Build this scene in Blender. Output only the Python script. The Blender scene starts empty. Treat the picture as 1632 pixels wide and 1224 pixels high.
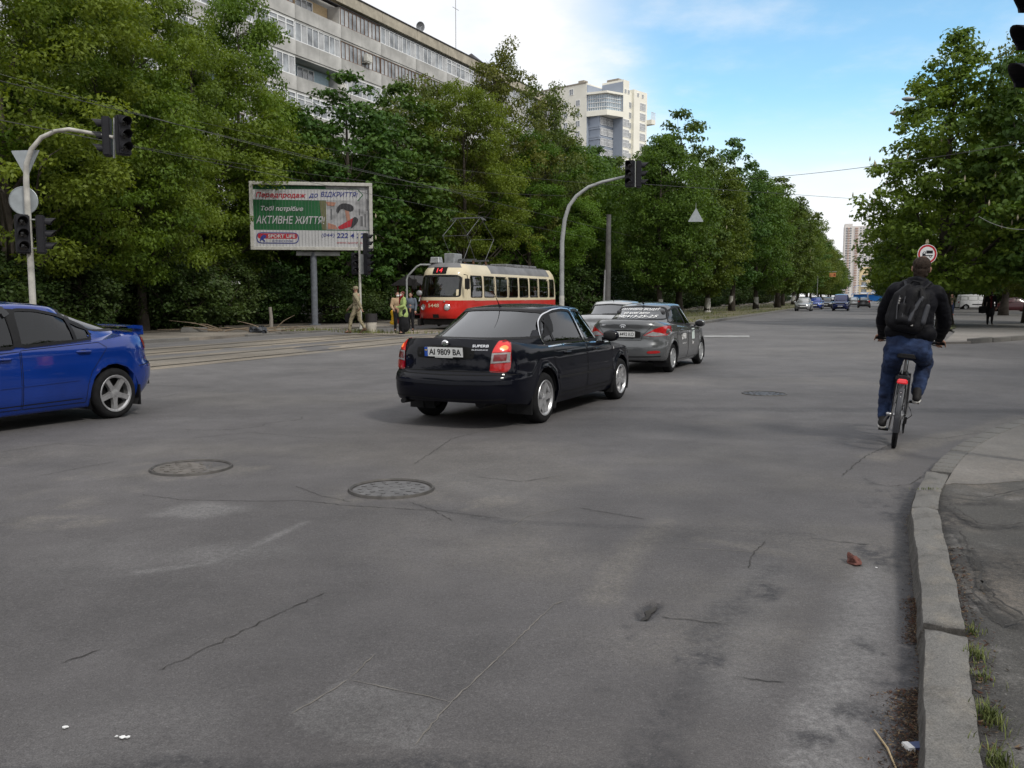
import bpy, bmesh, math, random
import numpy as np
from mathutils import Vector, Matrix, Quaternion
from mathutils.bvhtree import BVHTree
from mathutils.geometry import delaunay_2d_cdt

SC = bpy.context.scene
COL = SC.collection
rad = math.radians
V = Vector
random.seed(7)

# ------------------------------------------------------------------ camera
FPX, HOR, CAM_H = 1385.0, 472.0, 1.6
PITCH = math.atan((612 - HOR) / FPX)
cam = bpy.data.cameras.new('camera')
cam.sensor_width = 36.0
cam.lens = 36.0 * FPX / 1632.0
cam.clip_start, cam.clip_end = 0.05, 6000
camo = bpy.data.objects.new('camera', cam)
COL.objects.link(camo)
camo.location = (0, 0, CAM_H)
camo.rotation_euler = (math.pi / 2 - PITCH, 0, 0)
SC.camera = camo

# ------------------------------------------------------------------ sky, sun, exposure
SUN_AZ, SUN_EL = rad(138), rad(46)          # azimuth from +Y towards +X: behind the camera, to the right
world = bpy.data.worlds.new('World')
SC.world = world
world.use_nodes = True
_nt = world.node_tree
_nt.nodes.clear()
def _wn(t, **kw):
    n = _nt.nodes.new(t)
    for k, v in kw.items():
        setattr(n, k, v)
    return n
def _wl(a, b):
    _nt.links.new(a, b)
def _wmath(op, a, b=None, clamp=False):
    n = _wn('ShaderNodeMath', operation=op, use_clamp=clamp)
    for i, x in enumerate((a, b)):
        if x is None: continue
        if isinstance(x, (int, float)): n.inputs[i].default_value = x
        else: _wl(x, n.inputs[i])
    return n.outputs[0]
def _wdot(vec, d):
    n = _wn('ShaderNodeVectorMath', operation='DOT_PRODUCT')
    _wl(vec, n.inputs[0]); n.inputs[1].default_value = d
    return n.outputs['Value']
def _wstep(x, a, b):
    n = _wn('ShaderNodeMapRange', interpolation_type='SMOOTHSTEP')
    _wl(x, n.inputs[0]); n.inputs[1].default_value = a; n.inputs[2].default_value = b
    return n.outputs[0]
_sky = _wn('ShaderNodeTexSky', sky_type='NISHITA', sun_disc=False, sun_elevation=SUN_EL, sun_rotation=SUN_AZ,
           air_density=1.0, dust_density=0.15, ozone_density=1.2)
_tc = _wn('ShaderNodeTexCoord')
_dir = _tc.outputs['Generated']
_sep = _wn('ShaderNodeSeparateXYZ'); _wl(_dir, _sep.inputs[0])
_zz = _wmath('ADD', _wmath('MAXIMUM', _sep.outputs['Z'], 0.0), 0.16)
_cmb = _wn('ShaderNodeCombineXYZ')
_wl(_wmath('DIVIDE', _sep.outputs['X'], _zz), _cmb.inputs[0])
_wl(_wmath('DIVIDE', _sep.outputs['Y'], _zz), _cmb.inputs[1])
def _wnoise(scale, detail, rough, off):
    m = _wn('ShaderNodeVectorMath', operation='ADD'); _wl(_cmb.outputs[0], m.inputs[0]); m.inputs[1].default_value = off
    n = _wn('ShaderNodeTexNoise'); n.inputs['Scale'].default_value = scale
    n.inputs['Detail'].default_value = detail; n.inputs['Roughness'].default_value = rough
    _wl(m.outputs[0], n.inputs['Vector'])
    return n.outputs['Fac']
_n1 = _wnoise(1.1, 9, .58, (3.1, 1.7, 0))
_n2 = _wnoise(.45, 3, .5, (7.7, 2.2, 0))
# broad gaps between the clouds: one up to the right of the street, smaller ones left to the noise
def _dirpx(px, py):
    dx, dv = (px - 816) / FPX, (612 - py) / FPX
    v = V((dx, math.cos(PITCH) + dv * math.sin(PITCH), -math.sin(PITCH) + dv * math.cos(PITCH)))
    return v.normalized()
_gap = _wstep(_wdot(_dir, tuple(_dirpx(1560, -80))), math.cos(rad(25)), math.cos(rad(13)))
_gapn = _wmath('ADD', _gap, _wmath('MULTIPLY', _wmath('SUBTRACT', _n1, .5), 2.6))
_blue = _wmath('MAXIMUM', _wstep(_gapn, .18, .85), _wmath('MULTIPLY', _wstep(_n2, .62, .74), .8))
_lowhaze = _wstep(_sep.outputs['Z'], .06, .22)
_blue = _wmath('MULTIPLY', _blue, _lowhaze)
_wisp = _wmath('SUBTRACT', 1.0, _wmath('MULTIPLY', _wstep(_n1, .46, .70), .55))
_blue = _wmath('MULTIPLY', _blue, _wisp)
_cloudtone = _wmath('ADD', _wmath('MULTIPLY', _wnoise(.8, 4, .5, (1.3, 9.2, 0)), .22), .93)
_cc = _wn('ShaderNodeCombineColor')
_wl(_cloudtone, _cc.inputs[0]); _wl(_cloudtone, _cc.inputs[1]); _wl(_wmath('MULTIPLY', _cloudtone, 1.02), _cc.inputs[2])
SKY_STR = 0.12
_cs = _wn('ShaderNodeVectorMath', operation='SCALE'); _wl(_cc.outputs[0], _cs.inputs[0]); _cs.inputs['Scale'].default_value = 1.0 / SKY_STR
_mixw = _wn('ShaderNodeMix', data_type='RGBA')
_wl(_blue, _mixw.inputs['Factor'])
_sv = _wn('ShaderNodeVectorMath', operation='MULTIPLY'); _wl(_sky.outputs[0], _sv.inputs[0]); _sv.inputs[1].default_value = (1.42, 1.80, 1.75)
_wl(_cs.outputs[0], _mixw.inputs[6]); _wl(_sv.outputs[0], _mixw.inputs[7])
_bg = _wn('ShaderNodeBackground'); _bg.inputs['Strength'].default_value = SKY_STR
_wl(_mixw.outputs[2], _bg.inputs['Color'])
_wo = _wn('ShaderNodeOutputWorld'); _wl(_bg.outputs[0], _wo.inputs['Surface'])

sun = bpy.data.lights.new('sun', 'SUN')
sun.energy, sun.angle, sun.color = 2.1, rad(9), (1.0, .96, .88)
suno = bpy.data.objects.new('sun', sun); COL.objects.link(suno)
_sd = V((math.sin(SUN_AZ) * math.cos(SUN_EL), math.cos(SUN_AZ) * math.cos(SUN_EL), math.sin(SUN_EL)))
suno.rotation_euler = _sd.to_track_quat('Z', 'Y').to_euler()
SC.view_settings.view_transform = 'Standard'
SC.view_settings.look = 'None'
SC.view_settings.exposure = 0.0
SC.view_settings.gamma = 1.0
SC.view_settings.use_curve_mapping = False
SC.cycles.max_bounces = 7
SC.cycles.transparent_max_bounces = 12
SC.cycles.caustics_reflective = SC.cycles.caustics_refractive = False
try:
    SC.cycles.use_denoising = True
except Exception:
    pass

# ------------------------------------------------------------------ where a pixel of the photograph meets the place
def ray(px, py):
    dx, dv = (px - 816) / FPX, (612 - py) / FPX
    return V((dx, math.cos(PITCH) + dv * math.sin(PITCH), -math.sin(PITCH) + dv * math.cos(PITCH)))
def gp(px, py, z=0.0):
    r = ray(px, py); t = (z - CAM_H) / r.z
    return V((r.x * t, r.y * t, z))
def at(px, py, D):
    r = ray(px, py); t = D / r.y
    return V((r.x * t, D, CAM_H + r.z * t))
YAW = rad(22.9)                                  # the street runs 22.9 degrees to the right of the view
SA, CA = math.sin(YAW), math.cos(YAW)
def st(s, t, z=0.0):                             # s along the street, t to its right
    return V((s * SA + t * CA, s * CA - t * SA, z))
def to_st(p):
    return p.x * SA + p.y * CA, p.x * CA - p.y * SA

# ------------------------------------------------------------------ materials
_mats = {}
def pmat(name, col, rough=.6, metal=0.0, var=.12, scale=6.0, bump=0.0, bscale=80.0, spec=.3, coat=0.0, emit=None, estr=0.0, col2=None, alpha=1.0):
    if name in _mats: return _mats[name]
    m = bpy.data.materials.new(name); m.use_nodes = True
    nt = m.node_tree; b = nt.nodes['Principled BSDF']
    b.inputs['Roughness'].default_value = rough
    b.inputs['Metallic'].default_value = metal
    b.inputs['Specular IOR Level'].default_value = spec
    b.inputs['Coat Weight'].default_value = coat
    b.inputs['Coat Roughness'].default_value = .04
    tc = nt.nodes.new('ShaderNodeTexCoord')
    n = nt.nodes.new('ShaderNodeTexNoise'); n.inputs['Scale'].default_value = scale; n.inputs['Detail'].default_value = 5
    nt.links.new(tc.outputs['Object'], n.inputs['Vector'])
    r = nt.nodes.new('ShaderNodeValToRGB')
    r.color_ramp.elements[0].position, r.color_ramp.elements[1].position = .3, .7
    a = tuple(c * (1 - var) for c in col) + (1,)
    c2 = tuple(min(1, c * (1 + var)) for c in (col2 or col)) + (1,)
    r.color_ramp.elements[0].color, r.color_ramp.elements[1].color = a, c2
    nt.links.new(n.outputs['Fac'], r.inputs[0]); nt.links.new(r.outputs[0], b.inputs['Base Color'])
    if bump:
        n2 = nt.nodes.new('ShaderNodeTexNoise'); n2.inputs['Scale'].default_value = bscale; n2.inputs['Detail'].default_value = 3
        nt.links.new(tc.outputs['Object'], n2.inputs['Vector'])
        bp = nt.nodes.new('ShaderNodeBump'); bp.inputs['Strength'].default_value = bump; bp.inputs['Distance'].default_value = .01
        nt.links.new(n2.outputs['Fac'], bp.inputs['Height']); nt.links.new(bp.outputs[0], b.inputs['Normal'])
    if emit:
        b.inputs['Emission Color'].default_value = tuple(emit) + (1,); b.inputs['Emission Strength'].default_value = estr
    _mats[name] = m
    return m
def glassmat(name, tint, opac, rough=.02):
    """thin pane: mirror reflection at grazing angles, the rest tinted see-through"""
    if name in _mats: return _mats[name]
    m = bpy.data.materials.new(name); m.use_nodes = True
    nt = m.node_tree; nt.nodes.clear()
    o = nt.nodes.new('ShaderNodeOutputMaterial')
    tr = nt.nodes.new('ShaderNodeBsdfTransparent'); tr.inputs[0].default_value = tuple(tint) + (1,)
    gl = nt.nodes.new('ShaderNodeBsdfGlossy'); gl.inputs['Roughness'].default_value = rough
    gl.inputs[0].default_value = (.95, .97, 1, 1)
    fr = nt.nodes.new('ShaderNodeFresnel'); fr.inputs[0].default_value = 1.52
    mt = nt.nodes.new('ShaderNodeMath'); mt.operation = 'MULTIPLY_ADD'; mt.use_clamp = True
    mt.inputs[1].default_value = 1.05; mt.inputs[2].default_value = opac
    nt.links.new(fr.outputs[0], mt.inputs[0])
    tc = nt.nodes.new('ShaderNodeTexCoord')
    n = nt.nodes.new('ShaderNodeTexNoise'); n.inputs['Scale'].default_value = 1.3
    bp = nt.nodes.new('ShaderNodeBump'); bp.inputs['Strength'].default_value = .05; bp.inputs['Distance'].default_value = .02
    nt.links.new(tc.outputs['Object'], n.inputs['Vector']); nt.links.new(n.outputs['Fac'], bp.inputs['Height'])
    nt.links.new(bp.outputs[0], gl.inputs['Normal'])
    mx = nt.nodes.new('ShaderNodeMixShader')
    nt.links.new(mt.outputs[0], mx.inputs[0]); nt.links.new(tr.outputs[0], mx.inputs[1]); nt.links.new(gl.outputs[0], mx.inputs[2])
    nt.links.new(mx.outputs[0], o.inputs[0])
    _mats[name] = m
    return m
def leafmat(name, c1, c2, trans=.3):
    if name in _mats: return _mats[name]
    m = bpy.data.materials.new(name); m.use_nodes = True
    nt = m.node_tree; b = nt.nodes['Principled BSDF']; o = nt.nodes['Material Output']
    at_ = nt.nodes.new('ShaderNodeAttribute'); at_.attribute_name = 'tint'
    oi = nt.nodes.new('ShaderNodeObjectInfo')
    r = nt.nodes.new('ShaderNodeMix'); r.data_type = 'RGBA'
    r.inputs[6].default_value = tuple(c1) + (1,); r.inputs[7].default_value = tuple(c2) + (1,)
    nt.links.new(at_.outputs['Fac'], r.inputs['Factor'])
    hs = nt.nodes.new('ShaderNodeHueSaturation')
    mr = nt.nodes.new('ShaderNodeMapRange'); mr.inputs[3].default_value = .47; mr.inputs[4].default_value = .515
    nt.links.new(oi.outputs['Random'], mr.inputs[0]); nt.links.new(mr.outputs[0], hs.inputs['Hue'])
    nt.links.new(r.outputs[2], hs.inputs['Color'])
    nt.links.new(hs.outputs[0], b.inputs['Base Color'])
    b.inputs['Roughness'].default_value = .55; b.inputs['Specular IOR Level'].default_value = .25
    t = nt.nodes.new('ShaderNodeBsdfTranslucent')
    br = nt.nodes.new('ShaderNodeMix'); br.data_type = 'RGBA'; br.blend_type = 'MULTIPLY'; br.inputs['Factor'].default_value = 1
    br.inputs[7].default_value = (1.3, 1.25, .5, 1)
    nt.links.new(hs.outputs[0], br.inputs[6]); nt.links.new(br.outputs[2], t.inputs[0])
    mx = nt.nodes.new('ShaderNodeMixShader'); mx.inputs[0].default_value = trans
    nt.links.new(b.outputs[0], mx.inputs[1]); nt.links.new(t.outputs[0], mx.inputs[2]); nt.links.new(mx.outputs[0], o.inputs[0])
    _mats[name] = m
    return m

# ------------------------------------------------------------------ mesh helpers
class MB:
    def __init__(self):
        self.v, self.f, self.m = [], [], []
    def add(self, vs, fs, M=None, mi=0):
        k = len(self.v)
        self.v += [tuple(M @ V(p)) if M is not None else tuple(p) for p in vs]
        self.f += [tuple(i + k for i in q) for q in fs]
        self.m += [mi] * len(fs)
        return self
    def box(self, c, s, M=None, mi=0, rz=0, top=1.0, topy=None):
        x, y, z = s[0] / 2, s[1] / 2, s[2] / 2
        ty = top if topy is None else topy
        vs = [(-x, -y, -z), (x, -y, -z), (x, y, -z), (-x, y, -z), (-x * top, -y * ty, z), (x * top, -y * ty, z), (x * top, y * ty, z), (-x * top, y * ty, z)]
        cr, sr = math.cos(rz), math.sin(rz)
        vs = [(c[0] + a * cr - b * sr, c[1] + a * sr + b * cr, c[2] + d) for a, b, d in vs]
        return self.add(vs, [(0, 3, 2, 1), (4, 5, 6, 7), (0, 1, 5, 4), (1, 2, 6, 5), (2, 3, 7, 6), (3, 0, 4, 7)], M, mi)
    def tube(self, pts, r, n=8, M=None, mi=0, caps=True, sq=1.0):
        pts = [V(p) for p in pts]
        rs = list(r) if hasattr(r, '__len__') else [r] * len(pts)
        up = None; vs = []; fs = []
        for i, p in enumerate(pts):
            d = (pts[min(i + 1, len(pts) - 1)] - pts[max(i - 1, 0)])
            if d.length < 1e-9: d = V((0, 0, 1))
            d.normalize()
            if up is None:
                up = V((0, 0, 1)) if abs(d.z) < .9 else V((1, 0, 0))
            a = d.cross(up)
            if a.length < 1e-6: a = d.cross(V((0, 1, 0)))
            a.normalize(); b = a.cross(d).normalized(); up = b
            for k in range(n):
                t = 2 * math.pi * k / n
                vs.append(p + (a * math.cos(t) + b * math.sin(t) * sq) * rs[i])
        for i in range(len(pts) - 1):
            for k in range(n):
                k2 = (k + 1) % n
                fs.append((i * n + k, i * n + k2, (i + 1) * n + k2, (i + 1) * n + k))
        if caps:
            fs.append(tuple(range(n))[::-1]); fs.append(tuple((len(pts) - 1) * n + k for k in range(n)))
        return self.add(vs, fs, M, mi)
    def lathe(self, prof, n=24, M=None, mi=0, a0=0, a1=2 * math.pi):
        """prof: (radius, height) pairs turned about local z"""
        full = abs(a1 - a0 - 2 * math.pi) < 1e-6
        m = n if full else n + 1
        vs = [(r * math.cos(a0 + (a1 - a0) * k / n), r * math.sin(a0 + (a1 - a0) * k / n), z) for r, z in prof for k in range(m)]
        fs = []
        for i in range(len(prof) - 1):
            for k in range(n):
                k2 = (k + 1) % m
                fs.append((i * m + k, i * m + k2, (i + 1) * m + k2, (i + 1) * m + k))
        return self.add(vs, fs, M, mi)
    def ball(self, c, r, n=10, m=7, M=None, mi=0):
        r = r if hasattr(r, '__len__') else (r, r, r)
        vs = [(c[0], c[1], c[2] - r[2])]
        for i in range(1, m):
            a = math.pi * i / m - math.pi / 2
            for k in range(n):
                t = 2 * math.pi * k / n
                vs.append((c[0] + r[0] * math.cos(a) * math.cos(t), c[1] + r[1] * math.cos(a) * math.sin(t), c[2] + r[2] * math.sin(a)))
        vs.append((c[0], c[1], c[2] + r[2]))
        fs = [(0, 1 + (k + 1) % n, 1 + k) for k in range(n)]
        for i in range(m - 2):
            for k in range(n):
                k2 = (k + 1) % n
                fs.append((1 + i * n + k, 1 + i * n + k2, 1 + (i + 1) * n + k2, 1 + (i + 1) * n + k))
        L = len(vs) - 1
        fs += [(L, 1 + (m - 2) * n + k, 1 + (m - 2) * n + (k + 1) % n) for k in range(n)]
        return self.add(vs, fs, M, mi)
    def prism(self, poly, h, M=None, mi=0, z0=0.0):
        """poly in local xy, extruded from z0 to z0+h"""
        n = len(poly)
        vs = [(x, y, z0) for x, y in poly] + [(x, y, z0 + h) for x, y in poly]
        fs = [tuple(range(n))[::-1], tuple(range(n, 2 * n))] + [(i, (i + 1) % n, n + (i + 1) % n, n + i) for i in range(n)]
        return self.add(vs, fs, M, mi)
    def mesh(self, name):
        me = bpy.data.meshes.new(name)
        me.from_pydata(self.v, [], self.f)
        if any(self.m): me.polygons.foreach_set('material_index', self.m)
        return me
    def build(self, name, mat, parent=None, smooth=False, loc=None, rz=0, bevel=0, seg=1, ang=40, M=None):
        me = self.mesh(name)
        return link(name, me, mat, parent, smooth, loc, rz, bevel, seg, ang, M)
def link(name, me, mat, parent=None, smooth=False, loc=None, rz=0, bevel=0, seg=1, ang=40, M=None):
    for m in (mat if isinstance(mat, (list, tuple)) else [mat]):
        me.materials.append(m)
    if bevel:
        bm = bmesh.new(); bm.from_mesh(me)
        bmesh.ops.remove_doubles(bm, verts=bm.verts, dist=1e-5)
        es = [e for e in bm.edges if len(e.link_faces) == 2 and e.calc_face_angle(0) > rad(30)]
        bmesh.ops.bevel(bm, geom=es, offset=bevel, segments=seg, affect='EDGES', profile=.6, clamp_overlap=True)
        bm.to_mesh(me); bm.free()
    me.update()
    if smooth:
        me.polygons.foreach_set('use_smooth', [True] * len(me.polygons))
        if ang < 180: me.set_sharp_from_angle(angle=rad(ang))
    o = bpy.data.objects.new(name, me); COL.objects.link(o)
    if parent is not None: o.parent = parent
    if loc is not None: o.location = loc
    if rz: o.rotation_euler = (0, 0, rz)
    if M is not None: o.matrix_basis = M
    return o
def tag(o, label=None, cat=None, group=None, kind=None):
    if label: o['label'] = label
    if cat: o['category'] = cat
    if group: o['group'] = group
    if kind: o['kind'] = kind
    return o
def thing(name, label, cat, loc=(0, 0, 0), rz=0, group=None):
    o = bpy.data.objects.new(name, None); COL.objects.link(o)
    o.empty_display_size = .2
    o.location = loc; o.rotation_euler = (0, 0, rz)
    return tag(o, label, cat, group)
def copy_tree(o, parent=None, kids=None):
    c = o.copy(); COL.objects.link(c)
    if parent is not None: c.parent = parent
    for ch in list(KIDS(o)):
        copy_tree(ch, c)
    return c
def KIDS(o):
    return [x for x in o.children]
def part(name, me, mat_src, parent, loc=None, rot=None, scale=None):
    """another object on shared mesh data"""
    o = bpy.data.objects.new(name, me); COL.objects.link(o); o.parent = parent
    if loc is not None: o.location = loc
    if rot is not None: o.rotation_euler = rot
    if scale is not None: o.scale = scale
    return o
def text_geo(s, height=None, width=None, shear=0.0, fat=0.0, align='CENTER', space=1.0):
    """letters as flat outlines in local xy, origin at their middle"""
    cu = bpy.data.curves.new('lettering', 'FONT')
    cu.body = s; cu.size = 1.0; cu.shear = shear; cu.offset = fat; cu.align_x = 'LEFT'; cu.space_character = space
    cu.resolution_u = 3
    o = bpy.data.objects.new('lettering', cu); COL.objects.link(o)
    def shape(f):
        cu.offset = f; o.update_tag()
        dg = bpy.context.evaluated_depsgraph_get(); dg.update()
        return bpy.data.meshes.new_from_object(o.evaluated_get(dg))
    if fat > 0:                                                # some widths break the filling of a letter: keep the boldest sound one
        area = lambda f: sum(p.area for p in shape(f).polygons)
        a0 = area(0); sl = [((area(f) - a0) / f, f) for f in (fat * k for k in (1.1, 1, .9, .8, .65, .5, .35))]
        best = max(s for s, f in sl); fat = max([f for s, f in sl if s > .96 * best])
    me = shape(fat)
    vs = np.array([v.co[:2] for v in me.vertices]) if len(me.vertices) else np.zeros((0, 2))
    fs = [tuple(p.vertices) for p in me.polygons]
    bpy.data.objects.remove(o); bpy.data.curves.remove(cu); bpy.data.meshes.remove(me)
    lo, hi = vs.min(0), vs.max(0)
    vs = vs - (lo + hi) / 2
    w, h = hi - lo
    sx = sy = 1.0
    if height: sy = height / h
    if width: sx = width / w
    if height and not width: sx = sy
    if width and not height: sy = sx
    return [(x * sx, y * sy, 0.0) for x, y in vs], fs
def pchip(pts):
    xs = np.array([p[0] for p in pts], float); ys = np.array([p[1] for p in pts], float)
    o = np.argsort(xs); xs, ys = xs[o], ys[o]
    h = np.diff(xs); d = np.diff(ys) / h
    m = np.zeros_like(ys)
    if len(xs) > 2:
        for i in range(1, len(xs) - 1):
            if d[i - 1] * d[i] > 0:
                w1, w2 = 2 * h[i] + h[i - 1], h[i] + 2 * h[i - 1]
                m[i] = (w1 + w2) / (w1 / d[i - 1] + w2 / d[i])
    m[0], m[-1] = d[0], d[-1]
    def f(x):
        x = min(max(x, xs[0]), xs[-1])
        i = min(max(int(np.searchsorted(xs, x)) - 1, 0), len(h) - 1)
        t = (x - xs[i]) / h[i]
        return float((1 + 2 * t) * (1 - t) ** 2 * ys[i] + t * (1 - t) ** 2 * h[i] * m[i] + t * t * (3 - 2 * t) * ys[i + 1] + t * t * (t - 1) * h[i] * m[i + 1])
    return f
def smooth01(x, a, b):
    t = min(1, max(0, (x - a) / (b - a))); return t * t * (3 - 2 * t)
def chaikin(pts, n=2, closed=True):
    for _ in range(n):
        q = []
        L = len(pts)
        for i in range(L if closed else L - 1):
            a, b = pts[i], pts[(i + 1) % L]
            q.append((a[0] * .75 + b[0] * .25, a[1] * .75 + b[1] * .25)); q.append((a[0] * .25 + b[0] * .75, a[1] * .25 + b[1] * .75))
        if not closed: q = [pts[0]] + q + [pts[-1]]
        pts = q
    return pts
def resample(pts, step, closed=True):
    out = []
    L = len(pts)
    for i in range(L if closed else L - 1):
        a, b = pts[i], pts[(i + 1) % L]
        d = math.dist(a, b); n = max(1, int(math.ceil(d / step)))
        out += [tuple(a[k] + (b[k] - a[k]) * j / n for k in range(len(a))) for j in range(n)]
    if not closed: out.append(tuple(pts[-1]))
    return out
def inpoly(x, y, P):
    c = False; j = len(P) - 1
    for i in range(len(P)):
        if (P[i][1] > y) != (P[j][1] > y) and x < (P[j][0] - P[i][0]) * (y - P[i][1]) / (P[j][1] - P[i][1]) + P[i][0]:
            c = not c
        j = i
    return c
# ================================================================== SETTING: ground, road, tracks, pavements, kerbs
def vnoise(x, y, scale, seed=0, octv=4, gain=.5):
    out = 0.0; amp = 1.0; tot = 0.0
    rs = np.random.RandomState(seed)
    tab = rs.rand(256, 256)
    x = np.asarray(x, float) / scale + rs.rand() * 100; y = np.asarray(y, float) / scale + rs.rand() * 100
    for o in range(octv):
        xi = np.floor(x).astype(int); yi = np.floor(y).astype(int)
        fx = x - xi; fy = y - yi
        fx = fx * fx * (3 - 2 * fx); fy = fy * fy * (3 - 2 * fy)
        g = lambda a, b: tab[a % 256, b % 256]
        v = (g(xi, yi) * (1 - fx) + g(xi + 1, yi) * fx) * (1 - fy) + (g(xi, yi + 1) * (1 - fx) + g(xi + 1, yi + 1) * fx) * fy
        out = out + v * amp; tot += amp; amp *= gain; x = x * 2.03 + 17; y = y * 2.03 + 31
    return out / tot
def seg_dist(x, y, pts):
    d = np.full(x.shape, 1e9)
    for a, b in zip(pts[:-1], pts[1:]):
        ax, ay, bx, by = a[0], a[1], b[0], b[1]
        L2 = (bx - ax) ** 2 + (by - ay) ** 2 + 1e-12
        t = np.clip(((x - ax) * (bx - ax) + (y - ay) * (by - ay)) / L2, 0, 1)
        d = np.minimum(d, np.hypot(x - ax - t * (bx - ax), y - ay - t * (by - ay)))
    return d
def poly_in(x, y, P):
    c = np.zeros(x.shape, bool); j = len(P) - 1
    for i in range(len(P)):
        xi, yi, xj, yj = P[i][0], P[i][1], P[j][0], P[j][1]
        c ^= ((yi > y) != (yj > y)) & (x < (xj - xi) * (y - yi) / (yj - yi + 1e-12) + xi)
        j = i
    return c
def sst(x, a, b):
    t = np.clip((x - a) / (b - a), 0, 1); return t * t * (3 - 2 * t)
def G(*pp, z=0.0):
    return [tuple(gp(px, py, z))[:2] for px, py in pp]

# --- material of worn ground sheets: three painted-on-the-mesh wear channels (dust, dark tar, pale bleach and painted sheen) + aggregate
def roadmat(name, base, tan, tar, pale, agg=1.0, bump=.5, rough=.82, patch=.22):
    m = bpy.data.materials.new(name); m.use_nodes = True
    nt = m.node_tree; b = nt.nodes['Principled BSDF']; b.inputs['Roughness'].default_value = rough
    b.inputs['Specular IOR Level'].default_value = .45
    L = nt.links.new
    tc = nt.nodes.new('ShaderNodeTexCoord')
    def noise(sc, det=3, r=.6):
        n = nt.nodes.new('ShaderNodeTexNoise'); n.inputs['Scale'].default_value = sc; n.inputs['Detail'].default_value = det
        n.inputs['Roughness'].default_value = r; L(tc.outputs['Object'], n.inputs['Vector']); return n.outputs['Fac']
    def ramp(x, a, c, lo, hi):
        n = nt.nodes.new('ShaderNodeMapRange'); L(x, n.inputs[0])
        for i, q in zip((1, 2, 3, 4), (a, c, lo, hi)): n.inputs[i].default_value = q
        return n.outputs[0]
    def mul(col, f):
        n = nt.nodes.new('ShaderNodeVectorMath'); n.operation = 'SCALE'
        L(col, n.inputs[0]); L(f, n.inputs['Scale']); return n.outputs[0]
    def mix(a, bcol, f):
        n = nt.nodes.new('ShaderNodeMix'); n.data_type = 'RGBA'
        if isinstance(a, tuple): n.inputs[6].default_value = a + (1,)
        else: L(a, n.inputs[6])
        n.inputs[7].default_value = bcol + (1,)
        L(f, n.inputs['Factor']); return n.outputs[2]
    def attr(nm):
        n = nt.nodes.new('ShaderNodeAttribute'); n.attribute_name = nm
        q = nt.nodes.new('ShaderNodeMath'); q.operation = 'MULTIPLY'; q.use_clamp = True
        L(n.outputs['Fac'], q.inputs[0]); L(ramp(noise({'dust': 21, 'pale': 27, 'dark': 16}[nm], 9, .78), .38, .62, .30, 1.65), q.inputs[1]); return q.outputs[0]
    c = mix(base, tan, attr('dust'))
    c = mix(c, pale, attr('pale'))
    c = mix(c, tar, attr('dark'))
    c = mul(c, ramp(noise(.35, 5), .3, .7, 1 - patch, 1 + patch))
    c = mul(c, ramp(noise(2.3, 6, .65), .3, .7, .86, 1.14))
    c = mul(c, ramp(noise(160, 2, .8), .3, .7, 1 - .40 * agg, 1 + .40 * agg))
    c = mul(c, ramp(noise(46, 4, .85), .3, .7, 1 - .21 * agg, 1 + .21 * agg))
    vo = nt.nodes.new('ShaderNodeTexVoronoi'); vo.inputs['Scale'].default_value = 130
    L(tc.outputs['Object'], vo.inputs['Vector'])
    sp = nt.nodes.new('ShaderNodeMapRange'); L(vo.outputs['Color'], sp.inputs[0])
    for i, q in zip((1, 2, 3, 4), (.80, .98, 0, .16 * agg)): sp.inputs[i].default_value = q
    c = mix(c, tuple(min(1, k * 1.9 + .03) for k in pale), sp.outputs[0])
    L(c, b.inputs['Base Color'])
    bp = nt.nodes.new('ShaderNodeBump'); bp.inputs['Strength'].default_value = bump; bp.inputs['Distance'].default_value = .006
    L(noise(110, 3, .8), bp.inputs['Height'])
    bp2 = nt.nodes.new('ShaderNodeBump'); bp2.inputs['Strength'].default_value = .25; bp2.inputs['Distance'].default_value = .03
    L(noise(7, 4), bp2.inputs['Height']); L(bp.outputs[0], bp2.inputs['Normal']); L(bp2.outputs[0], b.inputs['Normal'])
    return m
ASPH = roadmat('worn asphalt', (.080, .0755, .077), (.142, .131, .117), (.036, .035, .038), (.165, .161, .161))
PAVE = roadmat('broken footpath asphalt', (.060, .057, .053), (.14, .122, .104), (.022, .020, .019), (.2, .19, .18), agg=1.3, bump=.9)
CONC = roadmat('smooth pavement', (.100, .096, .090), (.24, .21, .18), (.07, .066, .062), (.27, .26, .25), agg=.7)
DUSTY = roadmat('dusty footway', (.145, .132, .116), (.23, .20, .165), (.06, .054, .048), (.25, .23, .2), agg=1.0, patch=.3)
SOIL = roadmat('soil under the trees', (.052, .044, .034), (.10, .085, .06), (.022, .02, .016), (.09, .08, .06), agg=1.0, bump=1, patch=.4)
VERGE = roadmat('dry grass and dirt', (.085, .088, .036), (.16, .135, .09), (.04, .055, .018), (.17, .15, .10), agg=1.1, bump=1, patch=.4)

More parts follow.
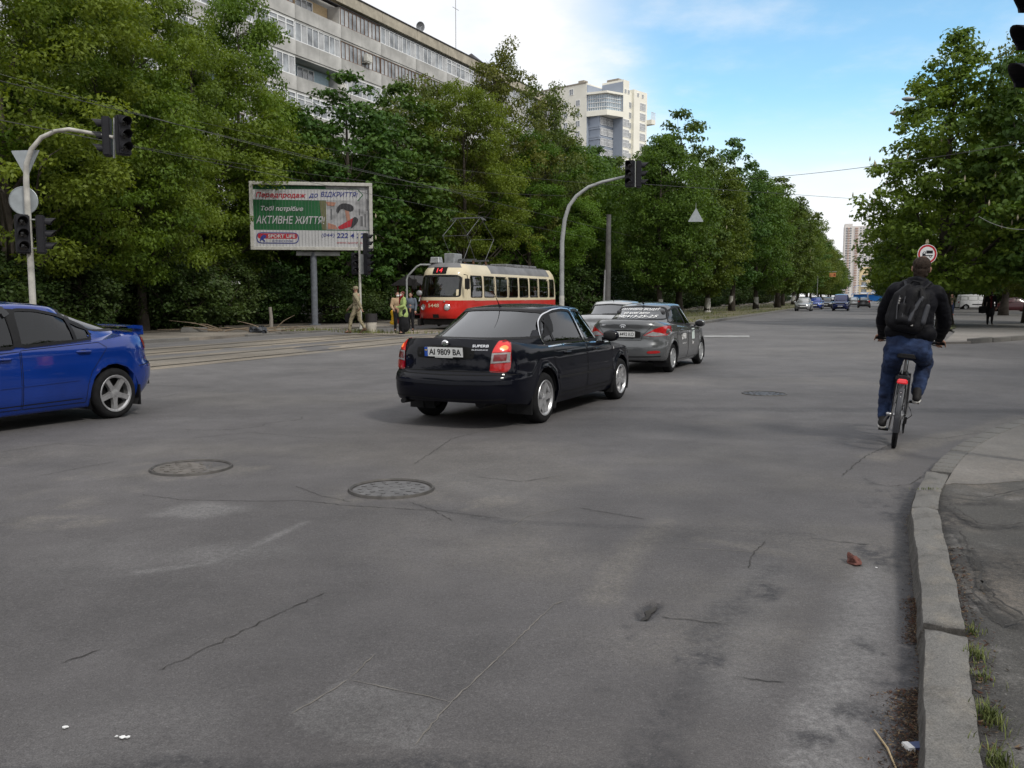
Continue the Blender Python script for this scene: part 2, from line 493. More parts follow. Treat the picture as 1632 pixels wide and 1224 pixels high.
def wear(me, dust=None, dark=None, pale=None):
    for nm, arr in (('dust', dust), ('dark', dark), ('pale', pale)):
        a = me.attributes.new(nm, 'FLOAT', 'POINT')
        a.data.foreach_set('value', np.clip(arr if arr is not None else np.zeros(len(me.vertices)), 0, 1).astype(np.float32))
def grid_mesh(name, xs, ys, zf, keep=None):
    X, Y = np.meshgrid(xs, ys)
    nx, ny = len(xs), len(ys)
    Z = zf(X, Y)
    me = bpy.data.meshes.new(name)
    co = np.stack([X.ravel(), Y.ravel(), Z.ravel()], 1).astype(np.float32)
    i = np.arange(nx * ny).reshape(ny, nx)
    q = np.stack([i[:-1, :-1].ravel(), i[:-1, 1:].ravel(), i[1:, 1:].ravel(), i[1:, :-1].ravel()], 1)
    if keep is not None:
        kx = (X[:-1, :-1] + X[1:, 1:]) / 2; ky = (Y[:-1, :-1] + Y[1:, 1:]) / 2
        q = q[keep(kx, ky).ravel()]
        used = np.unique(q); mp = np.full(nx * ny, -1); mp[used] = np.arange(len(used)); q = mp[q]; co = co[used]
    me.vertices.add(len(co)); me.vertices.foreach_set('co', co.ravel())
    me.loops.add(q.size); me.loops.foreach_set('vertex_index', q.ravel().astype(np.int32))
    me.polygons.add(len(q)); me.polygons.foreach_set('loop_start', np.arange(0, q.size, 4, dtype=np.int32))
    me.polygons.foreach_set('use_smooth', np.ones(len(q), bool))
    me.update(calc_edges=True)
    return me, co[:, 0].astype(float), co[:, 1].astype(float)
def poly_sheet(name, poly, z, mat, step=.5, amp=.01, parent=None, wearf=None, skirt=.0):
    """a ground sheet with the given outline, meshed so that its wear and unevenness can vary"""
    P = resample([tuple(p[:2]) for p in poly], step)
    xs = [p[0] for p in P]; ys = [p[1] for p in P]
    pts = [V(p) for p in P]
    nb = len(pts)
    x = min(xs) + step / 2
    while x < max(xs):
        y = min(ys) + step / 2
        while y < max(ys):
            if inpoly(x, y, P): pts.append(V((x + random.uniform(-.2, .2) * step, y + random.uniform(-.2, .2) * step)))
            y += step
        x += step
    vs, es, fs, *_ = delaunay_2d_cdt(pts, [(i, (i + 1) % nb) for i in range(nb)], [], 1, 1e-5)
    vx = np.array([v.x for v in vs]); vy = np.array([v.y for v in vs])
    zz = z + (vnoise(vx, vy, 1.3, 5, 3) - .5) * 2 * amp
    verts = [(a, b, c) for a, b, c in zip(vx, vy, zz)]
    faces = [tuple(f) for f in fs]
    if skirt:
        k = len(verts)
        verts += [(verts[i][0], verts[i][1], z - skirt) for i in range(nb)]
        faces += [(i, k + i, k + (i + 1) % nb, (i + 1) % nb) for i in range(nb)]
        vx = np.concatenate([vx, vx[:nb]]); vy = np.concatenate([vy, vy[:nb]])
    me = bpy.data.meshes.new(name); me.from_pydata(verts, [], faces)
    bm = bmesh.new(); bm.from_mesh(me); bmesh.ops.recalc_face_normals(bm, faces=bm.faces); bm.to_mesh(me); bm.free()
    up = sum(p.normal.z * p.area for p in me.polygons)
    if up < 0: me.flip_normals()
    if wearf: wear(me, *wearf(vx, vy))
    else: wear(me, sst(vnoise(vx, vy, 3, 11), .5, .75) * .7, sst(vnoise(vx, vy, 2, 12), .6, .8) * .5, sst(vnoise(vx, vy, 1.5, 13), .6, .8) * .4)
    o = link(name, me, mat, parent, smooth=True, ang=60)
    return o
# --- ground to the horizon
gme, gx, gy = grid_mesh('ground', np.linspace(-3000, 3000, 61), np.linspace(-2000, 4000, 61), lambda X, Y: X * 0 - .06)
wear(gme, gx * 0, gx * 0, gx * 0)
tag(link('ground', gme, SOIL), 'bare ground reaching to the horizon', kind='structure')

# --- road
def lines(*segs):
    out = []
    for a, b, h in segs:
        n = max(1, int(round((b - a) / h))); out += list(np.linspace(a, b, n, endpoint=False))
    return np.array(out + [segs[-1][1]])
rx = lines((-80, -30, 5), (-30, -14, .5), (-14, -7, .16), (-7, -3.2, .06), (-3.2, 3.2, .032), (3.2, 9, .06), (9, 20, .25), (20, 40, 1), (40, 200, 8))
ry = lines((-20, 1.8, .8), (1.8, 6.5, .032), (6.5, 11, .06), (11, 18, .12), (18, 45, .4), (45, 70, 1), (70, 430, 8))
def road_z(X, Y):
    z = (vnoise(X, Y, 3.0, 1, 3) - .5) * .022 + (vnoise(X, Y, .5, 2, 2) - .5) * .005
    d = seg_dist(X, Y, G((1042, 962), (1025, 982)))
    z = z - .035 * np.exp(-(d / .045) ** 2)                       # pothole
    return z * sst(60 - np.hypot(X, Y), 0, 20)
rme, x, y = grid_mesh('road', rx, ry, road_z)
wob = (vnoise(x, y, .6, 21, 4) - .5); wob2 = (vnoise(x, y, .15, 22, 3) - .5)
dust = sst(vnoise(x, y, 2.6, 31, 5), .56, .74) * .35
dark = sst(vnoise(x, y, 1.9, 32, 5), .58, .76) * .25
pale = sst(vnoise(x, y, 1.2, 33, 5), .6, .8) * .2
def blot(px, py, rx_, ry_, soft=.5):
    c = gp(px, py); e = gp(px + rx_, py); n = gp(px, py - ry_)
    a = (e - c).length; b = (n - c).length
    r = np.hypot((x - c.x) / a, (y - c.y) / b) + wob * 1.1 + wob2 * .5
    return 1 - sst(r, 1 - soft, 1 + soft * .3)
def streak(pts, w, soft=.6, rough=.8):
    d = seg_dist(x, y, G(*pts)) / w + wob * rough + wob2 * rough * .6
    return 1 - sst(d, 1 - soft, 1 + soft * .4)
def areap(pts, edge=.05):
    P = G(*pts); ins = poly_in(x + wob * edge * 3, y + wob2 * edge * 3, P).astype(float)
    return ins
near = sst(14 - np.hypot(x, y - 2), 0, 5)
for a in ((305, 745, 120, 20), (620, 790, 120, 25), (760, 800, 70, 14), (90, 832, 120, 10), (700, 770, 100, 10)):
    dust = np.maximum(dust, blot(*a) * .55 * sst(vnoise(x, y, .30, 45, 5, .65), .40, .66))
dust = np.maximum(dust, (blot(140, 777, 95, 24) - blot(140, 779, 70, 15) * .9) * .5 * sst(vnoise(x, y, .25, 48, 5, .65), .38, .62))
dust = np.maximum(dust, streak([(1062, 830), (1000, 885), (960, 955)], .13, .9) * .42)
dust = np.maximum(dust, streak([(1120, 858), (1190, 870), (1260, 884)], .11, .9) * .4)
dust = np.maximum(dust, streak([(1400, 730), (1440, 715), (1540, 690), (1632, 664)], .22) * .55)
pale = np.maximum(pale, streak([(215, 912), (330, 897), (400, 872), (485, 832)], .05, .8, .8) * .5)
pale = np.maximum(pale, blot(330, 812, 75, 14) * .55)
pale = np.maximum(pale, blot(360, 880, 130, 22, .8) * .35)
pale = np.maximum(pale, streak([(1390, 905), (1370, 1000), (1330, 1100), (1300, 1224)], .16, .9) * .6)
pale = np.maximum(pale, streak([(1220, 900), (1180, 1000), (1160, 1100)], .22, .9) * .22)
tracks = streak([(1230, 905), (1130, 1010), (1080, 1120), (1020, 1224)], .12, .9, 1.6)
dark = np.maximum(dark, tracks * .45)
for a in ((1005, 1015, 12, 26), (1085, 1058, 12, 12), (1050, 1125, 20, 30), (1035, 1190, 26, 22), (965, 1110, 22, 26), (1010, 1112, 12, 16), (1225, 942, 40, 20), (1395, 885, 45, 30),
          (1420, 820, 30, 26), (1440, 800, 18, 40), (1390, 1160, 70, 45), (1420, 1075, 50, 50), (1130, 1050, 30, 22), (1300, 1180, 40, 20), (276, 1081, 8, 5), (520, 1096, 9, 5)):
    dark = np.maximum(dark, blot(*a) * .75 * sst(vnoise(x, y, .10, 46, 3) + vnoise(x, y, .35, 47, 3) * .8, .86, 1.02))
dark = np.maximum(dark, streak([(1445, 780), (1452, 870), (1468, 1000), (1475, 1100), (1478, 1224)], .10, .9) * .75)
dark = np.maximum(dark, streak([(925, 652), (1200, 653), (1632, 655)], .26, .25, .25) * .42 * (1 - sst(np.abs(x - 9.5), 6, 12) * .6))
dark = np.maximum(dark, (1 - sst(np.abs(y - gp(816, 1215).y + .25 + wob * .25 + .04 * np.sin(x * 7)), .2, .3)) * .62 * (x < .6))
dark = np.maximum(dark, streak([(640, 800), (800, 830), (1000, 838), (1290, 852)], .06, .7) * .35)
dark = np.maximum(dark, blot(1130, 850, 160, 20, .8) * .3)
dark = np.maximum(dark, streak([(0, 705), (300, 640), (700, 600)], .5, .9) * .2)
ptch = areap([(465, 1140), (555, 1085), (720, 1120), (660, 1195), (480, 1175)])
pale = np.maximum(pale, ptch * .34)
dark = np.maximum(dark, 1 - sst(seg_dist(x, y, G((1042, 962), (1034, 972), (1024, 982))) + wob2 * .05, .02, .05))  # pothole darkened in the colour so its hollow reads deeper
old = areap([(-100, 1224), (-100, 900), (300, 905), (620, 1010), (880, 965), (700, 1150), (640, 1224)], .02)
dark = np.maximum(dark, old * .10)
# dust left along the tram rails and the far kerb
S_, T_ = x * SA + y * CA, x * CA - y * SA
trk = sst(T_, -21.2, -20.2) * sst(-T_, 13.6, 14.8) * sst(S_, -10, 5)
dust = np.maximum(dust, trk * sst(vnoise(x, y, 2.2, 41, 4), .35, .7) * .85)
dust = np.maximum(dust, sst(-T_, 21.6, 22.9) * .8)
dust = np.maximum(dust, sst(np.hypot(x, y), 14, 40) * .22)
pale = np.maximum(pale, sst(np.hypot(x, y), 6, 26) * .42)  # paler with distance: grazing sheen and dust painted into the colour
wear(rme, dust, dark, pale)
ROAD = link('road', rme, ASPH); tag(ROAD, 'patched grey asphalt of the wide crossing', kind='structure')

# --- cracks and tarred seams: thin dark ribbons with their own ragged edges
def ribbon(mb, pts, w, z=.004, jit=.02, seed=0):
    rs = random.Random(seed)
    P = resample([tuple(p[:2]) for p in pts], .035, closed=False)
    Q = [(p[0] + rs.uniform(-jit, jit), p[1] + rs.uniform(-jit, jit)) for p in P]
    vs, fs = [], []
    for i, p in enumerate(Q):
        a = Q[max(i - 1, 0)]; b = Q[min(i + 1, len(Q) - 1)]
        dx, dy = b[0] - a[0], b[1] - a[1]; L = math.hypot(dx, dy) + 1e-9
        ww = w * rs.uniform(.35, 1.2) * (1 if 0 < i < len(Q) - 1 else .15)
        X2 = np.array([p[0] - dy / L * ww, p[0] + dy / L * ww]); Y2 = np.array([p[1] + dx / L * ww, p[1] - dx / L * ww])
        zz = road_z(X2, Y2) + z
        vs += [(X2[0], Y2[0], zz[0]), (X2[1], Y2[1], zz[1])]
        if i: fs.append((2 * i - 2, 2 * i - 1, 2 * i + 1, 2 * i))
    mb.add(vs, fs)
CRK = pmat('open crack', (.042, .040, .038), .95, var=.3)
SEAM = pmat('sand filled seam', (.155, .145, .132), .95, var=.25)
mb = MB()
crack_px = [[(225, 788), (290, 797), (400, 799), (480, 798), (560, 806), (700, 814), (800, 826)], [(920, 808), (980, 818), (1030, 826)], [(1290, 857), (1340, 864), (1388, 868)],
            [(1175, 1081), (1210, 1086), (1248, 1090)], [(1380, 770), (1420, 776), (1450, 772), (1470, 760)], [(650, 800), (690, 812), (720, 830)], [(470, 775), (510, 790), (560, 800)],
            [(760, 760), (830, 768), (900, 758)], [(1055, 985), (1090, 988), (1150, 996)], [(60, 760), (120, 748), (190, 735)], [(300, 700), (400, 690), (520, 700)],
            [(0, 722), (90, 708), (160, 712)], [(250, 1070), (300, 1050), (370, 1015), (450, 975), (520, 945)], [(95, 1060), (110, 1053), (160, 1035)], [(660, 740), (720, 700), (760, 690)], [(1190, 905), (1200, 880), (1222, 862)],
            [(1400, 690), (1500, 700), (1560, 690)], [(1340, 760), (1380, 728), (1420, 708)]]
ribbon(mb, G((1043, 960), (1036, 970), (1024, 983)), .022, seed=900, jit=.012, z=.010)  # dark strip over the pothole, painting in the shade of its hollow
for i, c in enumerate(crack_px): ribbon(mb, G(*c), .0036, seed=i, jit=.011)
rr = random.Random(4)
for i in range(7):
    a = rr.uniform(0, 6.28); p = [(rr.uniform(-8, 6), rr.uniform(10, 22))]
    for k in range(rr.randint(4, 12)):
        a += rr.uniform(-.6, .6); p.append((p[-1][0] + .28 * math.cos(a), p[-1][1] + .18 * math.sin(a)))
    ribbon(mb, p, .005, seed=100 + i, jit=.014)
tag(mb.build('road_cracks', CRK), 'network of thin dark cracks in the asphalt', kind='stuff')
mb = MB()
for i, c in enumerate([[(660, 1190), (720, 1120), (800, 1045), (860, 985), (883, 963), (900, 957)], [(465, 1140), (555, 1085)], [(555, 1085), (640, 1103), (720, 1122)], [(555, 1085), (598, 1043)],
                       [(815, 838), (840, 822), (910, 808)], [(1080, 873), (1160, 876), (1220, 880)]]):
    ribbon(mb, G(*c), .0034, seed=50 + i, jit=.0045, z=.003)
tag(mb.build('road_seams', SEAM), 'pale sandy seams round a square asphalt patch', kind='stuff')
# faded white paint: stop line by the grey saloon
P1 = [gp(1122, 535), gp(1194, 535), gp(1195, 538), gp(1122, 538)]
WHITE = pmat('worn road paint', (.27, .27, .265), .8, var=.35, scale=3)
mb = MB(); n = 24
for i in range(n):
    a = P1[0].lerp(P1[1], i / n); b = P1[0].lerp(P1[1], (i + 1) / n); c = P1[3].lerp(P1[2], (i + 1) / n); d = P1[3].lerp(P1[2], i / n)
    w = .012
    mb.add([(a.x, a.y, w), (d.x, d.y, w), (c.x, c.y, w), (b.x, b.y, w)], [(0, 1, 2, 3)])
tag(mb.build('stop_line', WHITE), 'faded white stop line across the far lane', kind='structure')

# --- tram tracks crossing on the left
RAILM = pmat('worn steel rail', (.22, .20, .18), .45, metal=.8, var=.3, scale=2)
GROOVE = pmat('rail groove dirt', (.025, .022, .02), .95)
SLAB = roadmat('track paving slabs', (.15, .135, .115), (.24, .205, .16), (.05, .045, .04), (.24, .22, .2), agg=1.1, patch=.3)
def track_path(tc0, merge):
    out = []
    for s in np.arange(-25, 330, 2.0):
        t = tc0 if not merge else tc0 + (-19.4 - tc0) * smooth01(s, 54, 78)
        out.append((float(s), t))
    return out
for tc0, merge in ((-19.4, False), (-15.9, True)):
    path = [q for q in track_path(tc0, merge) if not merge or q[0] < 80]
    mb = MB(); vs = []; fs = []
    for i, (s, t) in enumerate(path):
        for k, tt in enumerate((-1.35, -.5, .5, 1.35)):
            p = st(s, t + tt); vs.append((p.x, p.y, .005 if s < 46 else .135))
        if i:
            for k in range(3): fs.append((4 * i - 4 + k, 4 * i - 3 + k, 4 * i + 1 + k, 4 * i + k))
    me = bpy.data.meshes.new('tram_track'); me.from_pydata(vs, [], fs)
    if sum(p.normal.z for p in me.polygons) < 0: me.flip_normals()
    vx = np.array([q[0] for q in vs]); vy = np.array([q[1] for q in vs])
    wear(me, sst(vnoise(vx, vy, 3, 51), .35, .7), sst(vnoise(vx, vy, 2, 52), .55, .8) * .5, vx * 0)
    if merge:
        tr = link('tram_track', me, SLAB, smooth=True); tag(tr, 'nearer tram track set flush in the dusty asphalt', kind='structure')
    else:
        tr = link('tram_track', me, SLAB, smooth=True); tag(tr, 'farther tram track under the red tram', kind='structure')
    for off in (-.762, .762):
        r = MB(); g = MB(); pv = [[], []]
        for s, t in path:
            z0 = .010 if s < 46 else .140
            for arr, lo, hi, dz in ((pv[0], -.035, .035, .012), (pv[1], .035, .095, .004)):
                sgn = -1 if off > 0 else 1
                a = st(s, t + off + sgn * lo); b = st(s, t + off + sgn * hi)
                arr += [(a.x, a.y, z0 + dz), (b.x, b.y, z0 + dz)]
        for arr, mbx in ((pv[0], r), (pv[1], g)):
            f = [(2 * i, 2 * i + 1, 2 * i + 3, 2 * i + 2) for i in range(len(path) - 1)]
            mbx.add(arr, f)
        ro = r.build('rail', RAILM, tr); g.build('flange_groove', GROOVE, ro)

# --- grassy tram reserve between the tracks and the street
v_end = [st(47, -10.6), st(46.3, -12), st(46, -14), st(46, -20.6)]
verge_poly = [st(330, -9.6), st(49.5, -9.6), st(47.8, -10.0)] + v_end + [st(330, -20.6)]
def vw(x, y):
    s, t = x * SA + y * CA, x * CA - y * SA
    d = sst(vnoise(x, y, 2.5, 61, 4), .40, .62) * .8
    d = np.maximum(d, sst(t, -11.2, -10.2) * .5 * vnoise(x, y, 2, 62))
    return np.maximum(d, (1 - sst(np.abs(t + 11.8), .5, 1.3)) * .75), sst(vnoise(x, y, 1.5, 63, 4), .5, .75) * .8, d * 0
tag(poly_sheet('verge', verge_poly, .13, VERGE, 2.0, .03, wearf=vw), 'dry grassy strip carrying the tram line beside the street', kind='structure')
KERB = roadmat('weathered kerb concrete', (.135, .130, .122), (.2, .18, .15), (.06, .055, .05), (.2, .2, .19), agg=1.0, bump=.6, patch=.25)
def kerb_stone_mesh(name, L, w=.16, h=.30):
    return MB().box((0, 0, 0), (L, w, h)).mesh(name)
def kerb_run(path, w, top, parent, gap=.012, mesh=None, jitter=.012):
    for a, b in zip(path[:-1], path[1:]):
        a, b = V(a), V(b); d = b - a; L = d.length - gap
        me = MB().box((0, 0, 0), (L, w, .30)).mesh('kerb_stone')
        bm = bmesh.new(); bm.from_mesh(me); bmesh.ops.bevel(bm, geom=bm.edges[:], offset=.018, segments=1, affect='EDGES'); bm.to_mesh(me); bm.free()
        me.materials.append(KERB)
        part('kerb_stone', me, None, parent, ((a.x + b.x) / 2 + random.uniform(-jitter, jitter), (a.y + b.y) / 2 + random.uniform(-jitter, jitter), top - .15 + random.uniform(-jitter, jitter)),
             (random.uniform(-.02, .02), random.uniform(-.012, .012), math.atan2(d.y, d.x)))
vk = thing('street_kerb', None, None, st(48, -9.55)); tag(vk, 'long worn kerb edging the grassy tram strip', kind='structure')
vk.location = (0, 0, 0)
kerb_run([st(47, -10.6), st(47.9, -9.9), st(49.5, -9.5)] + [st(49.5 + 2.2 * i, -9.5) for i in range(1, 60)], .18, .16, vk)
gb = MB(); rg = random.Random(9)                              # rough grass standing on the strip
for i in range(9000):
    s = 47 + 150 * rg.random() ** 1.7; t = rg.uniform(-20.4, -9.9)
    if abs(t + 11.8) < .7 and rg.random() < .8: continue
    p = st(s, t, .12); a = rg.uniform(0, 6.28); h = rg.uniform(.05, .16); w = rg.uniform(.015, .04)
    dx, dy = math.cos(a), math.sin(a)
    gb.add([(p.x - dx * w, p.y - dy * w, p.z), (p.x + dx * w, p.y + dy * w, p.z), (p.x + rg.uniform(-.06, .06), p.y + rg.uniform(-.06, .06), p.z + h)], [(0, 1, 2)])
GRASS = pmat('grass blades', (.085, .12, .03), .7, var=.3, scale=1.2, col2=(.16, .16, .06))
tag(gb.build('grass', GRASS), 'rough short grass on the tram strip', kind='stuff')

# --- far left footway and the soil under the trees
lw = [st(-30, -23.0), st(26, -23.0), st(27.5, -23.3), st(60, -23.3), st(330, -21.2), st(330, -27), st(60, -27.6), st(-30, -27.0)]
def lww(x, y):
    s, t = x * SA + y * CA, x * CA - y * SA
    return .5 + sst(vnoise(x, y, 2.2, 71, 4), .35, .7) * .5, sst(vnoise(x, y, 1.6, 72, 4), .52, .75) * .7 + sst(-t, 25.5, 27) * .6, vnoise(x, y, .6, 73) * .2
tag(poly_sheet('footway', lw, .105, DUSTY, .9, .02, wearf=lww, skirt=.15), 'dusty trodden footway along the tram stop', kind='structure')
fk = thing('footway_kerb', None, None); tag(fk, 'low broken kerb of the footway across the tracks', kind='structure')
kerb_run([st(-24 + 2.1 * i, -22.93) for i in range(24)], .16, .14, fk, jitter=.02)
kerb_run([st(27.8 + 2.1 * i, -23.2) for i in range(9)], .14, .06, fk, jitter=.03)
lawn = [st(-30, -27.0), st(60, -27.6), st(330, -27), st(330, -60), st(-30, -60)]
def lawnw(x, y):
    return sst(vnoise(x, y, 3, 81, 4), .5, .75) * .5, sst(vnoise(x, y, 2, 82, 4), .45, .7), x * 0
tag(poly_sheet('tree_belt_soil', lawn, .11, SOIL, 3.0, .05, wearf=lawnw), 'shaded soil of the tree belt before the flats', kind='structure')

# --- near right: kerb stones, broken footpath, smooth pavement beyond the crack
kz = .125
edge_px = [(1481, 1224), (1478, 998), (1456, 808), (1462, 779), (1480, 748)]
E = [gp(px, py, kz) for px, py in edge_px]
back = (E[0] - E[1]).normalized()
E0 = E[0] + back * 1.6
nk = thing('near_kerb', None, None); tag(nk, 'kerb of rough concrete blocks beside the camera', kind='structure')
gp_ = lambda a, b, g=.009: (a + (b - a).normalized() * g, b - (b - a).normalized() * g)
ks = [(E0 + back * 2.2, E0), gp_(E0, E[1], .014), gp_(E[1], E[2], .014), gp_(E[2], E[3]), gp_(E[3], E[4])]
KW = .145
for i, (a, b) in enumerate(ks):
    d = b - a; L = d.length
    bm = bmesh.new()
    nx, ny, nz = max(3, int(L / .05)), 5, 5
    vs = {}
    rs = np.random.RandomState(200 + i)
    for ix in range(nx + 1):
        for iy in range(ny + 1):
            for iz in range(nz + 1):
                if ix in (0, nx) or iy in (0, ny) or iz in (0, nz):
                    u, w_, h_ = ix / nx * L, iy / ny * KW, iz / nz * .30
                    e = (iy in (0, ny)) + (iz == nz) + (ix in (0, nx))
                    j = .0022
                    q = rs.uniform(-j, j, 3) + np.array([0, .003 * math.sin(u * 3.1 + i) + .003 * math.sin(u * 9 + iy), .005 * math.sin(u * 4.3 + iy * .8 + i)])
                    if e > 1:                                   # worn edges
                        if iy == 0: q[1] += .010
                        if iy == ny: q[1] -= .010
                        if iz == nz: q[2] -= .010
                        if ix == 0: q[0] += .008
                        if ix == nx: q[0] -= .008
                        if rs.rand() < .03: q[2] -= .012
                    if iy == 0: q[1] += .075 * (1 - h_ / .30)
                    vs[ix, iy, iz] = bm.verts.new((u + q[0], -w_ + q[1], h_ + q[2]))
    def quad(*k):
        bm.faces.new([vs[q] for q in k])
    for ix in range(nx):
        for iy in range(ny):
            quad((ix, iy, nz), (ix, iy + 1, nz), (ix + 1, iy + 1, nz), (ix + 1, iy, nz))
        for iz in range(nz):
            quad((ix, 0, iz), (ix, 0, iz + 1), (ix + 1, 0, iz + 1), (ix + 1, 0, iz)); quad((ix, ny, iz), (ix + 1, ny, iz), (ix + 1, ny, iz + 1), (ix, ny, iz + 1))
    for iy in range(ny):
        for iz in range(nz):
            quad((0, iy, iz), (0, iy + 1, iz), (0, iy + 1, iz + 1), (0, iy, iz + 1)); quad((nx, iy, iz), (nx, iy, iz + 1), (nx, iy + 1, iz + 1), (nx, iy + 1, iz))
    bmesh.ops.recalc_face_normals(bm, faces=bm.faces)
    me = bpy.data.meshes.new('kerb_stone'); bm.to_mesh(me); bm.free()
    top = kz + (0, 0, .012, .002, -.012)[i]
    kv = np.array([v.co[:] for v in me.vertices])
    kn_ = vnoise(kv[:, 0] + i * 3, kv[:, 1] * 2 + kv[:, 2], .16, 207, 4)
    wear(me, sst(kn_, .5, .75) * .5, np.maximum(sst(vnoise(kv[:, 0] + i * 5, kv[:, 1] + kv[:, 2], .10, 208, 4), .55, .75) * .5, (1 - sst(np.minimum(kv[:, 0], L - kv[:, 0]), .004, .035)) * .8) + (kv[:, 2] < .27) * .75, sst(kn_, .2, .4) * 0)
    link('kerb_stone', me, KERB, nk, smooth=True, ang=50, loc=(a.x, a.y, top - .30), rz=math.atan2(d.y, d.x))
# flush worn kerb curving round the corner
cpx = [(1480, 748), (1503, 722), (1548, 694), (1632, 664)]
C = [gp(px, py, .09) for px, py in cpx]; C.append(C[-1] + (C[-1] - C[-2]).normalized() * 1.6); C.append(C[-1] + (C[-1] - C[-3]).normalized() * 2)
CS = [V((a_, b_, 0)) for a_, b_ in chaikin([(c.x, c.y) for c in C], 2, closed=False)]
CS = [V((*q, 0)) for q in resample([(c.x, c.y) for c in CS], .55, closed=False)]
CS = [c for i, c in enumerate(CS) if i == 0 or (c - CS[i - 1]).length > .05][::1]
kerb_run([c + V((.085, -.05, 0)) for c in CS], .19, .095, nk, jitter=.003)
def outer(p, q, w):
    d = (q - p).normalized(); return V((p.x + d.y * w, p.y - d.x * w, 0))
o_ = [outer(ks[0][0], ks[0][1], KW), outer(E0, E[1], KW), outer(E[1], E[2], KW), outer(E[2], E[3], KW), outer(E[3], E[4], KW)]
crackline = [gp(1498, 772, .1), gp(1520, 768, .1), gp(1560, 770, .1), gp(1632, 764, .1), gp(1800, 760, .1), gp(2300, 750, .1)]
fp = [(p.x, p.y) for p in o_[:4]] + [(p.x, p.y) for p in crackline] + [(14, 1), (12, -4), (3, -4)]
def fpw(x, y):
    ek = seg_dist(x, y, [(p.x, p.y) for p in o_])
    c = np.zeros(x.shape)
    for ln in ([(1540, 870), (1560, 900), (1575, 940), (1600, 985), (1632, 1000)], [(1510, 810), (1560, 838), (1632, 836)], [(1500, 800), (1600, 800)], [(1535, 940), (1560, 960), (1590, 975)]):
        c = np.maximum(c, 1 - sst(seg_dist(x, y, G(*ln, z=.1)), .01, .05))
    dk = np.maximum(c * .9, (1 - sst(ek + (vnoise(x, y, .3, 91) - .5) * .2, .03, .16)) * .8)
    dk = np.maximum(dk, sst(vnoise(x, y, .7, 92, 4), .55, .72) * .6)
    return sst(vnoise(x, y, .8, 93, 5), .5, .72) * .8, dk, sst(vnoise(x, y, .25, 94, 3), .62, .8) * .5
tag(poly_sheet('footpath', fp, .088, PAVE, .07, .012, wearf=fpw), 'cracked dark footpath asphalt inside the kerb', kind='structure')
mb = MB()
def ribz(pts, w, z, seed):
    rs = random.Random(seed); P = resample([tuple(p[:2]) for p in pts], .05, closed=False); vs = []; fs = []
    for i, p in enumerate(P):
        ww = w * rs.uniform(.3, 1.3); q = (p[0] + rs.uniform(-.012, .012), p[1] + rs.uniform(-.012, .012))
        a = P[max(i - 1, 0)]; b = P[min(i + 1, len(P) - 1)]; dx, dy = b[0] - a[0], b[1] - a[1]; L = math.hypot(dx, dy) + 1e-9
        vs += [(q[0] - dy / L * ww, q[1] + dx / L * ww, z), (q[0] + dy / L * ww, q[1] - dx / L * ww, z)]
        if i: fs.append((2 * i - 2, 2 * i - 1, 2 * i + 1, 2 * i))
    mb.add(vs, fs)
for i, ln in enumerate(([(1538, 868), (1556, 898), (1566, 930), (1590, 962), (1632, 985)], [(1512, 806), (1555, 836), (1600, 842), (1632, 836)], [(1566, 930), (1548, 950), (1585, 985)], [(1520, 790), (1570, 796), (1632, 782)],
                        [(1585, 985), (1610, 1000), (1632, 992)], [(1530, 850), (1542, 868)])):
    ribz(G(*ln, z=.1), .008, .116, 300 + i)
tag(mb.build('footpath_cracks', CRK), 'branching cracks in the footpath asphalt', kind='stuff')
cp = [(p.x + .16, p.y - .10) for p in CS] + [(30, 12), (30, 3), (14, 1.2)] + [(p.x, p.y) for p in crackline[::-1]][1:] + [(o_[4].x, o_[4].y)]
def cpw(x, y):
    return vnoise(x, y, 1.2, 95) * .5, sst(vnoise(x, y, .9, 96), .6, .8) * .4 + (1 - sst(seg_dist(x, y, [(p.x, p.y) for p in crackline]), .02, .15)) * .5, vnoise(x, y, .5, 97) * .25
tag(poly_sheet('pavement', cp, .092, CONC, .14, .006, wearf=cpw, skirt=.06), 'smooth grey pavement ramp at the street corner', kind='structure')
# --- far right corner of the side street
fr = [gp(1505, 548), gp(1545, 547.5), gp(1632, 541)]
fr += [V((26, 36.5, 0)), V((40, 45, 0)), V((70, 66, 0)), V((90, 140, 0)), st(330, 60), st(330, 3.3), st(60, 3.3), st(42, 3.0)]
def frw(x, y):
    s, t = x * SA + y * CA, x * CA - y * SA
    return sst(44 - s, 0, 8) * .75 * (.5 + .5 * vnoise(x, y, 2, 98)), sst(s, 50, 56) * .55 * sst(vnoise(x, y, 6, 99, 3), .3, .6), sst(46 - s, 0, 6) * .35
tag(poly_sheet('corner_pavement', fr, .07, CONC, 1.2, .015, wearf=frw, skirt=.12), 'pale pavement of the far street corner', kind='structure')
ck = thing('corner_kerb', None, None); tag(ck, 'grey kerb stones round the far street corner', kind='structure')
kp = [gp(1546, 547.2), gp(1578, 545), gp(1607, 543), gp(1632, 541), V((21.8, 34.2, 0)), V((24, 35.4, 0)), V((26, 36.4, 0)), V((28.2, 37.8, 0))]
kerb_run(kp, .20, .17, ck, jitter=.015)
gpz = [gp(1500, 525), gp(1504, 518), gp(1524, 519), gp(1523, 526), gp(1512, 529)]
tag(poly_sheet('grass_patch', gpz, .10, VERGE, .4, .03, wearf=lambda x, y: (x * 0 + .1, x * 0 + .6, x * 0)), 'small patch of grass at the foot of the chestnut', kind='structure')
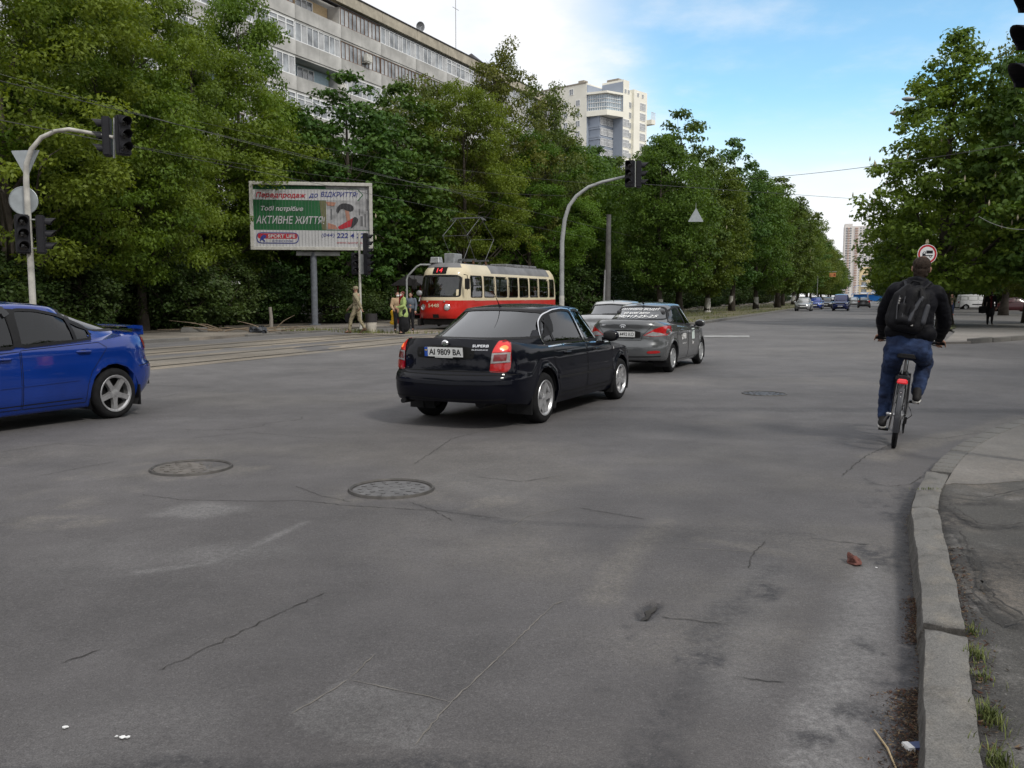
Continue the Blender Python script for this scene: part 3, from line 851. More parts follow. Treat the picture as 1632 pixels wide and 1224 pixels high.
# ================================================================== TREES AND SHRUBS
def leaf_cloud(name, seed, centers, radii, nleaf, L, W, up=.5, droop=.2, palm=0, flat=.6, tints=None):
    """many small leaves spread through clumps; each leaf is a kite of its own"""
    rs = np.random.RandomState(seed)
    n = len(centers)
    cnt = np.maximum(4, (nleaf * (radii ** 2) / np.mean(radii ** 2)).astype(int))
    idx = np.repeat(np.arange(n), cnt)
    N = len(idx)
    d = rs.normal(size=(N, 3)); d /= np.linalg.norm(d, axis=1, keepdims=True)
    rr = rs.rand(N) ** .45
    off = d * rr[:, None] * radii[idx][:, None]; off[:, 2] *= flat
    p = centers[idx] + off
    nrm = d * .7 + rs.normal(size=(N, 3)) * .55; nrm[:, 2] += up
    nrm /= np.linalg.norm(nrm, axis=1, keepdims=True)
    t = np.cross(nrm, rs.normal(size=(N, 3)) + d * .5)
    t /= np.linalg.norm(t, axis=1, keepdims=True) + 1e-9
    out = d.copy(); out[:, 2] *= .2
    t = t + out * .6; t[:, 2] -= droop
    t -= nrm * (t * nrm).sum(1, keepdims=True); t /= np.linalg.norm(t, axis=1, keepdims=True) + 1e-9
    ct = (rs.rand(n) if tints is None else tints)
    tint = np.clip(ct[idx] * .65 + rs.rand(N) * .35, 0, 1)
    if palm:                                                   # hand-shaped leaf: leaflets fan out and hang
        k = palm
        b = np.cross(nrm, t)
        ps, ts, ns, tt = [], [], [], []
        for j in range(k):
            a = (j - (k - 1) / 2) * (2.1 / (k - 1) * 1.0)
            dirv = t * math.cos(a) + b * math.sin(a) - nrm * .45
            dirv /= np.linalg.norm(dirv, axis=1, keepdims=True)
            ps.append(p); ts.append(dirv); ns.append(nrm); tt.append(np.clip(tint + rs.normal(size=N) * .06, 0, 1))
        p, t, nrm, tint = np.concatenate(ps), np.concatenate(ts), np.concatenate(ns), np.concatenate(tt)
        N = len(p)
    b = np.cross(nrm, t); b /= np.linalg.norm(b, axis=1, keepdims=True) + 1e-9
    s = (rs.rand(N) * .6 + .7)[:, None]
    v0 = p; v2 = p + t * L * s
    mid = p + t * L * s * .55
    v1 = mid + b * W * s * .5; v3 = mid - b * W * s * .5
    co = np.stack([v0, v1, v2, v3], 1).reshape(-1, 3).astype(np.float32)
    me = bpy.data.meshes.new(name)
    me.vertices.add(4 * N); me.vertices.foreach_set('co', co.ravel())
    me.loops.add(4 * N); me.loops.foreach_set('vertex_index', np.arange(4 * N, dtype=np.int32))
    me.polygons.add(N); me.polygons.foreach_set('loop_start', np.arange(0, 4 * N, 4, dtype=np.int32))
    me.update(calc_edges=True)
    a = me.attributes.new('tint', 'FLOAT', 'FACE'); a.data.foreach_set('value', tint.astype(np.float32))
    return me
def profile_crown(rs, n, base, H, R, prof, lump=.25, shell=.4):
    """clump centres through a crown whose radius along its height follows prof"""
    f = pchip(prof); out = []
    ph = rs.rand(6) * 6.28
    while len(out) < n:
        u = rs.rand()
        r = f(u)
        if rs.rand() > (r + .08): continue
        a = rs.rand() * 6.283
        l = 1 + lump * (math.sin(2 * a + ph[0] + u * 5) * .5 + math.sin(3 * a + ph[1] - u * 9) * .4 + math.sin(5 * a + ph[2] + u * 13) * .35)
        q = r * R * l * rs.rand() ** shell
        out.append((q * math.cos(a), q * math.sin(a), base + u * (H - base)))
    return np.array(out)
BARK = pmat('tree bark', (.065, .055, .045), .95, var=.35, scale=4, bump=1.0, bscale=14)
BARKL = pmat('lime washed bark', (.42, .41, .38), .95, var=.3, scale=5, bump=.8, bscale=14)
def trunk_mesh(name, seed, H, r0, centers, nbr, lean=.0, split=.35, twig=1.0):
    rs = random.Random(seed); mb = MB()
    tip = H * .86
    path = []; n = 9
    wx, wy = rs.uniform(-1, 1), rs.uniform(-1, 1)
    for i in range(n):
        u = i / (n - 1)
        path.append(V((wx * .35 * math.sin(u * 3) + lean * u * H * .1, wy * .35 * math.sin(u * 2.4 + .5) - wy * .35 * math.sin(.5), -.15 + u * tip)))
    rad_ = [r0 * (1.5 if i == 0 else 1) * (1 - .93 * (i / (n - 1))) + .012 for i in range(n)]
    mb.tube(path, rad_, 10)
    cs = list(centers); rs.shuffle(cs)
    def on(u):
        k = min(n - 2, int(u * (n - 1))); f = u * (n - 1) - k
        return path[k].lerp(path[k + 1], f)
    for c in cs[:nbr]:
        c = V(c); z = max(H * .16, c.z - .62 * math.hypot(c.x, c.y) - rs.uniform(0, 1.2))
        u = min(.95, (z + .15) / (tip + .15)); a = on(u)
        m1 = a.lerp(c, .35) + V((rs.uniform(-.2, .2), rs.uniform(-.2, .2), rs.uniform(-.25, .1)))
        m2 = a.lerp(c, .7) + V((rs.uniform(-.25, .25), rs.uniform(-.25, .25), rs.uniform(-.1, .35)))
        rb = r0 * (1 - .9 * u) * rs.uniform(.32, .5) * twig + .008
        mb.tube([a, m1, m2, c], [rb, rb * .7, rb * .42, .007], 6, caps=False)
        for k in range(3):                                     # twigs
            e = m2.lerp(c, rs.random()) ; g = e + V((rs.uniform(-.7, .7), rs.uniform(-.7, .7), rs.uniform(-.1, .8)))
            mb.tube([e, e.lerp(g, .5) + V((0, 0, .06)), g], [rb * .3 + .004, rb * .2 + .004, .004], 4, caps=False)
    me = mb.mesh(name)
    me.materials.append(BARK)
    me.polygons.foreach_set('use_smooth', [True] * len(me.polygons))
    return me
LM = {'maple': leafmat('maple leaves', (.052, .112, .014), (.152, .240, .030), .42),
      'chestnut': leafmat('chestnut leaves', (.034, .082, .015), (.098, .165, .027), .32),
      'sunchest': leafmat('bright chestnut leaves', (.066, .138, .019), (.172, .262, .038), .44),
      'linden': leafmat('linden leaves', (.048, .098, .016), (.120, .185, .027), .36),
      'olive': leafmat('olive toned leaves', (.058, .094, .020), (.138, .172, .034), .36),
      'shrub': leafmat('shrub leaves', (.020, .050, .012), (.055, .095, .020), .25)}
BLOSS = pmat('chestnut blossom', (.40, .36, .25), .8, var=.2)
TREES = {}
def tree_kind(key, mat, seed, H, base, R, prof, ncl, nleaf, crad, L, W, r0, palm=0, up=.5, droop=.25, lump=.28, shell=.42, nbr=26, flat=.6, bloss=0, twig=1.0):
    rs = np.random.RandomState(seed)
    c = profile_crown(rs, ncl, base, H - crad[1] * .4, R - crad[1] * .5, prof, lump, shell)
    r = rs.uniform(crad[0], crad[1], len(c))
    # clumps farther out from the trunk get a paler tint
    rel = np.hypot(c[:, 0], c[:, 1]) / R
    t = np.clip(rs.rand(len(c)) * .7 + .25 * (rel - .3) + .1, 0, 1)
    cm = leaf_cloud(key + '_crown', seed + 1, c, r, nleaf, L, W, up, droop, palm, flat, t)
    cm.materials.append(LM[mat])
    tm = trunk_mesh(key + '_trunk', seed + 2, H, r0, c, nbr, twig=twig)
    bm_ = None
    if bloss:                                                   # upright candles of blossom
        mb = MB(); o = c[np.argsort(-(rel + rs.rand(len(c)) * .5))][:bloss]
        for q in o:
            k = rs.randint(1, 3)
            for _ in range(k):
                d = rs.normal(size=3) * .28; a = V((q[0] + d[0], q[1] + d[1], q[2] + .2 + d[2] * .3))
                mb.tube([a, a + V((0, 0, .10)), a + V((.01, 0, .26))], [.02, .05, .01], 5, caps=False)
        bm_ = mb.mesh(key + '_blossom'); bm_.materials.append(BLOSS)
    TREES[key] = (tm, cm, bm_)
OVATE = [(0, .35), (.12, .75), (.35, 1), (.6, .9), (.82, .58), (.95, .25), (1, .1)]
BROAD = [(0, .45), (.15, .85), (.4, 1), (.65, .95), (.85, .65), (1, .25)]
CONE = [(0, .62), (.10, .95), (.28, 1), (.48, .86), (.68, .60), (.86, .34), (1, .08)]
LOOSE = [(0, .5), (.2, .9), (.45, 1), (.7, .75), (.85, .5), (1, .25)]
tree_kind('maple_a', 'maple', 11, 14.5, 2.0, 5.6, BROAD, 350, 190, (.45, 1.0), .16, .085, .26, up=.6, droop=.4, nbr=40, shell=.42, flat=.48)
tree_kind('maple_b', 'maple', 23, 13.5, 1.6, 5.2, OVATE, 330, 185, (.45, .98), .16, .085, .22, up=.6, droop=.4, nbr=40, shell=.42, flat=.48)
tree_kind('chestnut_a', 'chestnut', 37, 15, 1.8, 4.6, OVATE, 330, 36, (.48, .92), .20, .085, .30, palm=5, up=1.0, droop=.4, flat=.42, nbr=24, bloss=18)
tree_kind('chestnut_b', 'chestnut', 41, 15, 2.2, 4.3, OVATE, 320, 34, (.48, .95), .21, .09, .28, palm=5, up=1.0, droop=.4, flat=.42, nbr=24)
tree_kind('chestnut_sun', 'sunchest', 53, 15, 1.9, 5.2, CONE, 520, 44, (.45, .92), .17, .075, .34, palm=5, up=1.0, droop=.35, lump=.22, nbr=30, bloss=30, flat=.55)
tree_kind('linden_a', 'linden', 67, 14, 1.8, 4.4, OVATE, 430, 85, (.5, .95), .20, .15, .24, up=.5, droop=.3, nbr=24)
tree_kind('linden_b', 'linden', 71, 14.5, 2.4, 4.8, BROAD, 420, 85, (.5, 1.0), .21, .15, .25, up=.5, droop=.3, nbr=24)
tree_kind('sparse_a', 'olive', 83, 16, 3.0, 4.8, LOOSE, 250, 75, (.35, .8), .20, .11, .25, up=.4, droop=.3, nbr=110, shell=.6, twig=.8)
tree_kind('olive_a', 'olive', 97, 14, 1.5, 5.0, BROAD, 420, 90, (.45, .95), .20, .11, .24, up=.45, droop=.3, nbr=30)
tree_kind('shrub_a', 'shrub', 103, 2.6, .1, 1.6, BROAD, 90, 60, (.25, .55), .13, .08, .04, nbr=14)
tree_kind('shrub_b', 'shrub', 107, 3.4, .2, 1.5, OVATE, 100, 60, (.25, .55), .13, .08, .05, nbr=14)
WASH = MB().lathe([(.40, -.1), (.30, .25), (.27, 1.25), (.262, 1.3)], 12).mesh('whitewash'); WASH.materials.append(BARKL)
WASH.polygons.foreach_set('use_smooth', [True] * len(WASH.polygons))
def plant(key, p, h=None, w=None, rz=0, label='', cat='tree', group=None, name=None, wash=False, z=.1):
    tm, cm, bm_ = TREES[key]
    base_h = {'maple_a': 14.5, 'maple_b': 13.5, 'chestnut_a': 15, 'chestnut_b': 15, 'chestnut_sun': 15, 'linden_a': 14, 'linden_b': 14.5, 'sparse_a': 16, 'olive_a': 14, 'shrub_a': 2.6, 'shrub_b': 3.4}[key]
    sz = (h / base_h) if h else 1.0
    sx = w if w else sz
    h = h
    o = thing(name or {'m': 'maple_tree', 'c': 'chestnut_tree', 'l': 'linden_tree', 's': 'tree', 'o': 'tree'}[key[0]], label, cat, (p.x, p.y, z), rz, group)
    o.scale = (sx, sx, sz)
    part('stems' if cat == 'shrub' else 'trunk', tm, None, o)
    part('crown', cm, None, o)
    if bm_: part('blossom', bm_, None, o)
    if wash: part('whitewash', WASH, None, o)
    return o
GB_ = 'trees of the belt behind the footway'
L_ = [  # px, depth, kind, height, width factor, label
    (-190, 31, 'maple_b', 14.5, 1.05, 'broad green maple partly cut off by the left edge of the picture'),
    (20, 31.5, 'maple_a', 15.5, 1.0, 'tall broad maple rising directly behind the left signal mast'),
    (165, 36, 'maple_b', 15.0, .95, 'yellow-green maple standing right of the left signal mast, above the rear of the blue car'),
    (226, 37.5, 'maple_a', 15.8, .78, 'bushy maple whose crown overhangs the footway left of the billboard'),
    (392, 52, 'maple_b', 19.8, 1.02, 'tall maple reaching up past the end of the grey flats, behind the billboard'),
    (470, 55, 'linden_a', 13.5, 1.0, 'dark linden behind the billboard, between the tall maple and the chestnut'),
    (556, 53, 'chestnut_a', 15.0, 1.0, 'dark chestnut in faded blossom rising above the billboard'),
    (640, 58, 'chestnut_b', 15.6, 1.05, 'dense dark chestnut left of the tram, second from the billboard'),
    (668, 64, 'olive_a', 17.3, .95, 'olive green tree above the tram front, hiding the lower balconies'),
    (738, 62, 'maple_a', 16.5, .95, 'yellow-green maple behind the middle of the tram'),
    (795, 66, 'sparse_a', 20.2, 1.0, 'tall tree with a thin top of bare twigs above the tram'),
    (868, 70, 'sparse_a', 18.5, .95, 'half bare tree standing beside the tall thin-topped one'),
    (845, 67, 'maple_b', 14.0, .98, 'yellowish maple behind the tail of the tram'),
    (930, 80, 'linden_b', 15.0, .95, 'green linden behind the middle curved signal mast'),
    (985, 88, 'linden_a', 15.6, .95, 'linden below the cream tower, right of the middle signal mast'),
]
for i, (px, D, k, h, w, lab) in enumerate(L_):
    p = at(px, 472, D)
    plant(k, p, h, w, i * 1.7 + .4, lab, group=GB_)
# second and third rows of the belt: what shows is a dark mass of crowns between the front ones
rt = random.Random(31)
for i, (px, D, k, h) in enumerate([(-80, 41, 'linden_a', 13), (95, 43, 'olive_a', 14.5), (215, 46, 'linden_b', 14), (318, 47, 'maple_b', 16), (520, 66, 'linden_b', 13), (600, 70, 'linden_a', 14),
                                   (705, 74, 'chestnut_b', 14.5), (770, 78, 'linden_b', 15), (900, 92, 'olive_a', 16), (960, 104, 'chestnut_b', 17), (1030, 112, 'linden_a', 19), (1010, 96, 'linden_b', 14)]):
    where = ('left of the left signal mast', 'right of the left signal mast', 'behind the crown overhanging the footway', 'left of the billboard', 'right of the billboard', 'above the thin signal post', 'above the women at the stop', 'above the tram roof', 'behind the tail of the tram', 'right of the middle signal mast', 'above the silver car', 'between the middle mast and the concrete pole')[i]
    plant(k, at(px, 472, D), h, None, i * 2.1, 'shaded second row tree ' + where, group='second row trees of the belt')
# the street row on the tram reserve, receding towards the far traffic
row = [(1052, 68, 'linden_b', 14.6, .86, 'leafy linden under the lone triangular sign back'), (1082, 72, 'chestnut_a', 17.6, .92, 'tallest dark chestnut peak right of the cream tower'),
       (1128, 80, 'linden_a', 15.0, .95, 'linden between the two chestnut peaks'), (1166, 87, 'chestnut_b', 18.2, .95, 'second dark chestnut peak of the street row'),
       (1205, 98, 'linden_b', 16.2, 1.0, 'rounded linden right of the second chestnut peak'), (1240, 113, 'chestnut_a', 17.8, 1.05, 'dense chestnut halfway along the street row')]
for i, (px, D, k, h, w, lab) in enumerate(row):
    p = at(px, 472, D); plant(k, p, h * .95, w, i * 1.3, lab, group='street trees on the tram strip', wash=True, z=.13)
for i, s in enumerate((128, 141, 154, 168, 183, 199, 217, 237, 259, 283, 308)):
    k = ('linden_a', 'chestnut_b', 'linden_b')[i % 3]
    lab = ('first', 'second', 'third', 'fourth', 'fifth')[i] + ' whitewashed tree of the far row, counted towards the parked cars' if i < 5 else 'small far street tree near the end of the row'
    plant(k, st(s, -13.6 - .5 * (i % 2)), 16.6 - .25 * i + (i % 3) * .5, 1.12, i * 1.9, lab, group='street trees on the tram strip', wash=i < 5, z=.13)
for i, s in enumerate((70, 84, 99, 116, 135, 160, 190, 225, 260)):
    plant(('linden_b', 'chestnut_a', 'maple_b')[i % 3], st(s, -25.5 - (i % 2)), 15.5 + i % 3, 1.05, i * 2.3, 'tree of the back row beyond the tram line', group='back row trees beyond the tram line')
# right hand side of the street
plant('chestnut_sun', at(1508, 472, 46), 15.3, .94, .6, 'big bright green chestnut with blossom candles at the right corner', group='trees on the right of the street', z=.07)
plant('olive_a', at(1640, 472, 50), 16.4, 1.05, 2.0, 'olive toned tree at the right edge, behind the big chestnut', group='trees on the right of the street', z=.07)
plant('chestnut_b', at(1668, 472, 42), 15.6, 1.0, 1.0, 'dark chestnut cut by the right edge of the picture', group='trees on the right of the street', z=.07)
for i, (px, D, k, h) in enumerate([(1440, 104, 'linden_a', 11.5), (1470, 88, 'chestnut_b', 12.5), (1425, 135, 'linden_b', 11), (1570, 98, 'linden_b', 13), (1540, 118, 'linden_a', 14), (1620, 108, 'olive_a', 13), (1500, 125, 'chestnut_a', 14),
                                   (1655, 78, 'linden_a', 13), (1415, 190, 'linden_a', 12), (1600, 70, 'chestnut_b', 13.5), (1420, 260, 'linden_b', 13)]):
    plant(k, at(px, 472, D), h, 1.0, i * 1.1, ('tree just left of the cyclist, beyond the far street corner', 'tree directly behind the no lorries sign', 'low tree left of the cyclist beside the yellow block', 'tree standing over the white van', 'tree left of the white van', 'tree over the dark red car', 'tree above the man with orange shoes', 'tree cut by the right edge behind the car park', 'far tree hiding part of the yellow block', 'dark chestnut above the person in black', 'farthest small tree at the end of the right side')[i], group='trees behind the car park', z=.07)
# undergrowth along the belt
for i in range(46):
    px = -140 + i * 26 + rt.uniform(-12, 12)
    X = (px - 816) / FPX
    tt = -27.6 - rt.uniform(0, 4.5)
    D = tt / (X * CA - SA)
    if not 20 < D < 130: continue
    if 470 < px < 525: continue
    plant('shrub_a' if i % 2 else 'shrub_b', at(px, 472, D), rt.uniform(2.2, 4.0), rt.uniform(.9, 1.5), i * 1.7, 'dark green shrub in the undergrowth below the trees', cat='shrub', group='shrubs of the tree belt', name='shrub')
for i in range(34):
    px = 900 + i * 13
    X = (px - 816) / FPX; tt = -22.6 - (i % 3) * .7
    D = tt / (X * CA - SA)
    if D > 250: continue
    plant('shrub_b' if i % 2 else 'shrub_a', at(px, 472, D), 4.6, 2.0, i, 'dark hedge shrub behind the whitewashed trunks', cat='shrub', group='hedge shrubs beyond the tram line', name='shrub')
for i in range(12):
    plant('shrub_a', at(1440 + i * 22, 472, 112 + (i % 3) * 4), 3.5, 1.9, i * 1.3, 'dark shrub behind the car park', cat='shrub', group='shrubs behind the car park', name='shrub', z=.07)
# ================================================================== BUILDINGS
CONCW = pmat('stained panel concrete', (.37, .365, .35), .9, var=.28, scale=.55, bump=.4, bscale=20, col2=(.42, .415, .40))
BRICKY = pmat('yellowish parapet', (.38, .345, .28), .9, var=.2, scale=1.5)
WHITEF = pmat('white window frame', (.72, .73, .74), .5, var=.08)
BROWNF = pmat('brown window frame', (.16, .10, .07), .6, var=.2)
PANE = pmat('dull window glass', (.10, .115, .13), .08, var=.55, scale=.9, spec=.8, col2=(.26, .28, .30))
PANEC = pmat('curtained window glass', (.34, .35, .36), .12, var=.4, scale=1.1, spec=.8)
OCHRE = pmat('peach loggia paint', (.58, .44, .27), .85, var=.1)
LBLUE = pmat('pale blue loggia paint', (.36, .47, .53), .85, var=.1)
DARKM = pmat('dark roof metal', (.035, .033, .035), .6, var=.2)
METAL = pmat('galvanised metal', (.38, .39, .40), .45, metal=.5, var=.2)
def frame_mesh(name, w, h, n, bar=.07, depth=.08, tr=0):
    mb = MB()
    mb.box((0, 0, bar / 2), (w, depth, bar)).box((0, 0, h - bar / 2), (w, depth, bar))
    for i in range(n + 1):
        mb.box((-w / 2 + bar / 2 + (w - bar) * i / n, 0, h / 2), (bar, depth, h - 2 * bar - .004))
    if tr: mb.box((0, -.003, h * tr), (w - 2 * bar, depth * .8, bar * .7))
    return mb.mesh(name)
def pane_mesh(name, w, h, n):
    mb = MB()
    for i in range(n):
        x0 = -w / 2 + w * i / n + .03; x1 = -w / 2 + w * (i + 1) / n - .03
        a = .006 * ((i * 7) % 3 - 1)
        mb.add([(x0, .01, .04), (x1, .01 + a, .04), (x1, .01 + a, h - .04), (x0, .01, h - .04)], [(0, 1, 2, 3)], mi=(i * 5 + 1) % 3 == 0)
    return mb.mesh(name)
# --- nine storey panel flats behind the trees; local x runs away along the facade, local -y faces the street
FA = rad(26.2)
fl = thing('apartment_building', 'long nine storey grey panel block with glazed balconies above the trees', 'building', (-15.7, 76, 0), math.pi / 2 - FA)
X0, X1, ST, BASE = -58.0, 50.0, 2.8, 1.3
top = BASE + 9 * ST
MB().box(((X0 + X1) / 2, 7.6, top / 2 + .2), (X1 - X0, 12.5, top + .4)).build('wall', CONCW, fl)
mbp = MB(); x = X0
while x < X1 - .1:
    mbp.box((x + 3, -.02, top + .62), (5.96, .5, .95)); x += 6
mbp.build('parapet', BRICKY, fl, bevel=.02)
MB().box(((X0 + X1) / 2, .1, top + 1.14), (X1 - X0 + .2, .9, .09)).build('coping', DARKM, fl)
MB().box(((X0 + X1) / 2, 7, top + .9), (X1 - X0, 11, .3)).build('roof', DARKM, fl)
sl = MB().box((0, 0, 0), (5.98, 1.36, .16)).mesh('floor_slab'); sl.materials.append(CONCW)
panel = MB()
panel.box((-1.5, 0, 0), (2.975, .10, 1.12)).box((1.5, .006, 0), (2.975, .10, 1.12))
panel = panel.mesh('balcony_panel'); panel.materials.append(CONCW)
fin = MB().box((0, 0, 0), (.12, 1.3, 2.62)).mesh('side_wall'); fin.materials.append(CONCW)
fr8 = frame_mesh('window', 5.9, 1.5, 8); fr8.materials.append(WHITEF)
fr8b = frame_mesh('window', 5.9, 1.5, 10, .06); fr8b.materials.append(BROWNF)
fr8c = frame_mesh('window', 5.9, 1.5, 6, .10, tr=.72); fr8c.materials.append(WHITEF)
pn8 = pane_mesh('pane', 5.8, 1.5, 8); pn10 = pane_mesh('pane', 5.8, 1.5, 10); pn6 = pane_mesh('pane', 5.8, 1.5, 6)
for q in (pn8, pn10, pn6): q.materials.append(PANE); q.materials.append(PANEC)
door = frame_mesh('balcony_door', 2.2, 2.0, 3, .08); door.materials.append(WHITEF)
doorp = pane_mesh('pane', 2.2, 2.0, 3); doorp.materials.append(PANE); doorp.materials.append(PANEC)
bk = {}
for nm, m in (('o', OCHRE), ('b', LBLUE)):
    q = MB().box((0, 0, 0), (5.7, .04, 2.55)).mesh('loggia_back'); q.materials.append(m); bk[nm] = q
rb = random.Random(12)
nb = int((X1 - X0) / 6)
for f in range(9):
    z0 = BASE + f * ST
    for b in range(nb):
        xc = X0 + 6 * b + 3
        if f < 3 and xc > -8: continue
        if f < 5 and xc > 8: continue
        part('floor_slab', sl, None, fl, (xc, .68, z0))
        o = part('balcony_panel', panel, None, fl, (xc, -.02 + rb.uniform(-.01, .01), z0 + .56 + .08))
        if b % 2 == 0: part('side_wall', fin, None, fl, (xc - 3.0, .72, z0 + 1.4))
        key = (f, b)
        openl = {(8, 9): 'o', (6, 9): 'b', (5, 7): 'b', (4, 9): 'b', (7, 6): 'o'}.get(key)
        if openl:
            part('loggia_back', bk[openl], None, fl, (xc, 1.3, z0 + 1.4))
            w = part('balcony_door', door, None, fl, (xc - .3, 1.24, z0 + .55)); part('pane', doorp, None, w)
        else:
            k = rb.choice((0, 0, 0, 1, 2, 2)) if key != (7, 9) else 0
            w = part('window', (fr8, fr8b, fr8c)[k], None, fl, (xc, .02 + rb.uniform(0, .05), z0 + 1.22))
            part('pane', (pn8, pn10, pn6)[k], None, w)
acm = MB().box((0, 0, 0), (.85, .34, .6)).lathe([(.22, 0), (.22, .02)], 12, Matrix.Translation((-.12, -.175, 0)) @ Matrix.Rotation(math.pi / 2, 4, 'X')).box((0, .1, -.4), (.8, .5, .05)).mesh('air_conditioner')
acm.materials.append(pmat('air conditioner casing', (.55, .54, .50), .5))
for xc, z in ((5.5, BASE + 7 * ST + 2.9), (1.6, BASE + 6 * ST + 2.4), (17, BASE + 5 * ST + 2.6)):
    part('air_conditioner', acm, None, fl, (xc, -.35, z - .9))
vh = MB().box((30, 2.5, top + 1.6), (1.6, 1.6, 1.2)).add([(29, 1.5, top + 2.2), (31, 1.5, top + 2.2), (31, 3.5, top + 2.2), (29, 3.5, top + 2.2), (30, 2.5, top + 3.1)], [(0, 1, 4), (1, 2, 4), (2, 3, 4), (3, 0, 4)])
vh.build('roof_vent', DARKM, fl)
MB().tube([(29, 4, top), (29, 4, top + 9)], .05, 6).tube([(28.3, 4, top + 8), (29.7, 4, top + 8)], .03, 5).build('antenna', METAL, fl)
MB().lathe([(.02, .12), (.3, .05), (.5, -.06)], 14, Matrix.Translation((15.5, .3, top + 1.9)) @ Matrix.Rotation(rad(75), 4, 'Y')).tube([(15.5, .3, top + 1), (15.5, .3, top + 1.9)], .04, 5).build('satellite_dish', METAL, fl)
# the boarded yellow window low on the left
MB().box((-37.5, -.12, 2.9), (1.3, .06, 1.3)).build('window_board', pmat('orange board', (.45, .25, .06), .8), fl)
# --- cream tower with a glazed corner
CREAM = pmat('cream render', (.84, .82, .73), .85, var=.05, scale=.2)
BGREY = pmat('blue grey render', (.30, .34, .41), .85, var=.06, scale=.2)
tw = thing('tower_block', 'tall cream tower block with a blue grey glazed corner', 'building', (26.9, 250, 0), 0)
Lv, Rv = V((-.75, .66, 0)).normalized(), V((.66, .75, 0)).normalized()
def tp(a, b, z): return tuple(Lv * a + Rv * b + V((0, 0, z)))
TOPZ, A = 62.0, 7.5
def tblock(mb, a0, a1, b0, b1, z0, z1):
    vs = [tp(a0, b0, z0), tp(a1, b0, z0), tp(a1, b1, z0), tp(a0, b1, z0), tp(a0, b0, z1), tp(a1, b0, z1), tp(a1, b1, z1), tp(a0, b1, z1)]
    return mb.add(vs, [(0, 1, 2, 3), (7, 6, 5, 4), (0, 4, 5, 1), (1, 5, 6, 2), (2, 6, 7, 3), (3, 7, 4, 0)])
mb = MB(); tblock(mb, A, 30, 0, 22, 0, TOPZ); mb.build('wall', CREAM, tw)
mb = MB(); tblock(mb, 0, A - .02, A, 10.5, 0, TOPZ + 1.2); tblock(mb, .8, A - .02, 10.52, 13.0, 0, TOPZ - 1.6); tblock(mb, 0, A - .02, 13.02, 20, 0, TOPZ - .6); mb.build('wall', CREAM, tw)
mb = MB(); tblock(mb, A - .12, A - .01, .1, A - .12, 0, TOPZ - .4); tblock(mb, .1, A - .12, A - .12, A - .01, 0, TOPZ + .6); mb.build('corner_wall', BGREY, tw)
mb = MB(); tblock(mb, A, 30, -.15, .15, TOPZ, TOPZ + .4); tblock(mb, A + 4, A + 6, 4, 6, TOPZ, TOPZ + 2.2); tblock(mb, 2, 6, 7.8, 9.8, TOPZ + 1.2, TOPZ + 1.9); mb.build('roof_edge', pmat('roof edge', (.30, .27, .23), .8), tw)
mb = MB()                                                       # two storey glazed volume over a cream slab
def wedge(mb, z0, z1, q=.6):
    p = [tp(A - .2, q, z0), tp(A - .2, A - .2, z0), tp(q, A - .2, z0), tp(q + 1.5, q + 1.5, z0)]
    t = [(x_, y_, z1) for x_, y_, _ in p]
    return mb.add(p + t, [(0, 1, 2, 3), (7, 6, 5, 4), (0, 4, 5, 1), (1, 5, 6, 2), (2, 6, 7, 3), (3, 7, 4, 0)])
GZ0, GZ1 = TOPZ - 7.9, TOPZ - 3.3
wedge(mb, GZ0, GZ1); mb.build('glazed_corner', pmat('pale blue glazing', (.30, .38, .44), .08, var=.4, scale=.35, spec=.8), tw)
wedge(MB(), GZ0 - 1.5, GZ0 - .02, -.3).build('corner_slab', CREAM, tw); wedge(MB(), GZ1 + .02, GZ1 + .6, -.2).build('corner_slab', CREAM, tw)
def bar(mb, p, q, r=.10): mb.tube([p, q], r, 4)
mb = MB()
for i in range(9):
    f = i / 8
    for (s0, s1) in (((A - .2, .6), (2.1, 2.1)), ((2.1, 2.1), (.6, A - .2))):
        a = s0[0] + (s1[0] - s0[0]) * f; b = s0[1] + (s1[1] - s0[1]) * f
        bar(mb, tp(a - .06, b - .06, GZ0), tp(a - .06, b - .06, GZ1), .08)
for z in (GZ0 + .1, GZ0 + 1.0, GZ0 + 2.3, GZ0 + 3.3, GZ1 - .1):
    mb.tube([tp(A - .26, .54, z), tp(2.04, 2.04, z), tp(.54, A - .26, z)], .12, 4)
mb.build('glazing_bars', WHITEF, tw)
twf = frame_mesh('window', 1.5, 1.7, 2, .14, .14); twf.materials.append(WHITEF)
twp = MB().box((0, .02, .85), (1.4, .04, 1.6)).mesh('pane'); twp.materials.append(PANE)
bayf = frame_mesh('bay_window', 3.0, 2.1, 4, .14, .14, tr=.6); bayf.materials.append(WHITEF)
bayp = MB().box((0, .02, 1.05), (2.9, .04, 2.0)).mesh('pane'); bayp.materials.append(PANEC)
angL = math.atan2(Lv.y, Lv.x); angR = math.atan2(Rv.y, Rv.x)
def on_left(a, z, mesh, pm, off=.05):                            # face at b = 0
    p = V(tp(a, -off, z)); w = part(mesh.name.split('.')[0], mesh, None, tw, p, (0, 0, angL + math.pi)); part('pane', pm, None, w)
def on_right(b, z, mesh, pm, a=0, off=.05):
    p = V(tp(a - off, b, z)); w = part(mesh.name.split('.')[0], mesh, None, tw, p, (0, 0, angR)); part('pane', pm, None, w)
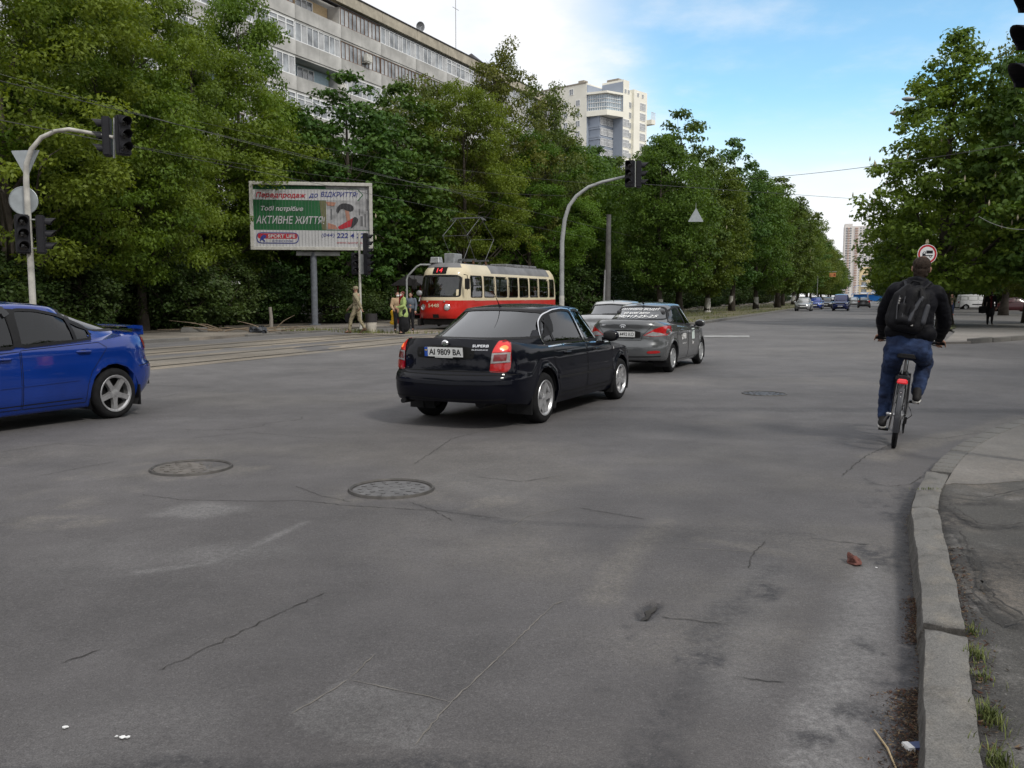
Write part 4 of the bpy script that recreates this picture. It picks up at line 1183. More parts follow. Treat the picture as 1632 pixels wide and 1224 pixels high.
for k in range(13):
    z = TOPZ - 6.0 - 2.9 * k
    for a in (A + 3.0, A + 7.5, A + 14, A + 19): on_left(a, z, twf, twp)
    on_right(17.6, z, bayf, bayp)
    on_right(12.0, z, twf, twp, .8)
    if z < GZ0 - 3.6:
        on_right(A + 1.5, z, bayf, bayp)
        for b in (2.2, 5.6):                                    # projecting bay windows on the grey corner
            p = V(tp(A - 4.1, b + .6, z)); 
            w = part('bay_window', bayf, None, tw, p, (0, 0, angR)); part('pane', bayp, None, w)
        mb = MB(); tblock(mb, A - 4.0, A - .13, .9, 7.2, z - 1.2, z - .02); tblock(mb, A - 4.0, A - .13, .9, 7.2, z + 2.12, z + 2.3); tblock(mb, A - 3.8, A - .2, 1.1, 7.0, z, z + 2.1); mb.build('bay_spandrel', BGREY, tw)
for a in (A + 5.4,): on_left(a, TOPZ - 2.6, twf, twp)
for b in (A + 1, A + 2.6, 15, 17.5):
    p = V(tp(-.06, b, TOPZ - 2.4)); w = part('window', twf, None, tw, p, (0, 0, angR)); w.scale = (.6, 1, .6); part('pane', twp, None, w)
mb = MB(); tblock(mb, -1.6, 2, 20.02, 22.2, TOPZ - 9.6, TOPZ - 8.3); mb.build('terrace', CREAM, tw)
mb = MB()
for i in range(6): bar(mb, tp(-1.5, 20.05 + .42 * i, TOPZ - 8.3), tp(-1.5, 20.05 + .42 * i, TOPZ - 6.2), .06)
mb.tube([tp(-1.5, 20, TOPZ - 6.2), tp(-1.5, 22.2, TOPZ - 6.2)], .08, 4); mb.build('terrace_screen', WHITEF, tw)
# --- two far buildings closing the street
PINK = pmat('pink white panels', (.74, .71, .68), .85, var=.06, scale=.1)
ft = thing('tower_block', 'pale far tower with pink balcony stacks at the end of the street', 'building', (0, 0, 0))
c = at(1364, 472, 1100); ft.location = (c.x, c.y, 0); ft.rotation_euler = (0, 0, rad(-18))
HT = 88
MB().box((0, 0, HT / 2), (34, 22, HT)).box((-12, -.5, HT / 2 + 1.5), (9, 22, HT + 3)).build('wall', PINK, ft)
mb = MB(); mr = MB()
for k in range(27):
    z = 6 + 3.05 * k
    for xx in (-14.2, -9.4, 2.2, 5.5, 9.8, 13.5): mb.box((xx, -11.6 if xx < -7 else -11.05, z), (1.7, .3, 1.7))
    mr.box((-2.6, -11.5, z), (3.4, 1.2, 1.5)); mr.box((-11.8, -12, z), (2.4, 1.0, 1.4))
w = mb.build('window', PANE, ft); w['kind'] = 'stuff'
w = mr.build('balcony', pmat('rust pink balconies', (.48, .34, .28), .8), ft); w['kind'] = 'stuff'
YEL = pmat('pale yellow render', (.74, .60, .36), .85, var=.05)
yb = thing('apartment_building', 'pale yellow low block with two rows of balconies at the end of the street', 'building')
c = at(1398, 472, 430); yb.location = (c.x, c.y, 0); yb.rotation_euler = (0, 0, rad(-20))
MB().box((0, 0, 7.2), (17, 12, 14.4)).box((-3.5, 0, 15), (8, 12, 1.3)).build('wall', YEL, yb)
for z in (4.2, 7.6, 11.0):
    for xx in (-6.4, -1.6, 3.2, 7.2):
        wd = MB().box((xx, -6.05, z), (2.4, .2, 1.6)).build('window', PANE, yb)
        MB().box((xx, -6.6, z - 1.1), (3.0, 1.1, .9)).build('balcony', WHITEF, yb)
# --- blue market awnings below it
BLUEA = pmat('bright blue awning', (.02, .20, .62), .5, var=.1)
for i, (px, D, w_, z, lab) in enumerate(((1380, 330, 8.5, 5.6, 'highest blue market awning below the yellow block'), (1375, 300, 7.5, 2.7, 'low blue market awning left of the other low one'), (1402, 290, 8.0, 3.0, 'low blue market awning right of its neighbour, nearest the cyclist'))):
    c = at(px, 472, D)
    aw = thing('market_awning', lab, 'awning', (c.x, c.y, 0), rad(-20), 'blue market awnings at the end of the street')
    prof = [(-w_ / 2, z - .7), (-w_ / 2 + .6, z - .1), (0, z + .25), (w_ / 2 - .6, z - .1), (w_ / 2, z - .7)]
    vs = [(x_, y_, zz) for y_ in (-2.5, 2.5) for x_, zz in prof] + [(x_, y_, zz - .08) for y_ in (-2.5, 2.5) for x_, zz in prof]
    fs = [(k, k + 1, k + 6, k + 5) for k in range(4)] + [(k + 11, k + 10, k + 15, k + 16) for k in range(4)] + [(k, k + 10, k + 11, k + 1) for k in range(4)]
    MB().add(vs, fs).build('canopy', BLUEA, aw)
    for sx in (-1, 1):
        for sy in (-1, 1): MB().tube([(sx * (w_ / 2 - .3), sy * 2.2, 0), (sx * (w_ / 2 - .3), sy * 2.2, z - .5)], .07, 6).build('post', WHITEF, aw)
    MB().box((0, .5, 1.1), (w_ - 1.5, 1.6, 2.2)).build('counter', WHITEF if i == 0 else BLUEA, aw)
# ================================================================== CARS
# A body is a stack of rounded outlines; profiles give its width, nose and tail at every height.
# Panels, panes, lamps and seams are laid on that surface as pieces of their own.
RUBBER = pmat('tyre rubber', (.013, .013, .014), .85, var=.25, scale=12, bump=.3, spec=.15)
ALLOY = pmat('alloy wheel', (.52, .52, .53), .32, metal=.75, var=.12, scale=12)
STEELC = pmat('wheel cover plastic', (.36, .37, .38), .4, metal=.4, var=.15)
DARKP = pmat('black trim plastic', (.012, .012, .013), .55, var=.2, spec=.2)
GAP = pmat('panel gap shadow line', (.006, .006, .006), .9)
CHROME = pmat('chrome', (.75, .76, .78), .12, metal=1.0, var=.05)
INTER = pmat('dark car interior', (.022, .022, .024), .85, var=.3)
SEATM = pmat('grey seat fabric', (.06, .06, .065), .9, var=.3)
PLATE = pmat('number plate white', (.70, .71, .70), .45, var=.05)
PBLUE = pmat('number plate blue band', (.02, .08, .40), .5)
PYEL = pmat('flag yellow', (.75, .55, .03), .5)
INK = pmat('plate lettering', (.012, .012, .014), .5)
LAMPR = pmat('red lamp lens', (.36, .010, .012), .12, var=.2, scale=30, coat=.8)
LAMPON = pmat('lit brake lamp', (.55, .02, .02), .15, var=.2, scale=30, coat=.8, emit=(1, .03, .02), estr=.15)
LAMPHOT = pmat('lit bulb', (.9, .3, .1), .2, emit=(1, .18, .05), estr=.6)
LAMPW = pmat('clear lamp lens', (.27, .26, .265), .1, var=.25, scale=30, coat=.8)
LAMPP = pmat('smoky pink lamp lens', (.17, .025, .03), .12, var=.2, scale=30, coat=.8)
HEADL = pmat('headlamp glass', (.50, .52, .54), .08, var=.3, scale=14, coat=1)
GLASS_T = glassmat('tinted car glass', (.055, .06, .062), .005)
GLASS_C = glassmat('clear car glass', (.42, .46, .45), .01)
GLASS_D = glassmat('rear screen glass', (.08, .085, .09), .08)
def roundc(pts, r=.035):
    out = []; n = len(pts)
    for i in range(n):
        p, a, b = V(pts[i]), V(pts[i - 1]), V(pts[(i + 1) % n])
        da, db = (a - p), (b - p)
        ka, kb = min(r, da.length * .45), min(r, db.length * .45)
        A, Bq = p + da.normalized() * ka, p + db.normalized() * kb
        for t in (0, .33, .67, 1): out.append(tuple(A * (1 - t) ** 2 + p * 2 * t * (1 - t) + Bq * t * t))
    return out
def sup(t, n): 
    return abs(math.cos(t)) ** (2 / n), abs(math.sin(t)) ** (2 / n)
class Body:
    """closed grid surface given as rows of points (left half), mirrored"""
    def __init__(s, P, q=1.0):
        s.P = P; s.q = q
        s.w = pchip(P['w']); s.xf = pchip(P['xf']); s.xr = pchip(P['xr']); s.sh = pchip(P['sh']); s.bot = pchip(P['bot'])
        s.cr = pchip(P['crown']); s.tap = pchip(P.get('taper', [(-3, 1), (3, 1)]))
        s.wl = max(b for a, b in P['w'])
    def outline(s):
        P, q = s.P, s.q
        n1 = max(6, int(13 * q)); out = []
        for i in range(n1): out.append(('f', i / n1 * math.pi / 2))
        xs = list(np.linspace(P['xmf'], P['xmr'], max(10, int(46 * q))))
        for xw in P['wheels']:
            for k in range(-10, 11):
                xa = xw + P['arch'] * math.sin(k / 10 * math.pi / 2)
                if P['xmr'] < xa < P['xmf']: xs.append(xa)
        for x in sorted(set(round(v, 4) for v in xs), reverse=True): out.append(('s', x))
        for i in range(1, n1 + 1): out.append(('r', math.pi / 2 - i / n1 * math.pi / 2))
        return out
    def pt(s, o, z):
        P = s.P; k, v = o
        if k == 's': return v, s.w(z) * s.tap(v)
        if k == 'f':
            c, sn = sup(v, P['nf']); x0 = P['xmf']; x = x0 + (s.xf(z) - x0) * c; return x, s.w(z) * s.tap(x0) * sn
        c, sn = sup(v, P['nr']); x0 = P['xmr']; x = x0 + (s.xr(z) - x0) * c; return x, s.w(z) * s.tap(x0) * sn
    def zbot(s, x):
        z = s.bot(x); P = s.P
        for xw in P['wheels']:
            d = abs(x - xw)
            if d < P['arch']: z = max(z, P['rw'] + .01 + math.sqrt(max(0, P['arch'] ** 2 - d * d)) * P.get('archq', 1.0))
        return z
    def ztop(s, x, y):
        return s.sh(x) + s.cr(x) * (1 - min(1, abs(y) / s.wl) ** 2.3)
    def rows(s):
        K = max(8, int(22 * s.q)); cols = []
        for o in s.outline():
            x, y = s.pt(o, .55); zb = s.zbot(x); zt = s.ztop(x, y); col = []
            for k in range(K + 1):
                f = k / K; z = zb + (zt - zb) * f
                x2, y2 = s.pt(o, z)
                if k == K: z = s.ztop(x2, y2)
                if o[0] == 's' :
                    for xw in s.P['wheels']:
                        dist = math.hypot(x2 - xw, z - s.P['rw'] - .01) - s.P['arch']
                        if 0 <= dist < .2: y2 += s.P.get('flare', .012) * math.exp(-(dist / .045) ** 2)
                col.append((x2, y2, z))
            # round the shoulder into the deck, turn the sill edge in
            xi, yi, zi = col[0]
            col = [(xi * .985, yi * .93, zi + .012), (xi * .998, yi * .985, zi - .004)] + col
            cols.append(col)
        return cols
    def mesh(s, name):
        cols = s.rows(); n = len(cols); m = len(cols[0]); D = max(4, int(9 * s.q))
        vs = []; fs = []
        for c in cols: vs += c
        for c in cols: vs += [(x, -y, z) for x, y, z in c]
        N = n * m
        for i in range(n - 1):
            for k in range(m - 1):
                a, b, c, d = i * m + k, i * m + k + 1, (i + 1) * m + k + 1, (i + 1) * m + k
                fs += [(a, d, c, b), (N + a, N + b, N + c, N + d)]
        base = len(vs)
        for c in cols:                                             # deck strips across
            x, y, z = c[-1]
            for j in range(1, D):
                yy = y * (1 - 2 * j / D)
                vs.append((x, yy, s.ztop(x, yy)))
        for i in range(n - 1):
            def idx(ii, j):
                if j == 0: return ii * m + m - 1
                if j == D: return N + ii * m + m - 1
                return base + ii * (D - 1) + j - 1
            for j in range(D): fs.append((idx(i, j), idx(i + 1, j), idx(i + 1, j + 1), idx(i, j + 1)))
        return clean(name, vs, fs)
def clean(name, vs, fs):
    me = bpy.data.meshes.new(name); me.from_pydata(vs, [], fs)
    bm = bmesh.new(); bm.from_mesh(me)
    bmesh.ops.remove_doubles(bm, verts=bm.verts, dist=2e-4); bmesh.ops.dissolve_degenerate(bm, edges=bm.edges, dist=1e-5)
    bmesh.ops.recalc_face_normals(bm, faces=bm.faces); bm.to_mesh(me); bm.free()
    return me
class Cabin:
    def __init__(s, P, body, q=1.0):
        s.P, s.B, s.q = P, body, q
        s.zr = pchip(P['roof'])
    def pt(s, o, f):
        P = s.P; k, v = o
        xf = P['xbf'] + (P['xtf'] - P['xbf']) * f + P.get('bulf', .03) * math.sin(math.pi * f)
        xr = P['xbr'] + (P['xtr'] - P['xbr']) * f - P.get('bulr', .03) * math.sin(math.pi * f)
        w = P['wb'] - (P['wb'] - P['wt']) * (f ** P.get('tum', 1.5))
        xm0, xm1 = P['xmf'], P['xmr']
        if k == 's': x, y = v, w
        elif k == 'f':
            c, sn = sup(v, P['nf']); x, y = xm0 + (xf - xm0) * c, w * sn
        else:
            c, sn = sup(v, P['nr']); x, y = xm1 + (xr - xm1) * c, w * sn
        xw = x if k == 's' else x
        y *= 1 - P.get('rtap', 0) * smooth01(-x, -P.get('rt0', 0), 1.9)
        xc = min(max(x, P['xtr']), P['xtf'])
        yt = min(1, abs(y) / P['wt'])
        zt = s.zr(xc) + P['crown'] * (1 - yt ** 2.4)
        zb = s.B.ztop(x, y) - .02
        return x, y, zb + (zt - zb) * f
    def mesh(s, name):
        P, q = s.P, s.q; n1 = max(6, int(14 * q)); K = max(6, int(16 * q)); D = max(4, int(10 * q))
        outs = [('f', i / n1 * math.pi / 2) for i in range(n1)] + [('s', x) for x in np.linspace(P['xmf'], P['xmr'], max(6, int(30 * q)))] + [('r', math.pi / 2 - i / n1 * math.pi / 2) for i in range(1, n1 + 1)]
        cols = [[s.pt(o, k / K) for k in range(K + 1)] for o in outs]
        n, m = len(cols), K + 1; vs = []; fs = []
        for c in cols: vs += c
        for c in cols: vs += [(x, -y, z) for x, y, z in c]
        N = n * m
        for i in range(n - 1):
            for k in range(m - 1):
                a, b, c, d = i * m + k, i * m + k + 1, (i + 1) * m + k + 1, (i + 1) * m + k
                fs += [(a, d, c, b), (N + a, N + b, N + c, N + d)]
        base = len(vs)
        for c in cols:
            x, y, z = c[-1]
            xc = min(max(x, P['xtr']), P['xtf'])
            for j in range(1, D):
                yy = y * (1 - 2 * j / D); yt = min(1, abs(yy) / P['wt'])
                vs.append((x, yy, s.zr(xc) + P['crown'] * (1 - yt ** 2.4)))
        def idx(ii, j):
            if j == 0: return ii * m + m - 1
            if j == D: return N + ii * m + m - 1
            return base + ii * (D - 1) + j - 1
        for i in range(n - 1):
            for j in range(D): fs.append((idx(i, j), idx(i + 1, j), idx(i + 1, j + 1), idx(i, j + 1)))
        return clean(name, vs, fs)
class Skin:
    """lays flat outlines onto a mesh surface"""
    def __init__(s, *meshes):
        vs = []; fs = []; s.n = []
        for me in meshes:
            k = len(vs); vs += [v.co.copy() for v in me.vertices]; s.n += [v.normal.copy() for v in me.vertices]
            fs += [tuple(i + k for i in p.vertices) for p in me.polygons]
        s.vs, s.fs = vs, fs
        s.t = BVHTree.FromPolygons(vs, fs)
    def nrm(s, loc, i, fallback):
        f = s.fs[i]; w = []; 
        for k in f:
            d = (s.vs[k] - loc).length; w.append(1 / (d + 1e-4))
        n = V((0, 0, 0))
        for k, q in zip(f, w): n += s.n[k] * q
        return n.normalized() if n.length > 1e-6 else fallback
    def cast(s, p, d):
        loc, n, i, dist = s.t.ray_cast(V(p), V(d))
        if loc is None: return None
        n = s.nrm(loc, i, n)
        if n.dot(V(d)) > 0: n = -n
        return loc, n
    # frames: 'L' left side seen along -y (u=x, v=z), 'B' from behind (u=y, v=z), 'F' from the front, 'T' from above (u=x, v=y)
    FR = {'L': (lambda u, v: (u, 4, v), (0, -1, 0)), 'B': (lambda u, v: (-9, u, v), (1, 0, 0)), 'F': (lambda u, v: (9, u, v), (-1, 0, 0)), 'T': (lambda u, v: (u, v, 9), (0, 0, -1)),
          'C': (lambda u, v: (-9 * .7071 - u * .7071, 9 * .7071 - u * .7071, v), (.7071, -.7071, 0))}
    def lay(s, frame, pts, off):
        fo, d = s.FR[frame]; out = []; nn = []; last = None
        for u, v in pts:
            h = s.cast(fo(u, v), d)
            if h is None:                                      # beside the surface: continue it from the nearest place
                o = V(fo(u, v)); o = V((o.x, .86, o.z)) if frame == 'L' else V((last[0].x if last else -2.2, o.y, o.z)) if frame == 'B' else V((last[0].x if last else 2.1, o.y, o.z)) if frame == 'F' else o
                near = s.t.find_nearest(o)
                h = (V((o.x, near[0].y, o.z)) if frame == 'L' else V((near[0].x, o.y, o.z)), -V(d))
            last = h
            out.append(h[0] + h[1] * off); nn.append(h[1])
        return out, nn
    def patch(s, mb_name, frame, poly, off, mat, parent, step=.08, mirror=False, name=None, inner=True):
        P = resample(poly, step); nb = len(P); pts = [V(p) for p in P]
        if inner:
            xs = [p[0] for p in P]; ys = [p[1] for p in P]
            x = min(xs) + step / 2
            while x < max(xs):
                y = min(ys) + step / 2
                while y < max(ys):
                    if inpoly(x, y, P) and min((x - a) ** 2 + (y - b) ** 2 for a, b in P) > (step * .45) ** 2: pts.append(V((x, y)))
                    y += step
                x += step
        vs, es, fs, *_ = delaunay_2d_cdt(pts, [(i, (i + 1) % nb) for i in range(nb)], [], 1, 1e-6)
        L, N = s.lay(frame, [(v.x, v.y) for v in vs], off)
        objs = []
        for sg in ((1, -1) if mirror else (1,)):
            me = bpy.data.meshes.new(mb_name)
            me.from_pydata([(p.x, p.y * sg, p.z) for p in L], [], [tuple(f) for f in fs])
            NN = [V((n.x, n.y * sg, n.z)) for n in N]
            tot = sum((p.normal.dot(NN[p.vertices[0]])) * p.area for p in me.polygons)
            if tot < 0: me.flip_normals()
            me.polygons.foreach_set('use_smooth', [True] * len(me.polygons))
            me.normals_split_custom_set_from_vertices([tuple(n) for n in NN])
            for m_ in (mat if isinstance(mat, (list, tuple)) else [mat]): me.materials.append(m_)
            o = bpy.data.objects.new(mb_name, me); COL.objects.link(o); o.parent = parent; objs.append(o)
        return objs[0] if len(objs) == 1 else objs
    def strip(s, frame, pts, w, off, closed=False, thick=0.0):
        """ribbon along a line of the surface; returns verts, faces (left side)"""
        P = resample(pts, .05, closed); n = len(P); A = []; Bq = []
        for i, p in enumerate(P):
            a = P[(i - 1) % n] if closed else P[max(i - 1, 0)]; b = P[(i + 1) % n] if closed else P[min(i + 1, n - 1)]
            dx, dy = b[0] - a[0], b[1] - a[1]; l = math.hypot(dx, dy) + 1e-9
            A.append((p[0] - dy / l * w / 2, p[1] + dx / l * w / 2)); Bq.append((p[0] + dy / l * w / 2, p[1] - dx / l * w / 2))
        LA, NA = s.lay(frame, A, off); LB, NB = s.lay(frame, Bq, off)
        vs = []; fs = []
        for i in range(n): vs += [LA[i], LB[i]]
        for i in range(n if closed else n - 1):
            j = (i + 1) % n; fs.append((2 * i, 2 * i + 1, 2 * j + 1, 2 * j))
        return vs, fs
    def line(s, name, frame, pts, w, off, mat, parent, closed=False, mirror=False):
        vs, fs = s.strip(frame, pts, w, off, closed)
        for sg in ((1, -1) if mirror else (1,)):
            mb = MB().add([(p[0], p[1] * sg, p[2]) for p in vs], fs)
            me = mb.mesh(name); bm = bmesh.new(); bm.from_mesh(me); bmesh.ops.recalc_face_normals(bm, faces=bm.faces); bm.to_mesh(me); bm.free()
            o = link(name, me, mat, parent, smooth=True, ang=180)
        return o
    def letters(s, name, frame, txt, u, v, h, w, mat, parent, off=.006, shear=0, fat=0.0, flip=False, rot=0.0, space=1.0):
        vs, fs = text_geo(txt, h, w, shear, fat, space=space)
        c, sn = math.cos(rot), math.sin(rot)
        pts = [(u + (-1 if flip else 1) * (x * c - y * sn), v + x * sn + y * c) for x, y, _ in vs]
        L, N = s.lay(frame, pts, off)
        return MB().add(L, fs).build(name, mat, parent)
def wheel_set(root, P, style, mat=None, res=1.0):
    rw, tw = P['rw'], P.get('tw', .205); rr = P.get('rim', .215)
    n = int(36 * res) if res > .6 else 18
    ty = MB().lathe([(rr - .012, -tw / 2 + .02), (rr + .012, -tw / 2 + .004), (rw - .045, -tw / 2), (rw - .018, -tw / 2 + .012), (rw, -tw / 2 + .045), (rw + .001, -.03), (rw - .007, -.026), (rw + .001, -.022), (rw + .001, .022),
                     (rw - .007, .026), (rw + .001, .03), (rw, tw / 2 - .045), (rw - .018, tw / 2 - .012), (rw - .045, tw / 2), (rr + .012, tw / 2 - .004), (rr - .012, tw / 2 - .02)], n).mesh('wheel')
    ty.materials.append(RUBBER); ty.polygons.foreach_set('use_smooth', [True] * len(ty.polygons)); ty.set_sharp_from_angle(angle=rad(50))
    rm = MB(); z1 = tw / 2 - .006
    rm.lathe([(rr - .03, -tw / 2 + .03), (rr - .022, z1 - .06), (rr - .006, z1 - .004), (rr + .008, z1 + .002), (rr + .004, z1 + .008), (rr - .012, z1 + .004), (rr - .028, z1 - .02)], n)
    rm.lathe([(.0, z1 - .006), (.028, z1 - .008), (.055, z1 - .018), (.062, z1 - .045)], 14)
    if style == 'five':
        for k in range(5):
            M = Matrix.Rotation(k * 2 * math.pi / 5 + math.pi / 2, 4, 'Z')
            vs = [(.03, -.040, z1 - .016), (.03, .040, z1 - .016), (.11, .028, z1 - .012), (.11, -.028, z1 - .012), (rr - .012, .030, z1 - .006), (rr - .012, -.030, z1 - .006),
                  (.03, -.05, z1 - .07), (.03, .05, z1 - .07), (.11, .036, z1 - .055), (.11, -.036, z1 - .055), (rr - .012, .042, z1 - .05), (rr - .012, -.042, z1 - .05)]
            rm.add(vs, [(0, 3, 2, 1), (3, 5, 4, 2), (0, 6, 9, 3), (3, 9, 11, 5), (1, 2, 8, 7), (2, 4, 10, 8)], M)
            for sgn in (-1, 1): pass
            rm.lathe([(0, z1 - .004), (.009, z1 - .006), (.010, z1 - .02)], 6, Matrix.Rotation(k * 2 * math.pi / 5 + math.pi / 2 + .63, 4, 'Z') @ Matrix.Translation((.042, 0, -.004)))
    else:
        for k in range(10):
            M = Matrix.Rotation(k * 2 * math.pi / 10, 4, 'Z')
            vs = [(.03, -.022, z1 - .012), (.03, .022, z1 - .012), (rr - .012, .030, z1 - .004), (rr - .012, -.030, z1 - .004), (.03, -.026, z1 - .045), (.03, .026, z1 - .045), (rr - .012, .034, z1 - .04), (rr - .012, -.034, z1 - .04)]
            rm.add(vs, [(0, 3, 2, 1), (0, 4, 7, 3), (1, 2, 6, 5)], M)
    rm = rm.mesh('rim'); rm.materials.append(mat or ALLOY); rm.polygons.foreach_set('use_smooth', [True] * len(rm.polygons)); rm.set_sharp_from_angle(angle=rad(35))
    dk = MB().lathe([(0, -.01), (rr - .02, -.012)], 18).lathe([(.05, 0), (.13, .0), (.13, -.02)], 18).mesh('brake_disc'); dk.materials.append(DARKP)
    for xw in P['wheels']:
        for sg in (1, -1):
            w = part('wheel', ty, None, root, (xw, sg * (P['track'] / 2), rw), (-sg * math.pi / 2, 0, random.uniform(0, 6)))
            w.rotation_euler = (Matrix.Rotation(-sg * math.pi / 2, 4, 'X') @ Matrix.Rotation(random.uniform(0, 6), 4, 'Z')).to_euler()
            part('rim', rm, None, w); part('brake_disc', dk, None, w)
def well(root, P, B):
    mb = MB(); A = P['arch'] * 1.03
    for xw in P['wheels']:
        for sg in (1, -1):
            yo = B.w(P['rw'] + .2) - .02; n = 16; vs = []; fs = []
            for k in range(n + 1):
                a = math.pi * k / n * 1.3 - .15 * math.pi
                for y in (yo, yo - .34): vs.append((xw + A * math.cos(a), sg * y, P['rw'] + A * math.sin(a)))
            vs.append((xw, sg * (yo - .34), P['rw']))
            for k in range(n): fs += [(2 * k, 2 * k + 1, 2 * k + 3, 2 * k + 2), (2 * k + 1, 2 * n + 2, 2 * k + 3)]
            mb.add(vs, fs)
    x0, x1 = B.xr(.4) + .14, B.xf(.4) - .14
    xa = P['wheels'][0] - .15
    mb.box(((xa + x1) / 2, 0, P['floor'] + .05), (x1 - xa, B.w(.3) * 1.28, .06))
    mb.box(((x0 + xa) / 2, 0, P['floor'] + .22), (xa - x0, B.w(.3) * 1.5, .06))
    mb.box(((x0 + x1) / 2, 0, .5), (.05, B.w(.5) * 1.9, .5))
    mb.tube([(B.xr(.4) + .9, -.3, P['floor'] + .10), (B.xr(.4) + .3, -.35, P['floor'] + .11)], .07, 8)
    mb.build('underbody', INTER, root)
def plate(root, txt, x, z, skin=None, w=.52, h=.112, y=0, tilt=0.0, gaps=None):
    M = Matrix.Translation((x, y, z)) @ Matrix.Rotation(tilt, 4, 'Y')
    fr = MB().box((0, 0, 0), (.016, w + .03, h + .028)).build('number_plate', DARKP, root, M=M)
    MB().box((-.010, 0, 0), (.006, w, h)).build('plate_face', PLATE, fr)
    MB().box((-.014, -(-w / 2 + .022), 0), (.003, .044, h)).build('blue_band', PBLUE, fr)
    MB().box((-.0165, -(-w / 2 + .022), .02), (.002, .030, .010), mi=0).box((-.0165, -(-w / 2 + .022), .032), (.002, .030, .012), mi=1).build('flag', [PYEL, PBLUE], fr)
    if not txt: return fr
    vs, fs = text_geo(txt, h * .66, w - .085, fat=.02)
    MB().add([(-.0145, -(a + .02), b) for a, b, _ in vs], fs).build('lettering', INK, fr)
    return fr
def mirror_pair(root, x, y, z, mat, s=1.0):
    for sg in (1, -1):
        m = MB()
        m.ball((x, sg * (y + .10 * s), z + .05 * s), (.075 * s, .125 * s, .085 * s), 12, 8)
        m.tube([(x + .02, sg * (y - .04), z), (x + .01, sg * (y + .06 * s), z + .02)], [.03 * s, .025 * s], 6)
        o = m.build('wing_mirror', mat, root, smooth=True, ang=180)
        MB().ball((x - .055 * s, sg * (y + .10 * s), z + .05 * s), (.03 * s, .10 * s, .065 * s), 10, 6).build('mirror_glass', INTER, o, smooth=True)
def cut(me, tests):
    """open the window holes in a cabin shell"""
    bm = bmesh.new(); bm.from_mesh(me); bm.normal_update(); kill = []
    for f in bm.faces:
        c = f.calc_center_median(); n = f.normal
        for fr, P in tests:
            if fr == 'L' and abs(n.y) > .45 and inpoly(c.x, c.z, P): kill.append(f); break
            if fr == 'B' and n.x < -.2 and abs(n.y) < .75 and inpoly(c.y, c.z, P): kill.append(f); break
            if fr == 'F' and n.x > .2 and abs(n.y) < .75 and inpoly(c.y, c.z, P): kill.append(f); break
    bmesh.ops.delete(bm, geom=list(set(kill)), context='FACES'); bm.to_mesh(me); bm.free()
def seats(root, x0, x1, z, w=.42, hgt=.62):
    for x, rows in ((x0, (-.36, .36)), (x1, (-.42, 0, .42))):
        for y in rows:
            mb = MB()
            mb.box((x + .28, y, z), (.5, w, .14)).box((x - .02, y, z + hgt / 2), (.13, w * .95, hgt), top=.85)
            mb.box((x - .06, y, z + hgt + .09), (.08, .24, .17))
            mb.build('seat', SEATM, root, bevel=.03)
def make_car(name, label, cat, Bp, Cp, paint, loc, heading, q=1.0, group=None, style='five', rimmat=None, glass=(GLASS_T, GLASS_T, GLASS_D), windows=None, rear=None, front=None, doors=None, frame_mat=None, interior=True):
    root = thing(name, label, cat, loc, heading, group)
    B = Body(Bp, q); bme = B.mesh('body'); C = Cabin(Cp, B, q); cme = C.mesh('cabin')
    sk = Skin(bme); skc = Skin(cme); ska = Skin(bme, cme)
    link('body', bme, paint, root, smooth=True, ang=50)
    fm = frame_mat or DARKP
    tests = []
    for poly in (windows or []):
        inner = poly
        tests.append(('L', inner))
        skc.patch('window', 'L', inner, -.004, glass[0], root, .10, mirror=True)
        skc.line('window_frame', 'L', inner, .034, .004, fm, root, closed=True, mirror=True)
    if rear:
        tests.append(('B', rear)); skc.patch('rear_window', 'B', rear, -.003, glass[2], root, .10)
        skc.line('rear_window_seal', 'B', rear, .028, .003, DARKP, root, closed=True)
    if front:
        tests.append(('F', front)); skc.patch('windscreen', 'F', front, -.003, glass[1], root, .12)
        skc.line('windscreen_seal', 'F', front, .03, .003, DARKP, root, closed=True)
    if interior: cut(cme, tests)
    link('roof_shell', cme, paint, root, smooth=True, ang=60)
    for d in (doors or []):
        for o in sk.patch('door', 'L', d, .0022, paint, root, .09, mirror=True): pass
        sk.line('door_gap', 'L', d, .007, .0032, GAP, root, closed=True, mirror=True)
    wheel_set(root, Bp, style, rimmat, q); well(root, Bp, B)
    if interior and q > .5:
        seats(root, .05, -.85, .50); 
        MB().box((.75, 0, .83), (.45, 1.25, .22), top=.8).build('dashboard', INTER, root, bevel=.04)
        MB().lathe([(.17, -.012), (.19, 0), (.17, .012), (.15, 0), (.17, -.012)], 20, Matrix.Translation((.45, .36, .93)) @ Matrix.Rotation(rad(-65), 4, 'Y')).build('steering_wheel', INTER, root)
        x = Cp['xtr'] - .1
        MB().box((x - .05, 0, B.sh(x) - .03), (.7, 1.2, .03)).build('parcel_shelf', INTER, root)
    return root, B, C, sk, skc, ska
def handle(sk, parent, x, z, mat, w=.20):
    for sg in (1, -1):
        L, N = sk.lay('L', [(x, z)], .0)
        p = L[0]
        mb = MB().tube([(x - w / 2, sg * (p.y + .004), z), (x - w / 2 + .03, sg * (p.y + .030), z + .002), (x + w / 2 - .03, sg * (p.y + .030), z + .004), (x + w / 2, sg * (p.y + .004), z + .004)], [.010, .014, .014, .010], 8)
        mb.build('door_handle', mat, parent, smooth=True)
        MB().ball((x, sg * (p.y - .004), z - .004), (.055, .008, .03), 12, 6).build('handle_recess', GAP, parent, smooth=True)

